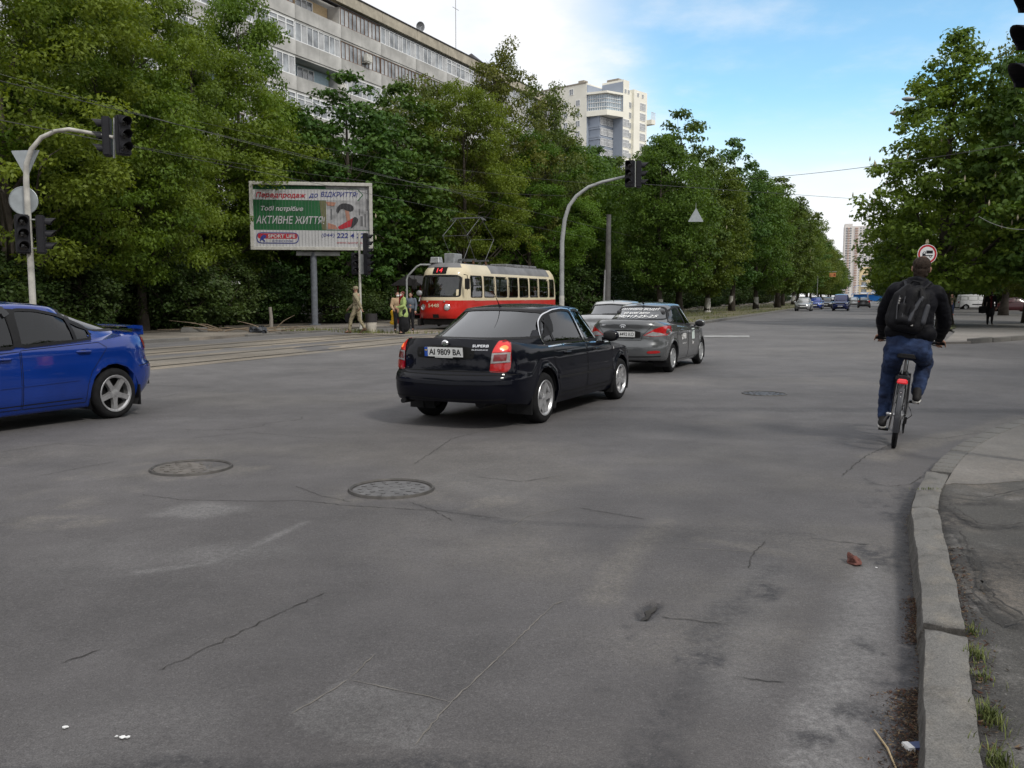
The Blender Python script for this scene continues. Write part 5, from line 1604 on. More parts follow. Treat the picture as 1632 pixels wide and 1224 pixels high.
# ---------------------------------------------------------------- the black saloon in the middle
BLACK = pmat('black blue car paint', (.0015, .0020, .006), .5, var=.15, scale=3, spec=.05, coat=.5)
P1b = dict(w=[(.15, .80), (.24, .83), (.34, .865), (.48, .880), (.62, .882), (.66, .876), (.80, .872), (.90, .855), (.97, .825), (1.04, .765), (1.10, .70)],
           xf=[(.15, 2.20), (.25, 2.28), (.45, 2.35), (.6, 2.32), (.72, 2.22), (.80, 2.1), (1.0, 2.0)],
           xr=[(.20, -2.26), (.28, -2.36), (.36, -2.425), (.50, -2.455), (.60, -2.452), (.645, -2.435), (.665, -2.392), (.72, -2.378), (.90, -2.362), (1.0, -2.335), (1.06, -2.30), (1.12, -2.24)],
           sh=[(-2.5, 1.035), (-2.30, 1.045), (-1.9, 1.01), (-1.2, .965), (0, .945), (.9, .915), (1.3, .86), (1.9, .76), (2.3, .66)],
           bot=[(-2.5, .34), (-2.1, .31), (-1.8, .27), (-1.1, .205), (1.1, .205), (1.8, .22), (2.4, .24)],
           crown=[(-2.4, .035), (-1.8, .05), (0, .02), (1.0, .06), (1.8, .07), (2.3, .05)], wheels=(-1.40, 1.40), rw=.318, arch=.375, archq=1.0, track=1.545, tw=.21, rim=.218, floor=.20, nf=2.9, nr=3.6, xmf=1.35, xmr=-1.55, flare=.018)
P1c = dict(xbf=1.12, xtf=.36, xbr=-1.98, xtr=-1.0, xmf=.1, xmr=-.60, wb=.825, wt=.635, nf=2.9, nr=3.2, tum=1.35, bulf=.05, bulr=.06, rtap=.10, rt0=.3,
           roof=[(-1.0, 1.385), (-.7, 1.415), (-.3, 1.432), (.0, 1.428), (.36, 1.378)], crown=.05)
w1 = roundc([(-.02, .985), (-.085, 1.10), (-.16, 1.385), (-.40, 1.402), (-.68, 1.385), (-.90, 1.335), (-1.07, 1.245), (-1.165, 1.13), (-1.185, 1.045), (-1.14, .985)], .06)
w1f = roundc([(.90, .965), (.70, 1.09), (.40, 1.27), (.20, 1.365), (.02, 1.39), (-.12, 1.392), (-.055, 1.10), (.01, .975)], .06)
r1 = roundc([(-.735, 1.065), (.735, 1.065), (.68, 1.22), (.60, 1.378), (.3, 1.405), (.0, 1.412), (-.3, 1.405), (-.60, 1.378), (-.68, 1.22)], .06)
f1 = roundc([(-.64, .99), (.64, .99), (.52, 1.37), (0, 1.395), (-.52, 1.37)], .06)
d1r = [(-.02, .27), (-.02, .93), (-1.08, .955), (-1.13, .80), (-1.02, .62), (-.95, .45), (-.93, .27)]
d1f = [(.99, .27), (1.0, .62), (.96, .90), (.02, .93), (.02, .27)]
pr = gp(871, 673); hd1 = rad(90 - 26.5)
# rear axle sits where its wheel meets the road in the photograph
c1 = V((.45 - .86 * .895 + 1.4 * .446, 10.96 + .86 * .446 + 1.4 * .895, 0))
car1, B1, C1, s1, sc1, sa1 = make_car('saloon_car', 'black saloon with lit brake lights in the middle of the crossing, plate AI 9809 BA', 'car', P1b, P1c, BLACK, (c1.x, c1.y, 0), hd1, 1.25,
                                      windows=[w1, w1f], rear=r1, front=f1, doors=[d1r, d1f])
for w_ in (w1, w1f):
    cx_ = sum(p[0] for p in w_) / len(w_); cz_ = sum(p[1] for p in w_) / len(w_)
    sc1.line('chrome_trim', 'L', [(cx_ + (p[0] - cx_) * 1.055, cz_ + (p[1] - cz_) * 1.10) for p in w_], .012, .007, CHROME, car1, closed=True, mirror=True)
car1.scale = (1.02, 1.02, 1.01); car1.location.x -= .04
DOORS1 = [o for o in car1.children if o.name.startswith('door') and 'gap' not in o.name]
handle(s1, DOORS1[0], -.72, .855, BLACK); handle(s1, DOORS1[2], .30, .845, BLACK)
sc1.line('window_divider', 'L', [(-.90, .99), (-.98, 1.31)], .03, .006, DARKP, car1, mirror=True)
s1.line('belt_trim', 'L', [(-1.25, .985 - .035), (-.6, .955), (.3, .935), (.95, .91)], .014, .006, CHROME, car1, mirror=True)
s1.line('side_moulding', 'L', [(-1.0, .545), (1.0, .53)], .030, .006, DARKP, car1, mirror=True)
s1.line('sill_line', 'L', [(-.98, .33), (1.0, .325)], .012, .003, GAP, car1, mirror=True)
# boot lid, lamps, badge, plate
bt = [(-.575, .70), (.575, .70), (.60, .84), (.565, .95), (.575, 1.035), (-.575, 1.035), (-.565, .95), (-.60, .84)]
s1.line('boot_gap', 'B', bt[-1:] + bt[:5], .008, .003, GAP, car1)
def taillamp(sk, root, outer, bands, off=.006, rimmat=None, mirror=True):
    lo = sk.patch('tail_lamp', 'B', outer, off, rimmat or LAMPR, root, .035, mirror=mirror)
    for o, sg in zip(lo, (1, -1)):
        for i, (nm, poly, m) in enumerate(bands):
            P = [(u * sg, v) for u, v in poly]
            sk.patch(nm, 'B', P, off + .003 + .002 * i, m, o, .03)
    return lo
LO = [(.575, .70), (.80, .69), (.855, .73), (.858, .86), (.83, .97), (.775, 1.045), (.69, 1.075), (.64, 1.06), (.605, .95), (.592, .84)]
NW = lambda P: [(.575 + (u - .575) * .70, v) for u, v in P]
taillamp(s1, car1, NW(roundc(LO, .03)), [(a, NW(b), c) for a, b, c in [
    ('brake_lens', [(.60, .925), (.832, .935), (.80, 1.00), (.745, 1.045), (.69, 1.06), (.645, 1.045), (.615, .97)], LAMPON),
    ('bulb_glow', chaikin([(.70, .95), (.79, .95), (.795, .985), (.74, 1.01), (.69, .985)], 2), LAMPHOT),
    ('clear_lens', [(.590, .80), (.848, .815), (.835, .925), (.60, .918)], LAMPW),
    ('smoke_lens', [(.625, .825), (.80, .832), (.80, .905), (.63, .9)], LAMPP),
    ('lower_lens', [(.585, .715), (.80, .705), (.845, .74), (.848, .805), (.592, .792)], LAMPR)]])
s1.patch('plate_recess', 'B', chaikin([(-.36, .845), (.36, .845), (.39, .87), (.39, 1.0), (-.39, 1.0), (-.39, .87)], 1), .002, GAP, car1, .06)
pl = plate(car1, 'AI 9809 BA', -2.378, .925, tilt=rad(-6))
MB().box((-.010, 0, -.064), (.006, .24, .010)).build('dealer_strip', PLATE, pl)
M = Matrix.Translation((-2.352, .0, 1.015)) @ Matrix.Rotation(rad(-90 - 14), 4, 'Y')
bdg = MB().lathe([(0, .018), (.038, .016), (.044, .014), (.048, .008), (.050, -.01)], 24, M).build('badge', CHROME, car1, smooth=True)
bv = [(-.028, -.006), (-.004, -.012), (.004, -.030), (.010, -.012), (.016, -.012), (.016, .000), (.024, .012), (.014, .010), (.010, .026), (.002, .010), (-.012, .008), (-.02, .022), (-.024, .006)]
MB().prism([(b, a) for a, b in bv], .004, M, z0=.0165).build('winged_arrow', pmat('badge green grey', (.10, .13, .11), .4), bdg)
s1.letters('model_lettering', 'B', 'SUPERB', -.45, 1.0, .030, .19, CHROME, car1, flip=True, off=.005, fat=.02)
s1.letters('model_lettering', 'B', 'ELEGANCE', -.45, .955, .013, .19, CHROME, car1, flip=True, off=.005)
s1.line('bumper_moulding', 'B', [(-.80, .575), (0, .56), (.80, .575)], .035, .006, pmat('bumper strip', (.006, .007, .012), .4), car1)
s1.line('bumper_gap', 'B', [(-.84, .668), (0, .655), (.84, .668)], .010, .002, GAP, car1)
hl = chaikin([(.52, .62), (.80, .66), (.82, .76), (.60, .75)], 1)
s1.patch('headlamp', 'F', hl, .005, HEADL, car1, .05, mirror=True)
s1.patch('headlamp_side', 'L', chaikin([(1.86, .66), (2.05, .64), (2.08, .73), (1.78, .79)], 1), .006, HEADL, car1, .05, mirror=True)
s1.patch('side_repeater', 'L', [(1.02, .80), (1.06, .80), (1.06, .84), (1.02, .835)], .006, LAMPW, car1, .03, mirror=True)
mirror_pair(car1, .78, .83, .96, BLACK)
MB().tube([(-.90, 0, 1.425), (-.95, 0, 1.455)], [.022, .016], 8).tube([(-.93, 0, 1.44), (-1.18, 0, 1.70)], [.007, .003], 6).build('antenna', DARKP, car1)
for xw, sg in ((-1.40, 1), (-1.40, -1), (1.40, 1), (1.40, -1)):
    MB().box((xw - .375, sg * .765, .28), (.02, .20, .26), rz=0).build('mud_flap', DARKP, car1)
MB().tube([(-2.2, .55, .315), (-2.42, .56, .315)], .03, 10).build('exhaust', DARKP, car1)
s1.line('bumper_lip', 'B', [(-.74, .38), (0, .365), (.74, .38)], .012, .003, GAP, car1)
# ---------------------------------------------------------------- the grey taxi saloon
GREY = pmat('graphite car paint', (.115, .12, .125), .26, metal=.45, var=.12, scale=3, coat=.9)
P2b = dict(w=[(.15, .77), (.24, .80), (.34, .835), (.5, .850), (.70, .846), (.84, .842), (.92, .825), (.98, .80), (1.04, .74), (1.12, .66)],
           xf=[(.15, 2.0), (.25, 2.08), (.45, 2.15), (.6, 2.12), (.72, 2.02), (.80, 1.9), (1.0, 1.8)],
           xr=[(.20, -2.06), (.28, -2.14), (.40, -2.20), (.52, -2.215), (.60, -2.205), (.66, -2.165), (.72, -2.15), (.84, -2.145), (.95, -2.13), (1.02, -2.15), (1.07, -2.13), (1.12, -2.05)],
           sh=[(-2.3, 1.075), (-2.10, 1.075), (-1.7, 1.045), (-1.2, .99), (0, .93), (.9, .89), (1.2, .85), (1.8, .74), (2.1, .64)],
           bot=[(-2.3, .30), (-1.9, .28), (-1.6, .25), (-1.0, .19), (1.0, .19), (1.6, .2), (2.2, .22)],
           crown=[(-2.2, .04), (-1.6, .05), (0, .02), (1.0, .06), (1.8, .07), (2.2, .05)], wheels=(-1.285, 1.285), rw=.306, arch=.36, track=1.48, tw=.185, rim=.20, floor=.18, nf=2.6, nr=3.1, xmf=1.1, xmr=-1.35, flare=.015)
P2c = dict(xbf=1.22, xtf=.36, xbr=-1.74, xtr=-.78, xmf=.1, xmr=-.5, wb=.775, wt=.555, nf=2.8, nr=2.8, tum=1.35, bulf=.05, bulr=.05, rtap=.12, rt0=.3,
           roof=[(-.8, 1.345), (-.5, 1.395), (-.1, 1.415), (.1, 1.412), (.36, 1.375)], crown=.055)
w2r = roundc([(-.10, .985), (-.19, 1.36), (-.45, 1.355), (-.75, 1.28), (-.98, 1.14), (-1.06, 1.06), (-.95, 1.03)], .06)
w2f = roundc([(1.0, .935), (.72, 1.10), (.42, 1.26), (.20, 1.345), (-.05, 1.372), (-.14, 1.37), (-.05, .975)], .06)
r2 = roundc([(-.62, 1.11), (.62, 1.11), (.56, 1.25), (.48, 1.355), (0, 1.385), (-.48, 1.355), (-.56, 1.25)], .06)
f2 = roundc([(-.62, .97), (.62, .97), (.48, 1.37), (0, 1.395), (-.48, 1.37)], .06)
d2r = [(-.09, .25), (-.09, .925), (-.92, .975), (-1.05, .88), (-.98, .68), (-.88, .5), (-.86, .25)]
d2f = [(.93, .25), (.95, .6), (.92, .865), (-.05, .92), (-.05, .25)]
ya2 = rad(25.2)
c2 = V((3.39 - .82 * math.cos(ya2), 18.3 + .82 * math.sin(ya2), 0)) + V((math.sin(ya2), math.cos(ya2), 0)) * 1.285
car2, B2, C2, s2, sc2, sa2 = make_car('saloon_car', 'dark grey taxi saloon with white writing on its rear window, ahead of the black car', 'car', P2b, P2c, GREY, (c2.x, c2.y, 0), math.pi / 2 - ya2, 1.0,
                                      windows=[w2r, w2f], rear=r2, front=f2, doors=[d2r, d2f], glass=(GLASS_C, GLASS_C, GLASS_D), style='ten', rimmat=STEELC)
DOORS2 = [o for o in car2.children if o.name.startswith('door') and 'gap' not in o.name]
handle(s2, DOORS2[0], -.66, .875, GREY); handle(s2, DOORS2[2], .30, .845, GREY)
WL = pmat('white vinyl lettering', (.82, .82, .82), .6, var=.05)
wy = [(1.312, .058, .72, 'ПОТРІБНІ ВОДІЇ'), (1.237, .044, .48, 'на нові авто'), (1.160, .064, .80, '(068)413-25-25')]
for z, h, w, t in wy: sc2.letters('window_lettering', 'B', t, 0, z, h, w * 1.15, WL, car2, off=.012, flip=True, shear=.2, fat=.004)
taillamp(s2, car2, [(.42, .80), (.62, .775), (.815, .80), (.835, .87), (.825, .985), (.76, .99), (.60, .92)], [('clear_lens', [(.45, .806), (.63, .785), (.79, .808), (.74, .845), (.60, .875)], LAMPW)], rimmat=LAMPR)
s2.patch('plate_recess', 'B', chaikin([(-.34, .745), (.34, .745), (.37, .78), (.36, .905), (-.36, .905), (-.37, .78)], 1), .002, GAP, car2, .06)
plate(car2, 'AH 4492 KO', -2.166, .825, tilt=rad(-2))
s2.line('boot_gap', 'B', [(-.60, 1.06), (-.54, .95), (-.40, .80), (-.38, .70), (.38, .70), (.40, .80), (.54, .95), (.60, 1.06)], .008, .003, GAP, car2)
for sg in (1, -1): s2.patch('rear_reflector', 'B', chaikin([(sg * .52, .43), (sg * .74, .44), (sg * .72, .50), (sg * .50, .485)], 1), .006, LAMPR, car2, .05)
s2.line('bumper_crease', 'B', [(-.74, .375), (0, .36), (.74, .375)], .02, .004, GAP, car2)
M = Matrix.Translation((-2.148, 0, .985)) @ Matrix.Rotation(rad(-90), 4, 'Y')
em = MB()
for i in range(20):
    a0, a1 = 2 * math.pi * i / 20, 2 * math.pi * (i + 1) / 20
    em.tube([(.034 * math.sin(a0), .062 * math.cos(a0), .01), (.034 * math.sin(a1), .062 * math.cos(a1), .01)], .006, 5, M, caps=False)
em.tube([(-.026, .03, .012), (.026, .016, .012)], .006, 5, M).tube([(-.026, -.016, .012), (.026, -.03, .012)], .006, 5, M).tube([(-.004, .022, .012), (.004, -.022, .012)], .006, 5, M)
em.build('badge', CHROME, car2)
s2.letters('model_lettering', 'B', 'ACCENT', .45, 1.005, .022, .14, CHROME, car2, flip=True)
def right_letters(sk, nm, t, x, z, h, w, m, par, fat=.02):
    vs, fs = text_geo(t, h, w, fat=fat); L, N = sk.lay('L', [(x + a, z + b) for a, b, _ in vs], .006)
    return MB().add([(p.x, -p.y, p.z) for p in L], fs).build(nm, m, par)
right_letters(s2, 'door_lettering', '9988', -.42, .735, .13, .30, WL, car2)
L, N = s2.lay('L', [(-.66, .74), (-.635, .78), (-.61, .77), (-.62, .74), (-.59, .70), (-.57, .71), (-.55, .68), (-.60, .65)], .006)
MB().add([(p.x, -p.y, p.z) for p in L], [tuple(range(8))]).build('phone_symbol', WL, car2)
right_letters(s2, 'door_lettering', 'виклик таксі', -.42, .585, .03, .34, WL, car2, .01)
right_letters(s2, 'door_lettering', 'Uber', .36, .565, .075, .17, WL, car2)
pa = s2.lay('L', [(.26, .64), (.50, .64), (.50, .88), (.26, .88)], .007)[0]
MB().add([(p.x, -p.y, p.z) for p in pa], [(0, 1, 2, 3)]).build('door_sticker', pmat('pale green sticker', (.60, .68, .65), .6, var=.1), car2)
mirror_pair(car2, .80, .80, .93, GREY)
MB().tube([(-.72, 0, 1.435), (-.80, 0, 1.47)], [.02, .014], 8).tube([(-.78, 0, 1.46), (-.88, 0, 1.58)], [.007, .003], 6).build('antenna', DARKP, car2)
s2.patch('headlamp', 'F', chaikin([(.46, .60), (.76, .64), (.78, .74), (.6, .72)], 1), .005, HEADL, car2, .05, mirror=True)
s2.patch('headlamp_side', 'L', chaikin([(1.72, .66), (1.92, .63), (1.86, .74), (1.55, .80)], 1), .006, HEADL, car2, .05, mirror=True)
# ---------------------------------------------------------------- the silver car hidden beside the taxi
SILV = pmat('silver car paint', (.42, .43, .44), .28, metal=.55, var=.08, coat=.8)
c3 = V((3.02, 24.6, 0))
P3c = dict(P2c); P3c.update(roof=[(-.8, 1.40), (-.5, 1.43), (-.1, 1.44), (.36, 1.39)])
car3, B3, C3, s3, sc3, _ = make_car('saloon_car', 'silver car half hidden between the black saloon and the grey taxi', 'car', P2b, P3c, SILV, (c3.x, c3.y, 0), math.pi / 2 - rad(21), .75,
                                    windows=[w2r, w2f], rear=r2, front=f2, doors=[d2r, d2f], glass=(GLASS_T, GLASS_T, GLASS_D), style='ten', rimmat=STEELC)
s3.patch('tail_lamp', 'B', [(.50, .78), (.80, .80), (.82, .96), (.62, .97)], .006, LAMPR, car3, .05, mirror=True)
s3.line('boot_gap', 'B', [(-.60, 1.06), (-.54, .95), (-.40, .70), (.40, .70), (.54, .95), (.60, 1.06)], .008, .003, GAP, car3)
sc3.line('wiper', 'B', [(.05, 1.12), (-.35, 1.135)], .02, .012, DARKP, car3)
mirror_pair(car3, .80, .80, .93, SILV)
MB().tube([(-.62, 0, 1.475), (-.66, 0, 1.60)], [.012, .004], 6).build('antenna', DARKP, car3)
# ---------------------------------------------------------------- the blue saloon at the left
BLUE = pmat('bright blue car paint', (.004, .030, .215), .20, metal=.12, var=.10, scale=2, coat=1.0)
P4b = dict(w=[(.15, .78), (.24, .82), (.34, .855), (.5, .872), (.66, .878), (.78, .870), (.86, .868), (.92, .852), (.98, .82), (1.05, .75), (1.12, .68)],
           xf=[(.15, 2.05), (.25, 2.14), (.45, 2.20), (.6, 2.18), (.72, 2.08), (.80, 1.95), (1.0, 1.85)],
           xr=[(.20, -1.96), (.28, -2.07), (.40, -2.18), (.50, -2.22), (.60, -2.225), (.66, -2.20), (.70, -2.15), (.80, -2.135), (.95, -2.12), (1.04, -2.11), (1.08, -2.08), (1.12, -2.02)],
           sh=[(-2.3, 1.05), (-2.10, 1.06), (-1.7, 1.035), (-1.2, .985), (0, .925), (.9, .875), (1.2, .84), (1.8, .73), (2.1, .63)],
           bot=[(-2.3, .34), (-2.0, .27), (-1.6, .22), (-1.0, .185), (1.0, .185), (1.6, .2), (2.2, .22)],
           crown=[(-2.2, .04), (-1.6, .05), (0, .02), (1.0, .07), (1.8, .08), (2.2, .05)], wheels=(-1.32, 1.32), rw=.318, arch=.365, track=1.545, tw=.205, rim=.225, floor=.18, nf=2.5, nr=2.7, xmf=1.1, xmr=-1.35, flare=.010)
P4c = dict(xbf=1.16, xtf=.30, xbr=-1.86, xtr=-.86, xmf=.1, xmr=-.5, wb=.79, wt=.56, nf=2.8, nr=2.8, tum=1.35, bulf=.05, bulr=.07, rtap=.12, rt0=.3,
           roof=[(-.9, 1.345), (-.6, 1.395), (-.2, 1.42), (.1, 1.415), (.30, 1.39)], crown=.055)
w4r = roundc([(-.12, .955), (-.15, 1.355), (-.20, 1.375), (-.45, 1.365), (-.75, 1.305), (-1.05, 1.18), (-1.12, 1.13), (-1.13, 1.005), (-1.0, .998)], .06)
w4f = roundc([(.98, .915), (.70, 1.09), (.42, 1.26), (.20, 1.36), (.0, 1.39), (-.06, 1.388), (-.06, .95)], .06)
r4 = roundc([(-.62, 1.10), (.62, 1.10), (.56, 1.25), (.48, 1.36), (0, 1.39), (-.48, 1.36), (-.56, 1.25)], .06)
f4 = roundc([(-.62, .96), (.62, .96), (.48, 1.37), (0, 1.395), (-.48, 1.37)], .06)
d4r = [(-.07, .25), (-.07, .915), (-1.12, .965), (-1.22, .90), (-1.12, .78), (-.98, .62), (-.92, .45), (-.90, .25)]
d4f = [(.95, .25), (.97, .6), (.93, .85), (-.05, .905), (-.05, .25)]
h4 = rad(-118.0)
fw4 = V((math.cos(h4), math.sin(h4), 0)); lf4 = V((-fw4.y, fw4.x, 0))
c4 = V((-5.20, 11.33, 0)) - lf4 * .86 + fw4 * 1.32
car4, B4, C4, s4, sc4, sa4 = make_car('saloon_car', 'bright blue saloon with a boot spoiler leaving at the left edge', 'car', P4b, P4c, BLUE, (c4.x, c4.y, 0), h4, 1.25,
                                      windows=[w4r, w4f], rear=r4, front=f4, doors=[d4r, d4f], glass=(GLASS_T, GLASS_C, GLASS_D))
car4.scale = (1, 1, 1.045)
DOORS4 = [o for o in car4.children if o.name.startswith('door') and 'gap' not in o.name]
handle(s4, DOORS4[0], -.88, .865, BLUE); handle(s4, DOORS4[2], .16, .83, BLUE)
sc4.line('window_divider', 'L', [(-.88, 1.0), (-.86, 1.27)], .05, .006, DARKP, car4, mirror=True)
sc4.line('door_pillar', 'L', [(-.09, .95), (-.11, 1.385)], .10, .0065, DARKP, car4, mirror=True)
sc4.line('wind_deflector', 'L', [(-.06, 1.30), (-.03, 1.365), (.12, 1.365), (.30, 1.305)], .085, .02, glassmat('smoked deflector', (.16, .155, .17), .02), car4, mirror=True)
s4.line('side_moulding', 'L', [(-.80, .535), (-.075, .518)], .022, .010, BLUE, car4, mirror=True)
s4.line('side_moulding', 'L', [(-.045, .517), (.95, .50)], .022, .010, BLUE, car4, mirror=True)
s4.line('sill_line', 'L', [(-.86, .30), (.97, .285)], .012, .003, GAP, car4, mirror=True)
s4.patch('tail_lamp', 'B', chaikin([(.46, .86), (.72, .84), (.735, .90), (.71, .99), (.60, 1.01)], 1), .006, LAMPR, car4, .04, mirror=True)
s4.line('bumper_gap', 'L', [(-1.70, .64), (-1.95, .665), (-2.12, .67)], .008, .003, GAP, car4, mirror=True)
plate(car4, '', -2.155, .80, tilt=0)
sp = MB()
prof = [(-1.985, 1.120), (-2.00, 1.150), (-1.88, 1.160), (-1.77, 1.150), (-1.79, 1.138)]
n = 18; vs = []; fs = []
for i in range(n + 1):
    y = -.70 + 1.4 * i / n; bow = .10 * (abs(y) / .7) ** 2
    vs += [(a + bow, y, b + .004 - .012 * (abs(y) / .7) ** 3) for a, b in prof]
for i in range(n):
    for k in range(5): fs.append((i * 5 + k, i * 5 + (k + 1) % 5, (i + 1) * 5 + (k + 1) % 5, (i + 1) * 5 + k))
fs += [tuple(range(5)), tuple(range(n * 5, n * 5 + 5))[::-1]]
sp.add(vs, fs)
for sg in (-1, 1): sp.box((-1.88, sg * .64, 1.085), (.16, .045, .12), top=.9)
sp.build('boot_spoiler', BLUE, car4, smooth=True, ang=40, bevel=.008)
mirror_pair(car4, .80, .82, .93, BLUE)
for sg in (1, -1): MB().box((-1.32 - .372, sg * .77, .27), (.02, .20, .26)).build('mud_flap', DARKP, car4)
s4.patch('headlamp', 'F', chaikin([(.46, .60), (.76, .64), (.78, .74), (.6, .72)], 1), .005, HEADL, car4, .05, mirror=True)
# ---------------------------------------------------------------- small traffic and parked cars far down the street
PVb = dict(w=[(.15, .80), (.3, .86), (.6, .88), (.9, .87), (1.05, .85), (1.15, .82)], xf=[(.15, 2.1), (.3, 2.2), (.55, 2.22), (.8, 2.12), (1.0, 1.95), (1.15, 1.8)], xr=[(.2, -2.1), (.35, -2.2), (.6, -2.2), (1.2, -2.16)],
           sh=[(-2.3, 1.10), (0, 1.08), (1.0, 1.02), (1.5, .98), (2.2, .80)], bot=[(-2.3, .28), (2.3, .24)], crown=[(-2.2, .02), (0, .02), (1.5, .07), (2.2, .05)], wheels=(-1.36, 1.36), rw=.31, arch=.36, track=1.5, tw=.2, rim=.2, floor=.2, nf=3, nr=5, xmf=1.2, xmr=-1.6)
PVc = dict(xbf=1.50, xtf=.62, xbr=-2.14, xtr=-2.02, xmf=.3, xmr=-1.5, wb=.82, wt=.66, nf=3, nr=4, tum=1.5, bulf=.04, bulr=.01, roof=[(-2.1, 1.70), (-1, 1.76), (0, 1.78), (.62, 1.70)], crown=.05)
wv = [[(.95, 1.12), (.60, 1.45), (.40, 1.60), (-.02, 1.60), (-.02, 1.12)], [(-.12, 1.12), (-.12, 1.60), (-1.1, 1.60), (-1.1, 1.12)], [(-1.2, 1.14), (-1.2, 1.58), (-1.9, 1.56), (-1.95, 1.14)]]
fv = chaikin([(-.68, 1.10), (.68, 1.10), (.58, 1.66), (-.58, 1.66)], 1)
def far_car(px, py, back, paint, label, hd=None, van=False, group='far traffic and parked cars'):
    p = gp(px, py)
    h = hd if hd is not None else (math.pi / 2 - YAW + (0 if back else math.pi))
    if van: r = make_car('van', label, 'van', PVb, PVc, paint, (p.x, p.y, 0), h, .5, group, windows=wv, front=fv, rear=chaikin([(-.6, 1.15), (.6, 1.15), (.56, 1.6), (-.56, 1.6)], 1), glass=(GLASS_T,) * 3, interior=False, style='ten', rimmat=STEELC, doors=[[(1.0, .3), (1.0, 1.0), (-.05, 1.05), (-.05, .3)], [(-.1, .3), (-.1, 1.05), (-1.0, 1.05), (-1.0, .3)]])
    else: r = make_car('parked_car', label, 'car', P2b, P2c, paint, (p.x, p.y, 0), h, .45, group, windows=[w2r, w2f], rear=r2, front=f2, glass=(GLASS_T,) * 3, interior=False, style='ten', rimmat=STEELC)
    s = r[3]
    z = .86 if van else .68
    s.patch('headlamp', 'F', [(.50, z - .08), (.78, z - .06), (.76, z + .07), (.52, z + .04)], .008, HEADL, r[0], .08, mirror=True)
    s.patch('grille', 'F', [(-.4, z - .10), (.4, z - .10), (.42, z), (-.42, z)], .008, DARKP, r[0], .1)
    s.patch('bumper_intake', 'F', [(-.5, .3), (.5, .3), (.5, .42), (-.5, .42)], .008, DARKP, r[0], .1)
    s.patch('tail_lamp', 'B', [(.55, .80), (.78, .80), (.78, .98), (.6, .98)], .008, LAMPR, r[0], .08, mirror=True)
    x = r[1].xf(.5)
    MB().box((x + .02, 0, .5), (.03, .5, .11)).build('number_plate', PLATE, r[0])
    mirror_pair(r[0], .9 if van else .8, .80, 1.1 if van else .92, paint if not van else DARKP)
    return r
NAVY = pmat('navy van paint', (.012, .022, .11), .25, coat=.8, var=.1); DKC = pmat('dark grey car paint', (.03, .032, .035), .25, coat=.8, var=.1)
WHC = pmat('white van paint', (.70, .71, .72), .3, coat=.6, var=.04); REDC = pmat('dark red car paint', (.045, .006, .009), .3, coat=.6, var=.1)
far_car(1281, 495.5, False, SILV, 'silver saloon parked on the left kerb, first in the far row')
far_car(1300, 493.0, False, BLUE, 'blue car parked behind the silver saloon in the far row')
far_car(1317, 491.5, False, DKC, 'dark car parked between the blue car and the driving blue van')
far_car(1325, 488.0, False, SILV, 'pale car at the back of the far row, behind the blue van')
far_car(1340, 495.0, False, NAVY, 'navy blue van driving towards the camera down the street', van=True, group='far moving vehicles')
far_car(1377, 490.5, True, DKC, 'dark hatchback driving away beside the cyclist, below the blue awnings', group='far moving vehicles')
far_car(1361, 488.5, True, SILV, 'light car far ahead between the navy van and the dark hatchback', group='far moving vehicles')
wv_ = far_car(1556, 493.5, False, WHC, 'white passenger van standing in the car park behind the person in black', hd=rad(-13), van=True, group=None)
far_car(1612, 497.5, False, REDC, 'dark red car in the shade at the right edge of the car park', hd=rad(170), group=None)
wv_[3].line('side_rub_strip', 'L', [(-.7, .62), (.95, .62)], .12, .008, DARKP, wv_[0], mirror=True)
# ================================================================== TRAM
TRED = pmat('red tram paint', (.50, .018, .012), .35, var=.1, scale=1.5, coat=.4)
TCRM = pmat('cream tram paint', (.62, .54, .38), .4, var=.08, scale=1.2, coat=.3)
TGRY = pmat('grey tram roof', (.155, .155, .16), .6, var=.2, scale=1.5)
TDRK = pmat('tram underframe', (.018, .017, .017), .8, var=.3)
GLASS_TR = glassmat('tram glass', (.62, .66, .66), .03)
tram_p = gp(0, 530)
tc_ = st(36.6 + 7.0, -19.4)                                   # body centre
tram = thing('tram', 'red and cream tram number 14 standing at the stop, seen from its front corner', 'tram', (tc_.x, tc_.y, .13), math.pi / 2 - YAW + math.pi)
TP = dict(w=[(.3, 1.22), (.9, 1.25), (1.5, 1.25), (2.5, 1.20), (2.75, 1.12), (2.95, .92)], xf=[(.3, 6.85), (.7, 7.0), (1.3, 6.98), (1.5, 6.95), (2.45, 6.60), (2.7, 6.48), (2.95, 6.2)],
          xr=[(.3, -6.9), (.9, -7.0), (1.5, -6.95), (2.5, -6.7), (2.75, -6.6), (2.95, -6.35)], sh=[(-7, 2.86), (-6, 2.92), (6, 2.92), (7, 2.86)], bot=[(-7, .42), (-5.5, .40), (5.5, .40), (7, .42)], crown=[(-7, .08), (-5.5, .16), (5.5, .16), (7, .08)],
          wheels=(), rw=.33, arch=.1, nf=2.7, nr=2.8, xmf=5.4, xmr=-5.6, floor=.4, track=1.5)
TB = Body(TP, 1.0); tme = TB.mesh('tram')
tsk = Skin(tme)
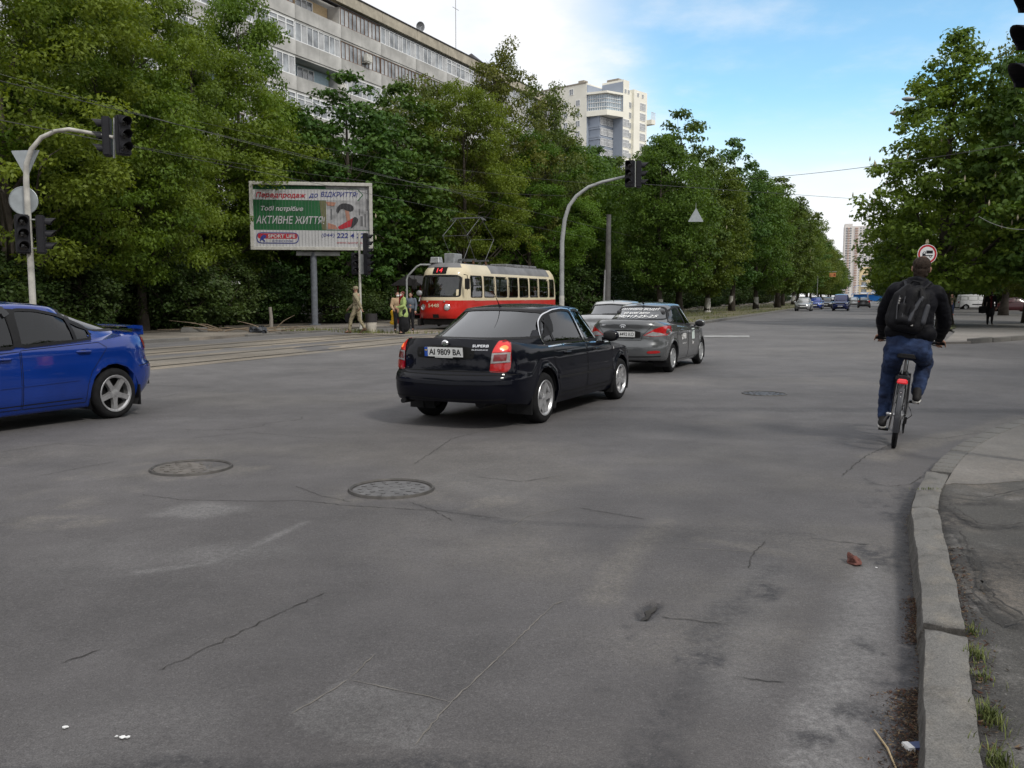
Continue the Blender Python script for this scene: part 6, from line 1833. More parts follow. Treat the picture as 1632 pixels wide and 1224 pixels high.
def split_tram():
    bm = bmesh.new(); bm.from_mesh(tme)
    for z in (1.27, 2.60): 
        bmesh.ops.bisect_plane(bm, geom=bm.verts[:] + bm.edges[:] + bm.faces[:], plane_co=(0, 0, z), plane_no=(0, 0, 1))
    for x in (3.2, -5.2):
        bmesh.ops.bisect_plane(bm, geom=bm.verts[:] + bm.edges[:] + bm.faces[:], plane_co=(x, 0, 0), plane_no=(1, 0, 0))
    out = {}
    for f in bm.faces:
        c = f.calc_center_median()
        k = 'lower' if c.z < 1.27 else 'upper' if c.z < 2.60 or c.x > 3.2 or c.x < -5.2 else 'roof'
        if k == 'upper' and c.z > 2.86 and abs(c.y) < .86: k = 'roof'
        out.setdefault(k, []).append(f)
    res = {}
    for k, fs in out.items():
        mp = {}; vs = []; fl_ = []
        for f in fs:
            q = []
            for v in f.verts:
                if v.index not in mp or True:
                    key = tuple(round(t, 5) for t in v.co)
                    if key not in mp: mp[key] = len(vs); vs.append(key)
                    q.append(mp[key])
            if len(set(q)) > 2: fl_.append(tuple(q))
        me = bpy.data.meshes.new(k); me.from_pydata(vs, [], fl_); res[k] = me
    bm.free(); return res
TR = split_tram()
twins = []                                                     # side windows
xs_ = [5.05 - 1.53 * i for i in range(8)]
for i, x in enumerate(xs_):
    wd_ = .64 if i < 7 else .42
    xx = x if i < 7 else x + .2
    twins.append(roundc([(xx - wd_, 1.42), (xx + wd_, 1.42), (xx + wd_, 2.43), (xx - wd_, 2.43)], .09))
tfront = roundc([(-1.04, 1.46), (1.04, 1.46), (1.02, 2.34), (.90, 2.43), (-.90, 2.43), (-1.02, 2.34)], .09)
trear = roundc([(-.9, 1.5), (.9, 1.5), (.85, 2.4), (-.85, 2.4)], .09)
cut(TR['upper'], [('L', w) for w in twins] + [('F', tfront), ('B', trear)])
link('lower_body', TR['lower'], TRED, tram, smooth=True, ang=50)
link('upper_body', TR['upper'], TCRM, tram, smooth=True, ang=50)
link('roof', TR['roof'], TGRY, tram, smooth=True, ang=50)
for w in twins:
    for o in tsk.patch('window', 'L', w, -.012, GLASS_TR, tram, .25, mirror=True): pass
    tsk.line('window_frame', 'L', w, .05, .006, DARKP, tram, closed=True, mirror=True)
    xs0 = [p[0] for p in w]
    tsk.line('window_bar', 'L', [(min(xs0) + .02, 1.98), (max(xs0) - .02, 1.98)], .035, .004, DARKP, tram, mirror=True)
    xm_ = (min(xs0) + max(xs0)) / 2
    tsk.line('window_bar', 'L', [(xm_, 1.98), (xm_, 2.42)], .03, .005, DARKP, tram, mirror=True)
tsk.patch('windscreen', 'F', tfront, -.012, GLASS_TR, tram, .2)
tsk.line('windscreen_seal', 'F', tfront, .07, .006, DARKP, tram, closed=True)
tsk.patch('rear_window', 'B', trear, -.012, GLASS_TR, tram, .2)
tsk.line('windscreen_pillar', 'F', [(-.52, 1.48), (-.52, 2.42)], .05, .008, DARKP, tram)
tsk.line('wiper', 'F', [(-.15, 1.46), (.25, 2.05)], .025, .03, DARKP, tram)
tsk.line('wiper', 'F', [(-.72, 1.46), (-.60, 1.95)], .025, .03, DARKP, tram)
tsk.line('waist_trim', 'L', [(5.3, 1.275), (-5.3, 1.275)], .04, .006, TCRM, tram, mirror=True)
for sg in (1, -1):
    for z in (.95,):
        L, N = tsk.lay('F', [(sg * .64 - .06, z)], 0.0); p = L[0]
        M = Matrix.Translation(p) @ N[0].to_track_quat('Z', 'Y').to_matrix().to_4x4()
        h = MB().lathe([(.15, -.03), (.15, .03), (.125, .045), (.11, .02)], 18, M).build('headlight', CHROME, tram, smooth=True)
        MB().lathe([(.11, .02), (.07, .045), (0, .05)], 18, M).build('lens', HEADL, h, smooth=True)
    L, N = tsk.lay('F', [(sg * .45, 1.22)], 0.0)
    MB().ball(L[0], (.05, .05, .04), 10, 6).build('marker_lamp', LAMPW, tram)
def tram_text(t, u, z, h, w, m, nm='fleet_number', off=.012):
    vs, fs = text_geo(t, h, w, fat=.03); L, N = tsk.lay('F', [(u + a, z + b) for a, b, _ in vs], off)
    return MB().add(L, fs).build(nm, m, tram)
tram_text('5448', -.10, 1.03, .17, .58, TCRM)
tsk.patch('route_box', 'F', [(-.36, 2.52), (.36, 2.52), (.36, 2.84), (-.36, 2.84)], .02, GAP, tram, .15)
tram_text('14', 0, 2.68, .20, .30, pmat('red route diodes', (.5, .02, .02), .5, emit=(1, .04, .06), estr=.8), 'route_number', .04)
tsk.patch('coupler_hatch', 'F', [(-.16, .44), (.16, .44), (.16, .62), (-.16, .62)], .008, TDRK, tram, .1)
# under the body
mb = MB().box((0, 0, .30), (13.0, 1.9, .16)).box((6.35, 0, .26), (.5, 1.7, .3)).box((-6.35, 0, .26), (.5, 1.7, .3))
mb.build('underframe', TDRK, tram)
for xb in (4.1, -3.9):
    bg = MB().box((xb, 0, .32), (2.6, 1.5, .22)).build('bogie', TDRK, tram)
    for dx in (-.95, .95):
        for sg in (1, -1):
            MB().lathe([(.0, -.06), (.33, -.06), (.34, .04), (.37, .06), (.37, .075), (.05, .075)], 20, Matrix.Translation((xb + dx, sg * .762, .345)) @ Matrix.Rotation(-sg * math.pi / 2, 4, 'X')).build('wheel', RAILM, bg)
for sg in (1,-1): MB().box((6.6, sg * 1.0, .24), (.5, .10, .34)).build('lifeguard', TDRK, tram)
# inside
MB().box((0, 0, .88), (12.8, 2.1, .06)).build('floor', INTER, tram)
MB().box((5.0, 0, 1.7), (.05, 2.1, 1.7)).build('cab_wall', pmat('cab partition', (.35, .33, .26), .7), tram)
sm = MB().box((0, 0, .22), (.45, .42, .08)).box((-.2, 0, .52), (.06, .42, .6)).box((0, 0, .08), (.3, .1, .2)).mesh('seat'); sm.materials.append(pmat('red tram seat', (.22, .03, .03), .6))
for i in range(12):
    for y in (-.85, .85): part('seat', sm, None, tram, (4.3 - .8 * i, y, .91))
hb = MB()
for y in (-.6, .6): MB().tube([(4.8, y, 2.5), (-6, y, 2.5)], .02, 6).build('hand_rail', METAL, tram)
# doors on the pavement side
for xd in (5.6, -.6, -5.4):
    pass
# mirror, steps, side details (the side towards the street carries the long mirror)
for sg in (1, -1):
    m_ = MB().tube([(6.25, sg * 1.15, 2.5), (6.45, sg * 1.42, 2.45), (6.45, sg * 1.42, 1.75)], .02, 6).build('mirror_arm', TDRK, tram)
    MB().box((6.45, sg * 1.42, 2.05), (.08, .26, .5)).build('mirror', TDRK, m_, bevel=.03)
MB().tube([(6.75, -.95, 1.42), (6.85, -.95, 1.22)], .03, 6).ball((6.82, -.95, 1.62), (.05, .16, .13)).build('cab_mirror', METAL, tram)
# roof gear
MB().box((6.0, -.45, 3.20), (.45, .5, .28), top=.85).build('headlamp_box', METAL, tram, bevel=.02)
mb = MB()
for y in (-.55, .55): mb.box((-1, y, 3.06), (7.5, .08, .05))
for i in range(16): mb.box((2.2 - .5 * i, 0, 3.075), (.06, 1.5, .03))
mb.build('roof_walkway', TGRY, tram)
MB().box((4.1, -.50, 3.34), (.9, .55, .5)).build('resistor_box', METAL, tram, bevel=.02)
for i in range(4): MB().box((-.8 - 1.2 * i, 0, 3.14), (.9, 1.0, .16)).build('roof_vent', TGRY, tram, bevel=.03)
# diamond pantograph
PANT = pmat('pantograph tube', (.14, .145, .15), .5, metal=.5, var=.2)
px0 = 3.3
pg = MB().box((px0, 0, 3.28), (1.9, .10, .10)).box((px0 - .75, 0, 3.28), (.1, 1.5, .08)).box((px0 + .75, 0, 3.28), (.1, 1.5, .08)).build('pantograph', PANT, tram)
for dx in (-.75, .75):
    for y in (-.6, .6): MB().lathe([(.05, 3.05), (.07, 3.10), (.05, 3.15), (.07, 3.19), (.05, 3.24)], 8, Matrix.Translation((px0 + dx, y, 0))).build('insulator', pmat('brown insulator', (.12, .06, .03), .4), pg)
for y in (-.66, .66):
    for sx in (1, -1):
        MB().tube([(px0 + sx * .62, y * .95, 3.30), (px0 + sx * 1.62, y, 4.42)], .017, 6).build('lower_arm', PANT, pg)
        MB().tube([(px0 + sx * 1.62, y, 4.42), (px0 + sx * .12, y * .98, 5.35)], .014, 6).build('upper_arm', PANT, pg)
for sx in (1, -1): MB().tube([(px0 + sx * 1.62, -.66, 4.42), (px0 + sx * 1.62, .66, 4.42)], .010, 6).build('cross_tube', PANT, pg)
MB().tube([(px0, -.95, 5.25), (px0, -.75, 5.40), (px0, .75, 5.40), (px0, .95, 5.25)], .025, 6).tube([(px0 + .25, -.95, 5.25), (px0 + .25, -.75, 5.40), (px0 + .25, .75, 5.40), (px0 + .25, .95, 5.25)], .02, 6).build('pan_head', PANT, pg)
# ================================================================== STREET FURNITURE
POLEM = pmat('grey painted pole', (.30, .31, .31), .55, var=.25, scale=2.5)
POLEL = pmat('peeling white pole', (.42, .41, .38), .7, var=.35, scale=3)
SIGB = pmat('bare sign back', (.34, .37, .39), .5, metal=.3, var=.12)
SIGNB = pmat('signal housing', (.012, .012, .016), .5, var=.2)
LENSD = pmat('unlit signal lens', (.02, .018, .018), .15, coat=.6)
hous = MB().box((0, 0, 0), (.34, .20, .98)).mesh('signal_head')
bm = bmesh.new(); bm.from_mesh(hous); bmesh.ops.bevel(bm, geom=bm.edges[:], offset=.03, segments=2, affect='EDGES'); bm.to_mesh(hous); bm.free(); hous.materials.append(SIGNB)
_RX = Matrix.Rotation(math.pi / 2, 4, 'X')
visor = MB()
_vs, _fs = [], []
for i in range(13):
    a = rad(-25 + 230 * i / 12)
    for r_, y_ in ((.118, -.10), (.122, -.36 + .12 * (1 - max(0, math.sin(a)))), (.112, -.35 + .12 * (1 - max(0, math.sin(a)))), (.108, -.10)): _vs.append((r_ * math.cos(a), y_, r_ * math.sin(a)))
    if i: _fs += [(4 * i - 4 + k, 4 * i - 4 + (k + 1) % 4, 4 * i + (k + 1) % 4, 4 * i + k) for k in range(4)]
visor = visor.add(_vs, _fs).mesh('visor'); visor.materials.append(SIGNB)
lens = MB().lathe([(0, .03), (.06, .022), (.10, .0), (.105, -.01)], 18, Matrix.Translation((0, -.10, 0)) @ _RX).mesh('lens'); lens.materials.append(LENSD)
def signal_head(parent, p, yaw):
    o = part('signal_head', hous, None, parent, p, (0, 0, yaw))
    for z in (.31, 0, -.31):
        part('visor', visor, None, o, (0, 0, z)); part('lens', lens, None, o, (0, 0, z))
    return o
def mast(name, label, path, r, mat=POLEM, group=None):
    b = V(path[0]); o = thing(name, label, 'traffic light', b, 0, group)
    q = [V(p) - b for p in path]
    MB().tube(q, r, 12).lathe([(.0, .02), (.16, .02), (.16, .0)], 12).build('mast', mat, o, smooth=True)
    return o, b
def pxs(D, *pp): return [at(px, py, D) for px, py in pp]
D = 22.5
lp = pxs(D, (57, 566), (52, 475), (44, 340), (40, 290), (42, 262), (50, 238), (66, 219), (88, 209), (110, 206), (140, 211), (182, 219))
g = lp[0].copy(); g.z = .1; lp[0] = g; lp[1].x = lp[2].x = lp[3].x = g.x
m1, b1 = mast('traffic_signal_mast', 'curved traffic light mast with a sign back triangle and disc, behind the blue car', lp, [.085, .08, .075, .07, .065, .06, .055, .05, .05, .045, .04], POLEL)
rel = lambda px, py, dy=0: at(px, py, D + dy) - b1
MB().tube([rel(182, 188), rel(182, 252)], .028, 8).build('hanger_pipe', POLEM, m1)
signal_head(m1, rel(171, 218, .1), rad(-75)); signal_head(m1, rel(196, 216, -.1), rad(48))
signal_head(m1, rel(36, 373, -.15), rad(35)); signal_head(m1, rel(66, 374, .1), rad(110))
for px in (36, 66): MB().tube([rel(px, 350), rel(50, 350)], .02, 6).tube([rel(px, 396), rel(50, 396)], .02, 6).build('bracket', POLEM, m1)
def disc(r, n=36): return [(r * math.cos(2 * math.pi * k / n), r * math.sin(2 * math.pi * k / n)) for k in range(n)]
def sign_plate(parent, c, poly, mat, yaw=0, t=.02, name='sign_plate'):
    M = Matrix.Translation(c) @ Matrix.Rotation(yaw, 4, 'Z') @ _RX
    o = MB().prism(poly, t, M).build(name, mat, parent); return o
tri = [(-.40, .35), (.40, .35), (0, -.36)]
tri = roundc(tri, .05)
sign_plate(m1, rel(42, 262, .16), tri, SIGB, rad(-8)); sign_plate(m1, rel(38, 320, .12), disc(.345), SIGB, rad(6))
MB().lathe([(.345, 0), (.36, .02), (.345, .03)], 36, Matrix.Translation(rel(38, 320, .12)) @ Matrix.Rotation(rad(6), 4, 'Z') @ _RX).build('sign_rim', SIGB, m1)
D = 33
lp = pxs(D, (895, 530), (896, 475), (897, 385), (900, 350), (907, 328), (919, 312), (938, 298), (960, 290), (985, 284), (1003, 280)); lp[0].z = .0
for k in (1, 2): lp[k].x = lp[0].x
m2, b2 = mast('traffic_signal_mast', 'tall curved grey traffic light mast rising behind the black saloon', lp, [.09, .085, .08, .075, .07, .065, .06, .055, .05, .045])
rel2 = lambda px, py, dy=0: at(px, py, 33 + dy) - b2
MB().tube([rel2(1012, 257), rel2(1012, 298)], .03, 8).build('hanger_pipe', POLEM, m2)
signal_head(m2, rel2(1004, 277, -.15), rad(-22)); signal_head(m2, rel2(1018, 278, .15), rad(80))
MB().lathe([(.094, 0), (.094, 1.6)], 12, Matrix.Translation((0, 0, .02))).build('peeling_paint', POLEL, m2)
D = 40
lp = pxs(D, (575, 528), (574, 470), (573, 372)); lp[0].z = .1; lp[1].x = lp[2].x = lp[0].x
m3, b3 = mast('traffic_signal_post', 'thin straight signal post in front of the billboard, beside the walking soldier', lp, [.065, .06, .055], POLEL)
rel3 = lambda px, py, dy=0: at(px, py, 40 + dy) - b3
signal_head(m3, rel3(583, 389, -.1), rad(85)); signal_head(m3, rel3(585, 421, -.1), rad(70)); signal_head(m3, rel3(566, 420, .15), rad(20))
MB().box(rel3(577, 421), (.20, .12, .9)).build('control_box', POLEM, m3)
D = 7.7
m4, b4 = mast('traffic_signal_post', 'close traffic light cut off by the upper right corner, only its black hoods showing', [V((4.86, 7.75, .09)), V((4.86, 7.75, 2.5)), V((4.86, 7.75, 4.6))], [.06, .06, .055])
S4 = at(1612, 66, 7.62); S4.x += .34
signal_head(m4, S4 - b4, rad(-84))
MB().tube([S4 + V((.05, 0, .3)) - b4, V((4.86, 7.75, S4.z + .3)) - b4], .02, 6).tube([S4 + V((.05, 0, -.3)) - b4, V((4.86, 7.75, S4.z - .3)) - b4], .02, 6).build('bracket', POLEM, m4)
# --- billboard
D = 45
bp_ = at(500, 472, D)
bb = thing('billboard', 'large green and white advertising billboard with Ukrainian text on a single grey pole', 'billboard', (bp_.x, D, .1), rad(8))
zc = at(500, 345, D).z - .1; BW, BH = 6.12, 3.42
MB().tube([(0, .3, -.1), (0, .3, zc - BH / 2 - .1)], .17, 16).lathe([(.32, 0), (.32, .06), (.0, .06)], 16, Matrix.Translation((0, .3, 0))).build('pole', pmat('blue grey pole', (.12, .13, .15), .6, var=.2), bb, smooth=True)
MB().box((.25, .3, zc - BH / 2 - .16), (2.2, .3, .22)).build('cross_beam', POLEM, bb, bevel=.02)
MB().box((0, .18, zc), (BW - .3, .3, BH - .3)).build('cabinet', DARKM, bb)
FRM = pmat('off white billboard frame', (.42, .41, .38), .6, var=.15)
for sg in (-1, 1):
    MB().box((0, -.02, zc + sg * (BH / 2 - .085)), (BW, .26, .17)).build('frame', FRM, bb, bevel=.015)
    MB().box((sg * (BW / 2 - .085), -.022, zc), (.17, .26, BH - .345)).build('frame', FRM, bb, bevel=.015)
GRN = pmat('poster green', (.012, .095, .030), .55, var=.12, scale=1.5); PWH = pmat('poster white', (.43, .43, .44), .55, var=.08, scale=1.5)
PRD = pmat('poster red', (.36, .018, .030), .55); PBL = pmat('poster blue', (.025, .035, .20), .55); PGY = pmat('poster grey photograph', (.30, .30, .31), .55, var=.45, scale=2.2); PSK = pmat('poster skin tone', (.34, .17, .12), .55); PDK = pmat('poster dark', (.03, .03, .035), .55)
def bx_(u0, u1, v0, v1): return [(u0, v0), (u1, v0), (u1, v1), (u0, v1)]
def lay_(name, poly, k, m, par=None):
    y = .012 - .005 * k
    return MB().add([(u, y, zc + v) for u, v in poly], [tuple(range(len(poly)))]).build(name, m, par or bb)
W2, H2 = 2.90, 1.54
U = lambda t: -W2 + 2 * W2 * (t - 68) / (1536 - 68)              # from the close view of the poster
Vv = lambda t: H2 - 2 * H2 * (t - 92) / (872 - 92)
def quadp(x0, x1, y0, y1): return bx_(U(x0), U(x1), Vv(y1), Vv(y0))
poster = lay_('poster', bx_(-W2, W2, -H2, H2), 0, GRN)
lay_('poster_photo', quadp(985, 1536, 92, 650), 1, PGY, poster)
lay_('poster_photo', [(U(900), Vv(280)), (U(985), Vv(280)), (U(985), Vv(650)), (U(930), Vv(650))], 1, pmat('poster brown fade', (.12, .12, .06), .55), poster)
lay_('poster_band', [(U(68), Vv(275)), (U(1390), Vv(275)), (U(1455), Vv(200)), (U(1390), Vv(125)), (U(68), Vv(150))], 2, PWH, poster)
vs_ = [(U(900), Vv(128)), (U(1392), Vv(122)), (U(1462), Vv(200)), (U(1392), Vv(280)), (U(1384), Vv(272)), (U(1448), Vv(200)), (U(1386), Vv(130)), (U(900), Vv(136))]
lay_('poster_arrow', vs_, 3, GRN, poster)
lay_('poster_band', quadp(68, 1536, 660, 872), 2, PWH, poster)
lay_('poster_athlete', [(U(1130), Vv(610)), (U(1330), Vv(490)), (U(1390), Vv(520)), (U(1320), Vv(600)), (U(1180), Vv(640)), (U(1140), Vv(640))], 3, PRD, poster)
lay_('poster_athlete', [(U(1225), Vv(400)), (U(1270), Vv(395)), (U(1290), Vv(520)), (U(1245), Vv(540))], 4, PSK, poster)
lay_('poster_athlete', [(U(985), Vv(290)), (U(1110), Vv(300)), (U(1090), Vv(345)), (U(1000), Vv(340))], 4, PSK, poster)
lay_('poster_athlete', [(U(1000), Vv(560)), (U(1100), Vv(590)), (U(1130), Vv(640)), (U(1000), Vv(640))], 4, PSK, poster)
lay_('poster_dumbbell', chaikin([(U(1110), Vv(400)), (U(1130), Vv(350)), (U(1200), Vv(300)), (U(1330), Vv(330)), (U(1340), Vv(400)), (U(1270), Vv(415)), (U(1180), Vv(365)), (U(1130), Vv(450))], 1), 5, PDK, poster)
lay_('poster_dumbbell', chaikin([(U(1330), Vv(470)), (U(1395), Vv(500)), (U(1380), Vv(560)), (U(1290), Vv(640)), (U(1300), Vv(600))], 1), 5, PDK, poster)
for x0, x1, y0, y1 in ((1420, 1450, 470, 600), (1470, 1490, 440, 610), (1500, 1515, 250, 400), (1040, 1060, 380, 520), (1400, 1415, 380, 460)):
    lay_('poster_shadow', quadp(x0, x1, y0, y1), 3, pmat('poster mid grey', (.12, .12, .125), .55), poster)
def ptext(t, x0, x1, y0, y1, m, k=6, shear=.22, fat=.012):
    vs, fs = text_geo(t, abs(Vv(y0) - Vv(y1)), abs(U(x1) - U(x0)), shear, fat)
    cu, cv = (U(x0) + U(x1)) / 2, (Vv(y0) + Vv(y1)) / 2
    MB().add([(cu + a, .012 - .005 * k, zc + cv + b) for a, b, _ in vs], fs).build('poster_lettering', m, poster)
ptext('Передпродаж', 105, 735, 182, 262, PRD, fat=.02); ptext('до', 770, 885, 190, 252, PBL); ptext('ВІДКРИТТЯ!', 920, 1390, 165, 240, PBL)
ptext('Тобі потрібне', 165, 695, 355, 430, PWH, fat=.02); ptext('АКТИВНЕ ЖИТТЯ!', 100, 965, 480, 580, PWH, fat=.012)
ptext('(044)', 920, 1085, 695, 752, PBL, shear=.1, fat=0); ptext('222 4 221', 1112, 1500, 690, 752, PBL, shear=.1, fat=.03); ptext('www.sportlife.ua', 1112, 1500, 800, 832, PRD, fat=.0)
pill = lambda x0, x1, y0, y1: roundc(quadp(x0, x1, y0, y1), abs(Vv(y0) - Vv(y1)) * .45)
lay_('poster_logo', pill(98, 630, 690, 832), 4, PBL, poster); lay_('poster_logo', pill(112, 618, 702, 820), 5, PWH, poster)
lay_('poster_logo', roundc(quadp(118, 612, 704, 770), .09), 6, PRD, poster)
ptext('SPORT LIFE', 245, 585, 715, 758, PWH, 7, 0, .03); ptext('ФІТНЕС КЛУБИ', 295, 560, 786, 812, PBL, 7)
lay_('poster_logo', chaikin([(U(135), Vv(800)), (U(170), Vv(720)), (U(225), Vv(725)), (U(215), Vv(765)), (U(185), Vv(775)), (U(215), Vv(805)), (U(195), Vv(812)), (U(165), Vv(780)), (U(155), Vv(805))], 1), 8, PBL, poster)
mb = MB()
for i in range(1, 36):
    u = -W2 + 2 * W2 * i / 36
    mb.box((u, -.034, zc), (.007, .012, 2 * H2))
o = mb.build('slat_gap', pmat('poster slat gap', (.16, .16, .165), .7), bb); o['kind'] = 'stuff'
# --- no-lorries sign at the far right corner
D = 32
sp_ = at(1473, 472, D); tsn = thing('road_sign', 'round red and white no lorries sign above the cyclist', 'road sign', (sp_.x, D, .07))
zs = at(1475, 405, D).z - .07
MB().tube([(0, .05, -.1), (0, .05, zs + .3)], .038, 10).build('post', POLEL, tsn)
SR = pmat('sign red', (.40, .012, .022), .45); SW = pmat('sign white', (.66, .67, .68), .45, var=.05)
pl_ = sign_plate(tsn, (.03, 0, zs), disc(.355), SW, 0, .02)
def on_sign(poly, k, m, nm='symbol'):
    MB().add([(.03 + u, -.021 - .002 * k, zs + v) for u, v in poly], [tuple(range(len(poly)))]).build(nm, m, pl_)
ring = MB(); n = 40
ring.add([(.03 + r_ * math.cos(2 * math.pi * k / n), -.0225, zs + r_ * math.sin(2 * math.pi * k / n)) for k in range(n) for r_ in (.335, .27)], [(2 * k, 2 * k + 1, (2 * k + 3) % (2 * n), (2 * k + 2) % (2 * n)) for k in range(n)])
ring.build('red_ring', SR, pl_)
BK = pmat('sign black', (.015, .015, .02), .5)
on_sign(bx_(-.04, .20, .02, .13), 1, BK); on_sign([(-.18, -.05), (-.06, -.05), (-.06, .09), (-.13, .09), (-.18, .03)], 1, BK); on_sign([(-.155, .02), (-.085, .02), (-.085, .075), (-.12, .075)], 2, SW)
on_sign(bx_(-.18, .20, -.07, -.035), 1, BK)
for u in (-.12, .12): on_sign([(u + .045 * math.cos(a * .524), -.085 + .045 * math.sin(a * .524)) for a in range(12)], 3, BK); on_sign([(u + .02 * math.cos(a * .524), -.085 + .02 * math.sin(a * .524)) for a in range(12)], 4, SW)
# --- triangular sign hung in front of the street trees
D = 45
a_, c_ = at(1104, 325, D), at(1112, 325, D)
hs = thing('hanging_sign', 'lone grey triangular sign back hanging on the span wire before the trees', 'road sign', at(1109, 343, D))
t3 = roundc([(-.40, -.33), (.40, -.33), (0, .37)], .04)
MB().prism(t3, .02, _RX).build('sign_plate', SIGB, hs)
t4 = [(x * .86, y * .86 - .005) for x, y in t3]
MB().box((0, .03, -.1), (.5, .03, .04)).tube([(0, .02, .34), (0, .02, .62)], .012, 6).build('hanger', POLEM, hs)
# --- concrete pole, lamp post, orange banner
D = 47
pp = at(968, 472, D); up_ = thing('utility_pole', 'weathered concrete pole with a leaning strut, behind the silver car', 'pole', (pp.x, D, .1))
MB().tube([(0, 0, -.1), (.02, 0, 3), (.03, 0, at(968, 345, D).z)], [.17, .15, .12], 10).build('post', pmat('concrete pole', (.10, .098, .095), .9, var=.25, scale=3), up_, smooth=True)
MB().tube([(-.20, 0, -.1), (-.10, 0, 2.9)], [.08, .07], 8).build('strut', POLEM, up_)
D = 49
pp = at(1503, 472, D); lz = at(1430, 161, D).z
ll = thing('street_lamp', 'tall street lamp whose two heads stick out of the big chestnut', 'street lamp', (pp.x, D, .07))
MB().tube([(0, 0, -.1), (0, 0, 6), (0, 0, lz - .7)], [.12, .09, .07], 12).build('post', POLEM, ll, smooth=True)
for k, (dx, dz, dy) in enumerate(((-2.45, 0, -.2), (-2.30, -.38, 1.6))):
    MB().tube([(0, 0, lz - .75), (-.4, dy * .2, lz - .35 + dz), (-1.2, dy * .6, lz - .12 + dz), (dx + .3, dy, lz - .02 + dz)], .04, 8).build('arm', POLEM, ll, smooth=True)
    h = MB().ball((dx, dy, lz + dz), (.46, .17, .12), 14, 8).build('lamp_head', SIGB, ll, smooth=True, ang=180)
    MB().ball((dx - .05, dy, lz + dz - .06), (.30, .13, .09), 12, 6).build('diffuser', LAMPW, h, smooth=True, ang=180)
D = 150
p = at(1327, 438, D); ob = thing('banner', 'small orange hanging banner among the far street trees', 'banner', (p.x, D, p.z), rad(-10))
MB().box((0, 0, 0), (1.05, .05, .7)).build('cloth', pmat('orange banner', (.50, .20, .08), .7), ob)
MB().box((.3, -.03, 0), (.28, .02, .32)).build('print', pmat('banner print', (.2, .05, .02), .7), ob)
MB().tube([(-2.4, .1, -p.z), (-2.4, .1, .6), (.7, .06, .52)], .05, 6).build('post', POLEM, ob)
# --- tram stop shelter behind the tram, bent pole, bin
SHR = pmat('dark red shelter paint', (.14, .012, .016), .6, var=.2)
p = at(652, 472, 47.5); sh_ = thing('tram_shelter', 'small tram stop shelter with dark red posts and dark pitched roof beside the tram', 'shelter', (p.x, p.y, .1), math.pi / 2 - YAW)
hz = at(652, 455, 47.5).z - .1
for x in (0, 1.6, 3.2):
    for y in (0, 1.4): MB().tube([(x, y - .7, -.1), (x, y - .7, hz)], .045, 8).build('post', SHR, sh_)
for z in (.5, 1.0):
    MB().tube([(0, .7, z), (3.2, .7, z)], .025, 6).build('rail', SHR, sh_); MB().tube([(0, -.7, z), (0, .7, z)], .025, 6).build('rail', SHR, sh_)
MB().add([(-.3, -1, hz), (3.5, -1, hz), (3.5, 1, hz), (-.3, 1, hz), (-.3, 0, hz + .55), (3.5, 0, hz + .55)], [(0, 1, 5, 4), (2, 3, 4, 5), (0, 4, 3), (1, 2, 5), (0, 3, 2, 1)]).build('roof', DARKM, sh_)
MB().box((1.6, .45, .48), (2.6, .35, .05)).box((.5, .45, .22), (.06, .3, .44)).box((2.7, .45, .22), (.06, .3, .44)).build('bench', DARKM, sh_)
D = 46
q = pxs(D, (649, 518), (649, 446), (650, 440), (664, 425), (670, 422), (692, 422)); q[0].z = .1; q[1].x = q[0].x; bpn = thing('bent_pole', 'grey bent tube pole arching over to the tram roof', 'pole', q[0])
MB().tube([v - q[0] for v in q], .05, 8).build('tube', POLEM, bpn)
p = gp(592, 530, .1); bn = thing('litter_bin', 'round litter bin with pale base and dark top beside the signal post', 'litter bin', (p.x, p.y, .1))
MB().lathe([(0, 0), (.20, 0), (.23, .42), (.22, .44), (0, .44)], 18).build('base', pmat('pale bin concrete', (.42, .39, .34), .85), bn, smooth=True)
MB().lathe([(.24, .43), (.25, .78), (.22, .78), (.20, .5), (0, .5)], 18).build('rim', DARKM, bn, smooth=True)
# --- overhead wires
WIRE = pmat('overhead wire', (.05, .05, .05), .6); WIREL = pmat('bright overhead cable', (.20, .205, .20), .7)
def wire(label, a, b, sag, r=.014, m=None):
    P = [a.lerp(b, t / 24) - V((0, 0, 4 * sag * (t / 24) * (1 - t / 24))) for t in range(25)]
    tag(MB().tube(P, r, 5).build('overhead_wire', m or WIRE), label, 'wire', 'overhead wires')
wire('pale cable crossing the left trees down towards the billboard', at(-60, 100, 27), at(760, 312, 44), .25, .0045, WIREL)
wire('thin dark cable below the pale one on the left', at(-60, 178, 26), at(900, 312, 40), .5, .006)
wire('dark cable from the left edge to the middle signal mast', at(300, 190, 30), at(1004, 296, 33), .35, .006)
wire('span wire carrying the triangular sign', at(1018, 293, 33.2), at(1380, 318, 56), .0, .010)
wire('cable crossing the sky gap to the right hand trees', at(1150, 287, 60), at(1640, 226, 33), .25, .013)
wire('pale slack cable hanging in the right hand trees', at(1560, 345, 30), at(1660, 362, 29), .22, .010, WIREL)
wire('tram contact wire above the farther track', st(-25, -19.4, 5.75), st(300, -19.4, 5.75), .0, .008)
wire('tram contact wire above the nearer track', st(-25, -15.9, 5.8), st(60, -16.3, 5.8), .0, .008)
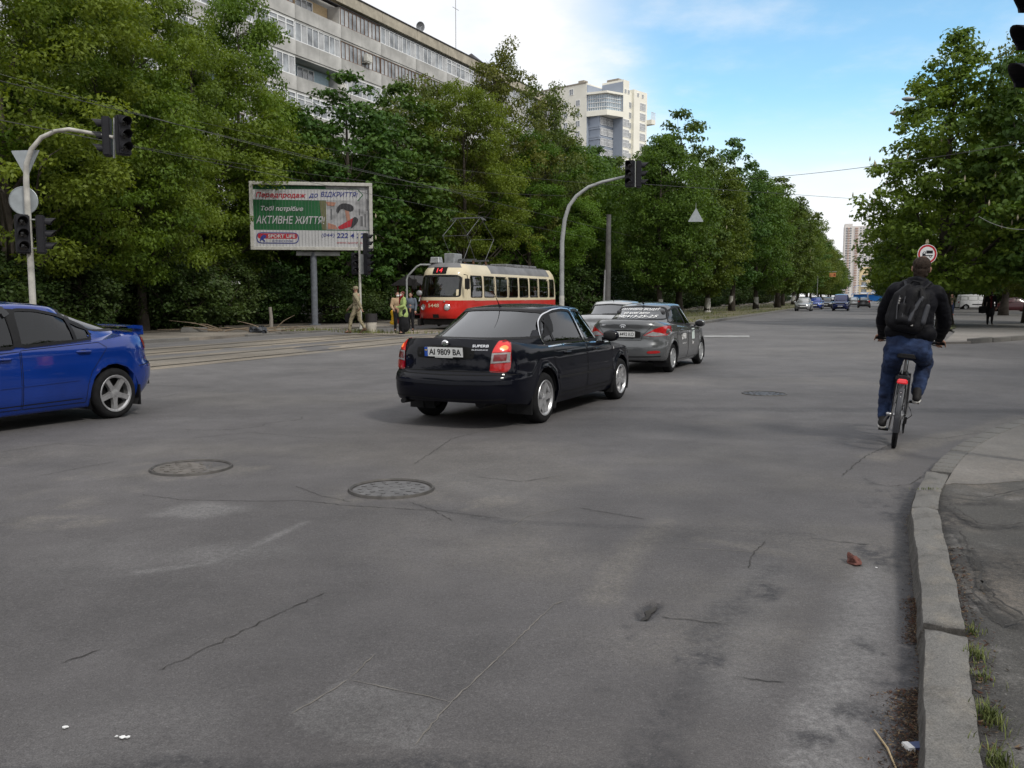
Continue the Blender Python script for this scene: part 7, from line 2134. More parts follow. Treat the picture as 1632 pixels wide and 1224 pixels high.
# ================================================================== PEOPLE
from mathutils import noise as mnoise
def blob(name, chains, voxel, mat, parent, it=5, wrinkle=0.0, wscale=9.0, stretch=(1, 1, 1)):
    """one continuous skin grown over chains of (x, y, z, r) and ellipsoids ('e', centre, radii)"""
    mb = MB()
    for c in chains:
        if c[0] == 'e': mb.ball(c[1], c[2], 16, 10); continue
        for i, (x, y, z, r) in enumerate(c):
            mb.ball((x, y, z), r, 12, 8)
            if i:
                a = c[i - 1]; mb.tube([a[:3], (x, y, z)], [a[3], r], 12)
    me = mb.mesh(name); o = bpy.data.objects.new(name, me); COL.objects.link(o)
    m = o.modifiers.new('r', 'REMESH'); m.mode = 'VOXEL'; m.voxel_size = voxel
    m2 = o.modifiers.new('s', 'SMOOTH'); m2.factor = .5; m2.iterations = it
    dg = bpy.context.evaluated_depsgraph_get(); dg.update()
    res = bpy.data.meshes.new_from_object(o.evaluated_get(dg))
    bpy.data.objects.remove(o); bpy.data.meshes.remove(me)
    res.name = name
    if wrinkle:
        nn = [v.normal.copy() for v in res.vertices]
        for v, n in zip(res.vertices, nn):
            p = V((v.co.x * stretch[0], v.co.y * stretch[1], v.co.z * stretch[2])) * wscale
            k = mnoise.noise(p); v.co += n * wrinkle * (k * .7 + .5 * (1 - abs(mnoise.noise(p * 2.1)) * 2) * .6)
    return link(name, res, mat, parent, smooth=True, ang=180)
SKIN = pmat('skin', (.34, .19, .135), .55, var=.12, scale=14)
def hand_chains(w, d, side, L=.18, curl=.9, up=None):
    """palm, four unequal bent fingers and a thumb from the side of the palm; d = direction of the hand"""
    d = V(d).normalized(); up = V(up or (0, 0, 1)); s = d.cross(up).normalized() * side; n = s.cross(d).normalized() * side
    w = V(w); out = []
    k = w + d * L * .48
    out.append([(*w, .024), (*(w + d * L * .25), .030), (*k, .030)])
    out.append([(*(w + d * L * .2 + s * .018), .02), (*(k + s * .026), .018)]); out.append([(*(w + d * L * .2 - s * .018), .02), (*(k - s * .026), .018)])
    for j, (o, l) in enumerate(((.030, .40), (.010, .45), (-.010, .42), (-.029, .33))):
        b = k + s * o; f = L * l; a = curl * .6
        p1 = b + (d * math.cos(a) - n * math.sin(a)) * f * .5; a2 = curl * 1.5
        p2 = p1 + (d * math.cos(a2) - n * math.sin(a2)) * f * .35; a3 = curl * 2.2
        p3 = p2 + (d * math.cos(a3) - n * math.sin(a3)) * f * .28
        out.append([(*b, .0105), (*p1, .0095), (*p2, .009), (*p3, .0078)])
    t = w + d * L * .18 + s * .03
    out.append([(*t, .014), (*(t + (s * .7 + d * .6 - n * .3) * .045), .0115), (*(t + (s * .55 + d * 1.0 - n * .8) * .075), .0095)])
    return out
def head_chains(c, f, s=1.0):
    """skull, jaw, nose, brow and ears; f = facing direction"""
    c = V(c); f = V(f).normalized(); r = f.cross(V((0, 0, 1))).normalized(); u = V((0, 0, 1))
    P = lambda a, b, z: tuple(c + r * a * s + f * b * s + u * z * s)
    return [('e', P(0, -.012, .03), (.078 * s, .078 * s, .092 * s)), ('e', P(0, .018, .015), (.068 * s, .068 * s, .09 * s)), [(*P(0, .02, -.04), .056 * s), (*P(0, .05, -.085), .032 * s)], [(*P(0, .078, .0), .012 * s), (*P(0, .103, -.028), .014 * s)],
            [(*P(-.035, .07, .022), .014 * s), (*P(.035, .07, .022), .014 * s)], [(*P(-.02, .078, -.055), .012 * s), (*P(.02, .078, -.055), .012 * s)],
            [(*P(.078, -.005, .015), .017 * s), (*P(.078, -.01, -.02), .012 * s)], [(*P(-.078, -.005, .015), .017 * s), (*P(-.078, -.01, -.02), .012 * s)]]
EYEW = pmat('eye', (.5, .48, .45), .2); LIP = pmat('lips', (.30, .11, .09), .5)
def face_bits(par, c, f, s=1.0):
    c = V(c); f = V(f).normalized(); r = f.cross(V((0, 0, 1))).normalized()
    for k in (-1, 1):
        p = c + r * .031 * k * s + f * .080 * s + V((0, 0, .006 * s)); e = MB().ball(p, .0125 * s, 10, 6).build('eye', EYEW, par, smooth=True)
        MB().ball(p + f * .009 * s, .0065 * s, 8, 5).build('iris', BK, e, smooth=True)
    MB().ball(c + f * .090 * s + V((0, 0, -.056 * s)), (.022 * s, .022 * s, .008 * s), 10, 5).build('lips', LIP, par, smooth=True)
def walker(label, loc, hd, H, stride, arm, cols, hair='short', voxel=.02, lean=0.0, coat=0.0, group=None, mask=None, cap=None, arms=None, face=True, skirt=False, knees=(0, 0)):
    """standing or walking person; local +y is forward"""
    k = H / 1.76
    root = None
    def S(x, y, z): return (x * k, (y + lean * max(0, z - .9)) * k, z * k)
    hipz, shz = .93, 1.44
    legs = []
    for sd, st_, kb in ((-1, stride, knees[0]), (1, -stride, knees[1])):
        hip = (sd * .095, 0, hipz); an = (sd * .10, st_ * .42, .085 + abs(st_) * .03 + (.10 if st_ < 0 and stride else 0)); kn = (sd * .10, (hip[1] + an[1]) / 2 + .06 + kb, .50 + .02 * abs(st_))
        to = (sd * .115, an[1] + .16, .035 if st_ >= 0 or not stride else .02)
        legs.append((hip, kn, an, to))
    armj = []
    for sd, a in ((-1, arm), (1, -arm)):
        sh = (sd * .19, 0, shz); el = (sd * .26, a * .22 - .03, 1.16); wr = (sd * .26, a * .48 + .06, .92)
        armj.append([sh, el, wr])
    if arms: 
        for i, q in enumerate(arms):
            if q: armj[i] = [armj[i][0], q[0], q[1]]
    T = lambda p, r: (*S(*p), r * k)
    hc = S(0, .03, 1.63); fwd = (0, 1, 0)
    chains = head_chains(hc, fwd, k) + [[T((0, 0, 1.46), .055), T((0, .015, 1.56), .05)], [T((0, 0, .95), .13), T((0, 0, 1.2), .12), T((0, -.01, 1.38), .12)]]
    for hip, kn, an, to in legs: chains.append([T(hip, .075), T(kn, .05), T(an, .038), T(to, .03)])
    for (sh, el, wr), sd in zip(armj, (-1, 1)):
        chains.append([T(sh, .045), T(el, .036), T(wr, .027)])
        d = V(wr) - V(el)
        for c in hand_chains(S(*wr), d, sd, .17 * k, .5, up=(0, 1, .2)): chains.append(c)
    body = blob('person', chains, min(voxel, .016), SKIN, None, 3)
    body.location = loc; body.rotation_euler = (0, 0, hd); tag(body, label, 'person', group)
    jk, tr, sho, hr = cols
    c2 = [('e', S(0, -.0, 1.30), (.20 * k, .135 * k, .20 * k)), ('e', S(0, 0, 1.08), (.175 * k, .125 * k, .20 * k)), [T((-.17, 0, 1.42), .075), T((.17, 0, 1.42), .075)], [T((0, 0, 1.42), .09), T((0, .01, 1.50), .062)]]
    if coat: c2.append([T((0, 0, 1.0), .17), T((0, -.01, 1.0 - coat), .185 + coat * .08)])
    for sh, el, wr in armj: 
        w2 = V(el).lerp(V(wr), .93); c2.append([T(sh, .072), T(el, .060), T(tuple(w2), .046)])
    blob('jacket', c2, voxel, jk, body, 4, .012 * k, 10)
    c3 = [[T((-.06, 0, .97), .125), T((.06, 0, .97), .125)]]
    for hip, kn, an, to in legs:
        c3.append([T(hip, .105), T(kn, .075), T((an[0], an[1], an[2] + .02), .060)])
    if skirt: c3.append([T((0, 0, .95), .15), T((0, -.02, .45), .22), T((.02, -.05, .28), .22)])
    blob('trousers' if not skirt else 'skirt', c3, voxel, tr, body, 4, .010 * k, 12)
    for hip, kn, an, to in legs:
        hl_ = (an[0], an[1] - .045, .045 + (.09 if an[2] > .16 else 0)); 
        blob('shoe', [[T(hl_, .045), T((an[0], an[1] + .03, hl_[2]), .045), T((to[0], to[1], max(.035, to[2])), .035)], [T(hl_, .045), T((an[0], an[1], an[2] + .02), .048)]], .014, sho, body, 2)
    if cap is not None:
        c = V(hc); MB().lathe([(.098 * k, -.01), (.102 * k, .03), (.092 * k, .085), (.05 * k, .105), (0, .108)], 16, Matrix.Translation(c + V((0, -.005, .035 * k)))).prism([(-.07 * k, .07 * k), (.07 * k, .07 * k), (.05 * k, .16 * k), (-.05 * k, .16 * k)], .012, Matrix.Translation(c + V((0, .01, .035 * k)))).build('cap', cap, body, smooth=True)
    else:
        h = [('e', tuple(V(hc) + V((0, -.022, .045)) * k), (.084 * k, .085 * k, .082 * k))]
        if hair == 'long': h += [[(*(V(hc) + V((0, -.06, .02)) * k), .065 * k), (*(V(hc) + V((0, -.07, -.13)) * k), .06 * k)]]
        blob('hair', h, .012, hr, body, 2)
    if mask is not None: MB().ball(tuple(V(hc) + V((0, .055, -.04)) * k), (.062 * k, .050 * k, .055 * k), 12, 8).build('face_mask', mask, body, smooth=True)
    if face: face_bits(body, hc, fwd, k)
    return body, S, k
def camo():
    m = bpy.data.materials.new('camouflage cloth'); m.use_nodes = True; nt = m.node_tree; b = nt.nodes['Principled BSDF']; b.inputs['Roughness'].default_value = .9
    tc = nt.nodes.new('ShaderNodeTexCoord'); n = nt.nodes.new('ShaderNodeTexNoise'); n.inputs['Scale'].default_value = 11; n.inputs['Detail'].default_value = 3
    nt.links.new(tc.outputs['Object'], n.inputs['Vector']); r = nt.nodes.new('ShaderNodeValToRGB'); r.color_ramp.interpolation = 'CONSTANT'
    for i, (p_, c_) in enumerate(((0, (.10, .085, .05)), (.40, (.27, .23, .15)), (.52, (.20, .185, .115)), (.60, (.33, .28, .19)))):
        e = r.color_ramp.elements[i] if i < 2 else r.color_ramp.elements.new(p_)
        e.position = p_; e.color = c_ + (1,)
    nt.links.new(n.outputs['Fac'], r.inputs[0]); nt.links.new(r.outputs[0], b.inputs['Base Color']); return m
CAMO = camo(); BOOT = pmat('brown boots', (.09, .055, .035), .8); BLKC = pmat('black cloth', (.010, .010, .012), .9, var=.3); HAIRD = pmat('dark brown hair', (.028, .017, .011), .7, var=.4, scale=60, bump=.8, bscale=200)
BEIGE = pmat('beige jacket', (.38, .27, .17), .9, var=.12); LIME = pmat('pale green jacket', (.33, .42, .15), .85, var=.12); MASKW = pmat('white face mask', (.72, .72, .72), .8); MASKB = pmat('dark face mask', (.02, .018, .018), .8)
p = gp(569, 531, .1)
walker('man in camouflage uniform and cap walking past the thin signal post', (p.x, p.y, .1), rad(78), 1.90, .62, -.75, (CAMO, CAMO, BOOT, HAIRD), cap=CAMO, mask=MASKB, voxel=.02)
bag0 = bpy.context.scene.objects
def bag(name, label, cat, loc, prof, mat, scale=(1, .5, 1), strap=None):
    o = thing(name, label, cat, loc); e = MB().lathe(prof, 16).build('bag_body', mat, o, smooth=True); e.scale = scale
    if strap: MB().tube(strap, .012, 6).build('strap', mat, o)
    return o
p = at(568, 500, gp(569, 531, .1).y + .25)
bag('holdall', 'black bag carried low by the man in camouflage', 'bag', (p.x - .30, p.y, .52), [(0, 0), (.16, .02), (.19, .2), (.15, .36), (0, .4)], BLKC, (1, .5, 1), [(-.1, 0, .36), (0, 0, .50), (.1, 0, .36)])
p = gp(634, 531, .1)
wa, S_a, ka = walker('woman in a beige jacket holding a yellow bag at the tram stop', (p.x, p.y, .1), rad(200), 1.68, .10, .1, (BEIGE, BLKC, BLKC, HAIRD), arms=[((-.27, .02, 1.15), (-.20, .16, .98)), ((.27, .02, 1.15), (.22, .20, 1.02))], mask=MASKW)
YELB = pmat('yellow plastic bag', (.62, .36, .01), .4, var=.15)
q = gp(628, 530, .1)
bag('shopping_bag', 'bright yellow twisted plastic bag hanging from the hand of the woman in beige', 'bag', (q.x - .02, q.y - .1, .42), [(0, 0), (.10, .02), (.13, .10), (.07, .2), (.06, .36), (.10, .52), (.07, .60), (0, .62)], YELB, (1.1, .6, 1))
p = gp(643, 532.5, .1)
wb_, S_b, kb = walker('woman in a pale green jacket and dark skirt facing the woman in beige', (p.x, p.y, .1), rad(112), 1.70, .12, .1, (LIME, BLKC, BLKC, pmat('reddish hair', (.10, .02, .015), .7)), arms=[((-.26, .04, 1.16), (-.14, .24, 1.08)), ((.27, .02, 1.15), (.12, .26, 1.08))], mask=MASKW, coat=.22, skirt=True)
blob('scarf', [[(-.05, .10, 1.46, .04), (0, .12, 1.40, .05), (.05, .12, 1.2, .04)], [(-.06, .05, 1.5, .045), (.06, .05, 1.5, .045)]], .014, pmat('red scarf', (.22, .012, .018), .85), wb_, 2)
p = gp(650, 529, .1)
walker('person in grey-blue half hidden behind the woman in pale green', (p.x, p.y + 1.2, .1), rad(170), 1.66, .1, .2, (pmat('grey blue coat', (.10, .12, .15), .9), BLKC, BLKC, HAIRD))
p = gp(1577, 517.5, .07)
wk, S_k, kk = walker('person in a long black coat with a dark red scarf walking away at the right', (p.x, p.y, .07), rad(-30), 1.80, .30, .2, (BLKC, BLKC, BLKC, HAIRD), hair='long', coat=.38)
blob('scarf', [[(.03, -.16, 1.5, .04), (.03, -.20, 1.2, .05), (.03, -.2, .95, .045)], [(-.06, -.02, 1.5, .055), (.06, -.02, 1.5, .055)]], .018, pmat('dark red scarf', (.10, .012, .018), .9), wk, 2)
bag('shoulder_bag', 'black bag hanging at the left side of the person in the long black coat', 'bag', (p.x - .42, p.y, .68), [(0, 0), (.2, .02), (.22, .25), (.18, .38), (0, .4)], BLKC, (1, .5, 1))
p = gp(1516, 502, .07)
walker('distant man in an olive top, jeans and orange shoes, arms raised, before the white van', (p.x, p.y, .07), rad(165), 1.70, .12, 0, (pmat('olive top', (.09, .085, .05), .9), pmat('far jeans', (.03, .04, .08), .9), pmat('orange shoes', (.62, .13, .07), .7), pmat('fair hair', (.25, .16, .08), .7)),
       arms=[((-.32, .02, 1.18), (-.30, .24, 1.20)), ((.30, .12, 1.22), (.05, .22, 1.45))])
# passengers in the tram: only heads and shoulders show above the waist rail
pas_c = [(.05, .05, .06), (.22, .20, .24), (.03, .03, .035), (.20, .05, .07), (.10, .12, .16), (.26, .24, .20), (.06, .07, .05), (.30, .28, .33)]
_Mt = Matrix.Translation(tram.location) @ Matrix.Rotation(tram.rotation_euler.z, 4, 'Z')
proto = None
for i, (x, y) in enumerate([(3.5, .85), (1.95, .85), (1.1, .5), (.3, .85), (-1.3, .85), (-2.1, .85), (-2.8, .4), (-3.7, .85), (-4.4, .6)]):
    P0 = _Mt @ V((x, y, .93))
    cl = pmat('passenger clothes %d' % (i % 8), pas_c[i % 8], .9, var=.2)
    if proto is None:
        bme_ = blob('person', head_chains((0, .02, 1.0), (0, 1, 0), 1.0) + [[(0, 0, .42, .10), (0, 0, .78, .08), (0, .0, .92, .05)], [(-.17, 0, .76, .05), (-.23, .06, .5, .04), (-.15, .28, .44, .03)], [(.17, 0, .76, .05), (.23, .06, .5, .04), (.15, .28, .44, .03)], [(-.1, 0, .42, .08), (-.12, .4, .46, .06), (-.12, .42, .06, .045)], [(.1, 0, .42, .08), (.12, .4, .46, .06), (.12, .42, .06, .045)]], .024, SKIN, None, 2)
        jme_ = blob('jacket', [('e', (0, 0, .62), (.2, .14, .24)), [(-.18, 0, .78, .07), (.18, 0, .78, .07)], [(-.18, 0, .76, .07), (-.25, .06, .5, .06)], [(.18, 0, .76, .07), (.25, .06, .5, .06)]], .03, cl, None, 2)
        hme_ = blob('hair', [('e', (0, -.005, 1.05), (.085, .085, .08))], .02, HAIRD, None, 1)
        proto = (bme_.data, jme_.data, hme_.data)
        for o in (bme_, jme_, hme_): bpy.data.objects.remove(o)
    b = bpy.data.objects.new('person', proto[0]); COL.objects.link(b); b.location = P0; b.rotation_euler = (0, 0, tram.rotation_euler.z - math.pi / 2 + (i % 3 - 1) * .2)
    tag(b, ('seated tram passenger behind the first side window', 'tram passenger behind the second side window', 'tram passenger standing nearer the aisle by the third window', 'tram passenger behind the fourth side window', 'tram passenger at the fifth side window', 'tram passenger just behind the one at the fifth window', 'tram passenger away from the glass near the sixth window', 'tram passenger at the seventh side window', 'last tram passenger at the rear end of the tram')[i], 'person', 'passengers inside the tram')
    jm = proto[1].copy(); jm.materials.clear(); jm.materials.append(cl)
    part('jacket', jm, None, b); part('hair', proto[2], None, b)
P0 = _Mt @ V((5.75, -.35, .93)); b = bpy.data.objects.new('person', proto[0]); COL.objects.link(b); b.location = P0; b.rotation_euler = (0, 0, tram.rotation_euler.z - math.pi / 2); tag(b, 'tram driver seated behind the windscreen', 'person')
part('jacket', proto[1], None, b); part('hair', proto[2], None, b)
# driver of the blue car
_M4 = Matrix.Translation(car4.location) @ Matrix.Rotation(h4, 4, 'Z')
P0 = _M4 @ V((-.02, .36, .16)); b = bpy.data.objects.new('person', proto[0]); COL.objects.link(b); b.location = P0; b.rotation_euler = (0, 0, h4 - math.pi / 2); tag(b, 'driver seated behind the open front window of the blue car', 'person')
jm = proto[1].copy(); jm.materials.clear(); jm.materials.append(pmat('driver shirt', (.2, .22, .26), .9)); part('jacket', jm, None, b); part('hair', proto[2], None, b)

# ================================================================== CYCLIST
CYH, CYL = rad(-25.5), rad(5.0)
cyp = gp(1424, 713)
CM = Matrix.Translation(cyp) @ Matrix.Rotation(CYH, 4, 'Z') @ Matrix.Rotation(CYL, 4, 'Y')
def cy_root(name, label, cat):
    o = thing(name, label, cat); o.matrix_basis = CM; return o
bike = cy_root('bicycle', 'dark bicycle with rear mudguard and red lamp under the man with a backpack', 'bicycle')
FRB = pmat('dark bicycle frame', (.016, .016, .020), .35, coat=.5); SPK = pmat('spoke steel', (.45, .45, .46), .35, metal=.9)
RW = .35; RA, FAx, BB, SD, HB = V((0, 0, RW)), V((0, 1.08, RW)), V((0, .44, .29)), V((0, .20, .96)), V((0, .97, 1.10))
_RY = Matrix.Rotation(math.pi / 2, 4, 'Y')
tyre = MB().lathe([(RW - .045, -.018), (RW - .02, -.026), (RW - .004, -.018), (RW, 0), (RW - .004, .018), (RW - .02, .026), (RW - .045, .018), (RW - .045, -.018)], 48, _RY)
knob = tyre
for k in range(60):
    a = 2 * math.pi * k / 60
    for s_ in (-1, 1): knob.box((s_ * .013, (RW - .002) * math.cos(a), (RW - .002) * math.sin(a)), (.012, .018, .018))
tyre = tyre.mesh('wheel'); tyre.materials.append(RUBBER)
rimm = MB().lathe([(RW - .062, -.012), (RW - .044, -.015), (RW - .044, .015), (RW - .062, .012), (RW - .062, -.012)], 40, _RY).lathe([(.02, -.05), (.024, -.035), (.016, -.02), (.016, .02), (.024, .035), (.02, .05)], 12, _RY).mesh('rim'); rimm.materials.append(SPK)
spk = MB()
for k in range(28):
    a = 2 * math.pi * k / 28; s_ = .03 if k % 2 else -.03
    spk.tube([(s_, .022 * math.cos(a + .5), .022 * math.sin(a + .5)), (0, (RW - .06) * math.cos(a), (RW - .06) * math.sin(a))], .0018, 4, caps=False)
spk = spk.mesh('spokes'); spk.materials.append(SPK); 
for c in (RA, FAx):
    w = part('wheel', tyre, None, bike, c); part('rim', rimm, None, w); part('spokes', spk, None, w)
fr = MB()
hd_t, hd_b = V((0, .90, .92)), V((0, .95, .76))
st_t = V((0, .27, .80))
for a, b_, r_ in ((BB, st_t, .017), (BB, hd_b, .021), (st_t, hd_t, .016), (hd_t, hd_b, .022)): fr.tube([a, b_], r_, 10)
for s_ in (-1, 1):
    fr.tube([BB + V((s_ * .03, -.03, 0)), RA + V((s_ * .065, .02, 0))], .010, 8); fr.tube([st_t + V((s_ * .02, 0, -.04)), RA + V((s_ * .065, .0, .01))], .009, 8)
    fr.tube([hd_b + V((s_ * .05, .0, -.03)), FAx + V((s_ * .06, 0, 0))], .014, 8)
fr.build('frame', FRB, bike, smooth=True)
MB().tube([st_t, SD], .0135, 8).build('seat_post', SPK, bike)
MB().prism(chaikin([(-.03, .14), (.03, .14), (.05, .0), (.10, -.10), (.08, -.15), (-.08, -.15), (-.10, -.10), (-.05, 0)], 2), .05, Matrix.Translation(SD + V((0, 0, -.01)))).build('saddle', DARKP, bike, bevel=.012)
MB().tube([hd_t, V((0, .95, 1.06)), HB], .014, 8).build('stem', FRB, bike)
MB().tube([HB + V((-.33, -.06, .0)), HB + V((-.18, 0, 0)), HB + V((.18, 0, 0)), HB + V((.33, -.06, .0))], .012, 8).build('handlebar', FRB, bike)
for s_ in (-1, 1):
    MB().tube([HB + V((s_ * .235, -.02, 0)), HB + V((s_ * .365, -.07, 0))], .018, 8).build('grip', DARKP, bike)
    MB().tube([HB + V((s_ * .22, .01, -.005)), HB + V((s_ * .24, .045, -.03)), HB + V((s_ * .34, .02, -.045))], .006, 6).build('brake_lever', DARKP, bike)
def mudguard(c, a0, a1, w=.062):
    mb = MB(); vs = []; fs = []; n = 22
    for i in range(n + 1):
        a = a0 + (a1 - a0) * i / n
        for x, dr in ((-w / 2, -.012), (-w / 3, .006), (0, .012), (w / 3, .006), (w / 2, -.012)):
            r_ = RW + .022 + dr; vs.append((c.x + x, c.y + r_ * math.cos(a), c.z + r_ * math.sin(a)))
        if i: fs += [(5 * i - 5 + k, 5 * i - 4 + k, 5 * i + 1 + k, 5 * i + k) for k in range(4)]
    return mb.add(vs, fs)
mudguard(RA, rad(30), rad(202)).build('rear_mudguard', pmat('dark grey mudguard', (.05, .052, .06), .3, coat=.5), bike, smooth=True)
mudguard(FAx, rad(20), rad(190)).build('front_mudguard', DARKP, bike, smooth=True)
rk = MB()
for s_ in (-1, 1):
    rk.tube([st_t + V((s_ * .03, -.02, 0)), V((s_ * .055, .12, .76)), V((s_ * .055, -.26, .76))], .006, 6); rk.tube([V((s_ * .055, -.20, .76)), RA + V((s_ * .07, -.01, .03))], .006, 6); rk.tube([V((s_ * .055, .0, .76)), RA + V((s_ * .07, .0, .03))], .006, 6)
for y in (.1, -.05, -.2): rk.tube([(-.055, y, .76), (.055, y, .76)], .005, 6)
rk.box((0, -.265, .77), (.14, .012, .03))
rk.build('carrier', FRB, bike)
rl = MB().box((0, -.285, .735), (.11, .03, .05), top=.8).build('rear_lamp', pmat('red bicycle reflector', (.5, .012, .02), .1, coat=1, emit=(1, .02, .03), estr=.35), bike, bevel=.012)
for z in (.60, .56): MB().ball((0, -.30, z + .02), (.006, .006, .006), 8, 5).build('reflector_bolt', SPK, bike)
cr = MB().lathe([(.03, -.004), (.09, -.004), (.09, .004), (.03, .004)], 24, Matrix.Translation(BB + V((.055, 0, 0))) @ _RY)
cr.tube([BB + V((.07, 0, 0)), BB + V((.08, -.0, .17))], .011, 6).tube([BB + V((-.07, 0, 0)), BB + V((-.08, 0, -.17))], .011, 6).build('crankset', SPK, bike)
for s_, z in ((1, .17), (-1, -.17)): MB().box(BB + V((s_ * .135, 0, z)), (.10, .08, .025)).build('pedal', DARKP, bike)
MB().lathe([(.02, -.012), (.045, -.012), (.055, .0), (.03, .015), (.02, .015)], 18, Matrix.Translation(RA + V((.035, 0, 0))) @ _RY).build('sprockets', SPK, bike)
MB().box(RA + V((.075, .03, -.05)), (.03, .04, .07)).box(RA + V((.07, .06, -.13)), (.016, .03, .13)).tube([RA + V((.09, .02, -.03)), RA + V((.13, -.04, .02)), RA + V((.11, -.05, .08)), RA + V((.09, .1, .09))], .004, 5).build('derailleur', DARKP, bike)
MB().tube([BB + V((.05, .0, .09)), RA + V((.05, 0, .05))], .006, 5).tube([BB + V((.05, 0, -.09)), RA + V((.065, .06, -.17)), RA + V((.06, .03, -.06))], .006, 5).build('chain', DARKP, bike)
MB().tube([RA + V((-.07, .05, -.02)), RA + V((-.10, .12, -.02)), RA + V((-.13, .18, -.10))], .009, 6).ball(RA + V((-.09, 0, 0)), (.03, .02, .02)).build('kick_stand', SPK, bike)
# the rider
JK = pmat('black bomber jacket', (.0055, .0057, .0085), .62, var=.3, scale=5, bump=.3, bscale=30, spec=.12)
JEAN = pmat('blue jeans', (.009, .016, .048), .9, var=.5, scale=7, bump=.35, bscale=160, col2=(.020, .036, .088))
hips = {-1: V((-.105, .22, 1.04)), 1: V((.105, .22, 1.04))}
knee = {-1: V((-.155, .50, .70)), 1: V((.185, .64, .90))}
ank = {-1: V((-.150, .39, .245)), 1: V((.150, .40, .565))}
toe = {-1: V((-.165, .56, .165)), 1: V((.165, .57, .50))}
shl = {-1: V((-.195, .36, 1.655)), 1: V((.195, .36, 1.655))}
elb = {-1: V((-.300, .58, 1.32)), 1: V((.315, .58, 1.33))}
wri = {-1: V((-.290, .84, 1.145)), 1: V((.290, .84, 1.145))}
hc = V((.02, .44, 1.895)); hf = V((.05, 1, -.06))
ch = head_chains(hc, hf, 1.08) + [[(0, .38, 1.66, .06), (.012, .425, 1.79, .056)], [(0, .22, 1.05, .13), (0, .28, 1.35, .13), (0, .34, 1.58, .13)]]
for s_ in (-1, 1):
    ch.append([(*hips[s_], .085), (*knee[s_], .055), (*ank[s_], .04), (*toe[s_], .03)]); ch.append([(*shl[s_], .05), (*elb[s_], .04), (*wri[s_], .030)])
    ch += hand_chains(wri[s_], HB + V((s_ * .30, -.045, .03)) - wri[s_], s_, .19, 1.05, up=(0, 0, 1))
rider = blob('person', ch, .0085, SKIN, None, 3)
rider.matrix_basis = CM
tag(rider, 'man in a black jacket and blue jeans cycling away down the street', 'person')
jc = [('e', (0, .27, 1.36), (.220, .155, .26)), ('e', (0, .30, 1.52), (.228, .155, .20)), [(-.18, .35, 1.645, .080), (.18, .35, 1.645, .080)], [(-.10, .37, 1.70, .075), (.10, .37, 1.70, .075)], [(-.15, .215, 1.215, .105), (.15, .215, 1.215, .105)], [(-.13, .30, 1.24, .10), (.13, .30, 1.24, .10)]]
for s_ in (-1, 1):
    m_ = shl[s_].lerp(elb[s_], .5) + V((s_ * .025, 0, .0)); jc.append([(*shl[s_], .090), (*m_, .080), (*elb[s_], .074), (*elb[s_].lerp(wri[s_], .55), .064), (*elb[s_].lerp(wri[s_], .92), .052)])
jacket = blob('jacket', jc, .011, JK, rider, 4, .014, 7.5, (1, 1, 1.6))
blob('collar', [[(-.075, .385, 1.765, .040), (0, .345, 1.785, .042), (.075, .385, 1.765, .040)], [(-.075, .385, 1.765, .040), (-.05, .47, 1.735, .03)], [(.075, .385, 1.765, .040), (.05, .47, 1.735, .03)], [(-.09, .37, 1.72, .05), (0, .34, 1.73, .05), (.09, .37, 1.72, .05)]], .009, JK, jacket, 3)
blob('waistband', [[(-.175, .20, 1.185, .062), (0, .165, 1.185, .068), (.175, .20, 1.185, .062)], [(-.175, .20, 1.185, .062), (-.16, .31, 1.19, .055), (0, .36, 1.2, .05), (.16, .31, 1.19, .055), (.175, .20, 1.185, .062)]], .011, JK, jacket, 3, .006, 26, (1, 1, .25))
jn = [[(-.098, .20, 1.07, .130), (.098, .20, 1.07, .130)], [(-.10, .165, 1.04, .112), (.10, .165, 1.04, .112)], [(-.125, .22, 1.15, .105), (.125, .22, 1.15, .105)]]
for s_ in (-1, 1):
    jn.append([(*(hips[s_] + V((s_ * .022, -.01, -.02))), .115), (*hips[s_].lerp(knee[s_], .5), .097), (*knee[s_], .086), (*knee[s_].lerp(ank[s_], .45), .080), (*knee[s_].lerp(ank[s_], .93), .066)])
    a, b_ = hips[s_] + V((s_ * .03, -.03, -.02)), knee[s_].lerp(ank[s_], .5)
    if s_ < 0: jn.append([(*(hips[s_] + V((-.02, -.03, -.10))), .105), (*(knee[s_] + V((0, -.10, .08))), .085), (*(knee[s_].lerp(ank[s_], .6) + V((0, -.02, 0))), .07)])
blob('jeans', jn, .010, JEAN, rider, 4, .013, 11, (1, 1, 1.9))
SOLE = pmat('white shoe sole', (.55, .54, .52), .6); SHOE = pmat('black shoe', (.014, .013, .014), .7)
for s_ in (-1, 1):
    d = (toe[s_] - ank[s_]); heel = ank[s_] + V((0, -.065, -.055))
    sh = blob('shoe', [[(*heel, .042), (*(heel.lerp(toe[s_], .5) + V((0, 0, .012))), .046), (*toe[s_], .038)], [(*heel, .04), (*(ank[s_] + V((0, -.005, .03))), .050)]], .008, SHOE, rider, 2)
    blob('sole', [[(*(heel + V((0, -.006, -.030))), .026), (*(heel.lerp(toe[s_], .5) + V((0, 0, -.030))), .028), (*(toe[s_] + V((0, .012, -.024))), .022)], [(*(heel + V((-.022, 0, -.03))), .02), (*(toe[s_] + V((-.022, 0, -.026))), .018)], [(*(heel + V((.022, 0, -.03))), .02), (*(toe[s_] + V((.022, 0, -.026))), .018)]], .007, SOLE, sh, 2)
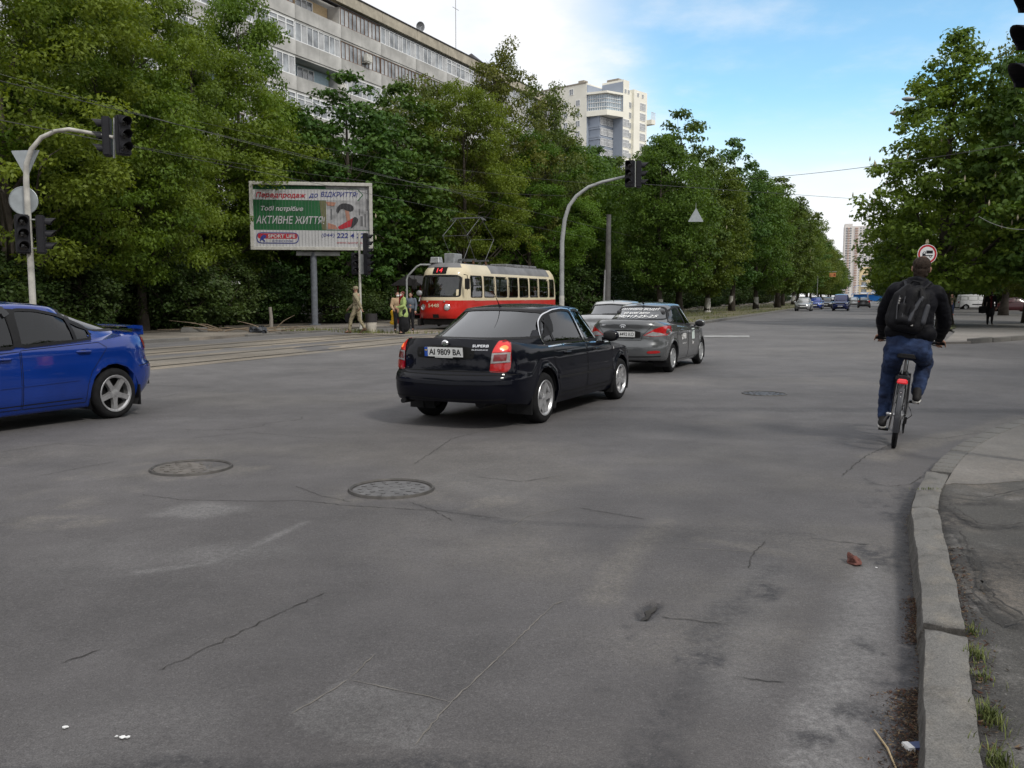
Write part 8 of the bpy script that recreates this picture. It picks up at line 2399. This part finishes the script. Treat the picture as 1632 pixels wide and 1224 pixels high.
hr_ = blob('hair', [('e', tuple(hc + V((-.002, -.030, .052))), (.090, .092, .086)), [(*(hc + V((-.055, -.045, .0))), .035), (*(hc + V((0, -.070, -.02))), .045), (*(hc + V((.055, -.045, .0))), .035)], [(*(hc + V((0, -.06, -.04))), .048), (*(hc + V((0, -.052, -.085))), .042)], [(*(hc + V((-.04, -.05, -.05))), .036), (*(hc + V((.04, -.05, -.05))), .036)]], .007, HAIRD, rider, 2, .009, 55, (1, 1, .35))
MB().ball(hc + V((.005, -.045, .128)), (.038, .032, .014), 14, 6).build('crown_patch', pmat('thin hair skin', (.10, .055, .038), .6), hr_, smooth=True)
face_bits(rider, hc, hf, 1.08)
# backpack on his back
bpk = cy_root('backpack', 'black and grey backpack worn by the cyclist', 'backpack')
BPM = pmat('backpack nylon', (.008, .008, .010), .6, var=.35, scale=14, bump=.3, bscale=60, spec=.15); BPG = pmat('grey backpack panel', (.040, .042, .050), .6, var=.2); BPL = pmat('pale backpack trim', (.35, .34, .33), .6)
TB_ = Matrix.Translation((-.045, .085, 1.475)) @ Matrix.Rotation(rad(7), 4, 'Y') @ Matrix.Rotation(rad(-9), 4, 'X')
def bq(x, y, z): return tuple(TB_ @ V((x, y, z)))
blob('bag_body', [[(*bq(-.10, 0, -.17), .085), (*bq(-.10, .01, .10), .080), (*bq(-.05, .02, .20), .06)], [(*bq(.10, 0, -.17), .085), (*bq(.10, .01, .10), .080), (*bq(.05, .02, .20), .06)], [(*bq(-.1, 0, -.17), .085), (*bq(.1, 0, -.17), .085)], [(*bq(-.1, .01, .08), .08), (*bq(.1, .01, .08), .08)], [(*bq(0, 0, -.15), .09), (*bq(0, 0, .15), .085)], [(*bq(-.15, .02, -.14), .05), (*bq(-.15, .02, .03), .045)], [(*bq(.15, .02, -.14), .05), (*bq(.15, .02, .03), .045)]], .010, BPM, bpk, 3, .006, 14)
blob('pocket', [[(*bq(-.06, -.075, -.15), .05), (*bq(-.06, -.07, .0), .042)], [(*bq(.05, -.075, -.15), .05), (*bq(.05, -.07, .0), .042)], [(*bq(-.06, -.075, -.14), .05), (*bq(.05, -.075, -.14), .05)]], .009, BPM, bpk, 3, .004, 18)
blob('grey_panel', [[(*bq(.10, -.066, .12), .022), (*bq(.055, -.088, -.02), .026), (*bq(.04, -.118, -.14), .02)], [(*bq(.17, -.03, .05), .03), (*bq(.165, -.045, -.12), .032)]], .009, BPG, bpk, 2)
for x in (-.115, -.06): MB().tube([bq(x, -.082, .10), bq(x + .004, -.100, -.02), bq(x + .03, -.118, -.15)], .006, 6).build('piping', BPG, bpk)
for (x, z) in ((-.105, .07), (-.105, .045), (-.105, .02)): MB().box(bq(x, -.094, z), (.014, .006, .016)).build('label', BPL, bpk)
MB().tube([bq(-.05, .02, .255), bq(-.03, .0, .29), bq(.03, .0, .29), bq(.05, .02, .255)], .012, 8).build('carry_handle', BPM, bpk)
MB().box(bq(.075, -.10, -.18), (.022, .012, .016)).build('buckle', BPL, bpk)
for s_ in (-1, 1):
    MB().tube([bq(s_ * .07, .06, .22), (s_ * .12, .30, 1.755), (s_ * .13, .42, 1.73), (s_ * .14, .50, 1.58), (s_ * .16, .47, 1.38), (s_ * .20, .28, 1.27), bq(s_ * .13, .05, -.2)], .018, 8, sq=.5).build('shoulder_strap', BPM, bpk, smooth=True)
MB().tube([bq(.06, -.06, .21), bq(.10, -.085, .08), bq(.085, -.10, -.1)], .009, 6).build('compression_strap', BPM, bpk)
# ================================================================== SMALL THINGS ON THE GROUND
CAST = pmat('cast iron cover', (.115, .113, .115), .6, metal=.15, var=.3, scale=9, bump=.6, bscale=40)
IRON = pmat('rusty iron ring', (.085, .08, .076), .6, metal=.3, var=.3, scale=12)
def rz_at(p): return float(road_z(np.array([p.x]), np.array([p.y]))[0])
def manhole(px, py, R, label, mat, tilt=0.0, ringh=.020):
    p = gp(px, py); z = rz_at(p)
    o = thing('manhole_cover', label, 'manhole', (p.x, p.y, z), random.uniform(0, 6), 'manholes in the road')
    MB().lathe([(R - .005, -.03), (R - .005, ringh * .4), (R + .006, ringh), (R + .016, ringh), (R + .024, .0), (R + .03, -.03)], 44).build('ring', IRON, o, smooth=True)
    c = MB().lathe([(0, .006), (R - .02, .002), (R - .014, -.02)], 40)
    for r_ in (.10, .18, .26):
        n = int(r_ * 60)
        for k in range(n):
            a = 2 * math.pi * k / n; c.box((r_ * math.cos(a), r_ * math.sin(a), .006), (.035, .025, .006), rz=a)
    cv = c.build('cover', mat, o); cv.rotation_euler = (tilt, 0, 0)
    return o
manhole(305, 746, .35, 'manhole with a sunken cover, the left one of the two near covers', pmat('sandy iron cover', (.115, .105, .096), .75, var=.35, scale=7, bump=.6, bscale=30), rad(2))
manhole(624, 780, .335, 'manhole with a polished pale cover, the right one of the two near covers', CAST)
manhole(1218, 628, .34, 'flat dark manhole cover in the road left of the cyclist', pmat('dark iron cover', (.085, .085, .09), .6, metal=.3, var=.3), 0, .012)
# asphalt collars standing slightly proud round the two near manholes
# brick lump, cigarette packet, scraps, twig
def lump(name, label, cat, p, r, mat, seed, sq=(1, .7, .6)):
    rs = random.Random(seed); mb = MB(); mb.ball((0, 0, r * sq[2] * .8), (r * sq[0], r * sq[1], r * sq[2]), 12, 8)
    me = mb.mesh(name)
    for v in me.vertices: v.co += V((mnoise.noise(v.co * 28 + V((seed, 0, 0))), mnoise.noise(v.co * 28 + V((0, seed, 5))), mnoise.noise(v.co * 28 + V((9, 0, seed))))) * r * .55
    o = link(name, me, mat, None, loc=p, rz=rs.uniform(0, 6)); tag(o, label, cat); return o
p = gp(1360, 897); lump('brick_lump', 'lump of broken reddish brick on the road by the kerb', 'stone', (p.x, p.y, rz_at(p) - .005), .055, pmat('broken brick', (.13, .055, .045), .95, var=.5, scale=30, bump=.8, bscale=60), 3, (1.1, .6, .55))
p = gp(1460, 1196); o = thing('cigarette_packet', 'crushed blue and white packet lying against the kerb', 'litter', (p.x, p.y, .012), rad(8))
MB().box((0, 0, 0), (.085, .05, .020), top=.85).build('packet', pmat('packet blue', (.05, .06, .14), .4), o); MB().box((-.03, 0, .001), (.026, .052, .022), top=.85).build('packet_end', MASKW, o)
p = gp(104, 1161)
for i, (px, py, s_) in enumerate(((104, 1161, .012), (186, 1177, .008), (195, 1178, .012), (204, 1178, .010), (1397, 906, .008))):
    p = gp(px, py); rs = random.Random(i)
    vs = [(s_ * math.cos(a) * rs.uniform(.6, 1.3), s_ * math.sin(a) * rs.uniform(.5, 1.1), .004 * rs.random()) for a in (0, 1, 2, 3, 4, 5)]
    o = MB().add(vs, [tuple(range(6))]).prism([(x, y) for x, y, z in vs], .002).build('paper_scrap', MASKW, None, loc=(p.x, p.y, rz_at(p) + .006)); tag(o, ('white scrap of paper alone at the lower left of the road', 'leftmost of the three white scraps in a row at the lower left', 'middle one of the three white scraps in a row at the lower left', 'rightmost of the three white scraps in a row at the lower left', 'tiny white scrap beside the brick lump')[i], 'litter', 'white litter scraps')
a, b_ = gp(1393, 1168), gp(1428, 1230)
m_ = a.lerp(b_, .5) + V((.01, 0, .012)); a.z = b_.z = .012
tag(MB().tube([a, m_, b_], [.003, .004, .003], 6).build('dry_stalk', pmat('dry straw', (.36, .28, .17), .9)), 'long dry stalk lying in the gutter', 'twig')
# leaf litter and grit in the gutter
def scatter(name, label, n, fn, size, mats, seed, zf, thick=True):
    rs = random.Random(seed); mb = MB()
    for i in range(n):
        x, y = fn(rs); z = zf(x, y) + rs.uniform(.001, .014); s_ = size * rs.uniform(.4, 1.4); a = rs.uniform(0, 6.28); t1, t2 = rs.uniform(-.5, .5), rs.uniform(-.5, .5)
        c, sn = math.cos(a), math.sin(a)
        q = [(s_, 0), (0, s_ * .38), (-s_, 0), (0, -s_ * .38)]
        mb.add([(x + u * c - v * sn, y + u * sn + v * c, z + u * t1 * .6 + v * t2 + abs(u) * .25) for u, v in q], [(0, 1, 2, 3)], mi=rs.randrange(len(mats)))
    tag(mb.build(name, mats), label, kind='stuff')
LIT = [pmat('litter brown', (.045, .024, .016), .95, var=.4, scale=40), pmat('litter dark', (.028, .020, .015), .95), pmat('litter straw', (.14, .10, .06), .95), pmat('litter soil', (.030, .024, .019), .95), pmat('litter rust', (.075, .034, .020), .95)]
kerb_line = [gp(1476, 1260), gp(1474, 1100), gp(1468, 1000), gp(1458, 900), gp(1448, 820)]
def along(lo, hi, w, bias=1.6):
    def f(rs):
        t = (lo + (hi - lo) * rs.random()) * (len(kerb_line) - 1); k = min(int(t), len(kerb_line) - 2); p = kerb_line[k].lerp(kerb_line[k + 1], t - k)
        d = abs(rs.gauss(0, 1)) * w; return p.x - d * .92, p.y - d * .1
    return f
rzf = lambda x, y: float(road_z(np.array([x]), np.array([y]))[0])
scatter('leaf_litter', 'brown leaf litter heaped in the gutter at the near end of the kerb', 2600, along(.03, .25, .08), .0075, LIT, 5, rzf)
scatter('leaf_litter', 'brown litter in the gutter beside the kerb joint', 1500, along(.42, .60, .042), .007, LIT, 6, rzf)
scatter('gutter_grit', 'thin line of grit and fragments along the kerb foot', 900, along(0, 1, .03), .006, LIT, 7, rzf)
scatter('path_litter', 'dry leaves and bits along the inner edge of the kerb', 420, lambda rs: (lambda p: (p.x + .215 + abs(rs.gauss(0, .05)), p.y + .05))(kerb_line[0].lerp(kerb_line[3], rs.random())), .011, LIT, 8, lambda x, y: .088)
GRB = pmat('fresh grass tuft', (.060, .098, .020), .7, var=.35, scale=30, col2=(.13, .145, .045))
for i, (px, py, n, h, lab) in enumerate(((1549, 1012, 60, .05, 'small grass tuft beside the open kerb joint'), (1557, 1050, 110, .06, 'dense grass tuft inside the kerb, above the lower ones'), (1563, 1083, 60, .05, 'thin grass tuft in the middle of the kerb edge'),
                                         (1578, 1150, 150, .085, 'largest grass tuft with dry leaves inside the near kerb'), (1592, 1222, 130, .08, 'grass tuft at the very bottom right of the picture'), (1478, 780, 45, .025, 'flat strip of moss and grass in a kerb joint'))):
    p = gp(px, py, .088 if i < 5 else .12); rs = random.Random(60 + i); mb = MB()
    for k in range(n):
        a = rs.uniform(0, 6.28); r_ = abs(rs.gauss(0, .035)); x0, y0 = r_ * math.cos(a), r_ * math.sin(a) * (1.6 if i < 5 else .25)
        if i == 5: x0 *= 2.2
        b = rs.uniform(0, 6.28); l = h * rs.uniform(.25, .95); w = .0020; dx, dy = math.cos(b), math.sin(b)
        t = V((x0 + dx * l * .5, y0 + dy * l * .5, l)); m_ = V((x0 + dx * l * .16, y0 + dy * l * .16, l * .62))
        mb.add([(x0 - dy * w, y0 + dx * w, 0), (x0 + dy * w, y0 - dx * w, 0), (m_.x + dy * w, m_.y - dx * w, m_.z), (m_.x - dy * w, m_.y + dx * w, m_.z), tuple(t)], [(0, 1, 2, 3), (3, 2, 4)])
    o = mb.build('grass_tuft', GRB, None, loc=p); tag(o, lab, 'grass tuft', 'grass tufts along the kerb')
# branches and rubbish on the far footway
BRW = pmat('dead branch', (.20, .155, .11), .95, var=.3)
p = gp(425, 529, .1); o = thing('dead_branches', 'heap of dead branches lying on the footway left of the billboard', 'branches', (p.x, p.y, .12))
rs = random.Random(77)
for i in range(16):
    a = rs.uniform(-.35, .35) + (math.pi if rs.random() < .5 else 0); l = rs.uniform(.8, 2.6); x0 = rs.uniform(-2.2, .6); y0 = rs.uniform(-.4, .5); e = V((x0 + l * math.cos(a), y0 + l * math.sin(a) * .4, rs.uniform(.05, .9 if i % 4 == 0 else .35)))
    MB().tube([(x0, y0, .02), V((x0, y0, .02)).lerp(e, .5) + V((0, 0, rs.uniform(0, .12))), e], [.03, .02, .008], 5).build('branch', BRW, o)
p = gp(310, 529, .1); o = MB().box((0, 0, .09), (1.1, .32, .20), top=.9).build('concrete_block', KERB, None, loc=(p.x, p.y, .1), rz=.2, bevel=.02); tag(o, 'pale concrete block lying at the edge of the shrubs', 'concrete block')
p = gp(432, 524, .1); o = MB().tube([(0, 0, 0), (.02, 0, .5), (-.02, 0, 1.0)], [.10, .08, .07], 8).build('stake', pmat('weathered stake', (.22, .20, .18), .9), None, loc=(p.x, p.y, .1)); tag(o, 'short weathered stake standing left of the billboard pole', 'post')
for i, (px, py, lab) in enumerate(((404, 530, 'dark rubbish bag lump left of its neighbour on the footway'), (417, 530.5, 'dark rubbish bag lump right of its neighbour on the footway'))):
    p = gp(px, py, .1); lump('rubbish_bag', lab, 'rubbish', (p.x, p.y, .1), .22, pmat('dark rubbish', (.05, .055, .065), .5, var=.4), 20 + i)
mb = MB(); rs = random.Random(5)
for (px, py, n, w) in ((568, 529, 120, .45), (592, 530, 100, .4), (575, 530, 80, .3), (505, 526, 120, .5), (640, 531, 120, .9), (470, 527, 60, .6)):
    c = gp(px, py, .11)
    for k in range(n):
        x0, y0 = c.x + rs.gauss(0, w), c.y + rs.gauss(0, .2); b = rs.uniform(0, 6.28); l = rs.uniform(.06, .22)
        mb.add([(x0 - .012, y0, .1), (x0 + .012, y0, .1), (x0 + l * .4 * math.cos(b), y0 + l * .4 * math.sin(b), .1 + l)], [(0, 1, 2)])
tag(mb.build('footway_grass', GRASS), 'tufts of grass growing through the far footway', kind='stuff')
# unseen trees added behind and beside the camera for paint and panes to mirror
rs = np.random.RandomState(3); pts = []
for i in range(900):
    a = rad(rs.uniform(95, 318)); r_ = rs.uniform(24, 33) + (6 if 150 < math.degrees(a) < 260 else 4)
    h = rs.uniform(.3, 1) ** .8 * (11.5 + 2.5 * math.sin(a * 7) + 1.5 * math.sin(a * 17))
    X, Y = r_ * math.sin(a), r_ * math.cos(a) 
    if Y > -3 and X < 0: continue
    pts.append((X, Y, h))
for i in range(420):
    X, Y = rs.uniform(15, 21), rs.uniform(-6, 9); pts.append((X + max(0, Y) * .3, Y, rs.uniform(.2, 1) ** .7 * (13 + 2 * math.sin(Y * .9))))
for i in range(500):
    Y = rs.uniform(10, 46); pts.append((max(15, .60 * Y) + rs.uniform(5, 11) + (4 if Y > 24 else 0), Y, rs.uniform(.2, 1) ** .7 * (12 if Y < 22 else 7)))
pts = np.array(pts)
cm = leaf_cloud('unseen_treeline', 9, pts, rs.uniform(1.4, 2.4, len(pts)), 46, .55, .34, flat=.75); cm.materials.append(LM['linden'])
o = bpy.data.objects.new('unseen_treeline', cm); COL.objects.link(o); tag(o, 'unseen trees added behind and beside the viewpoint for reflections', kind='stuff')
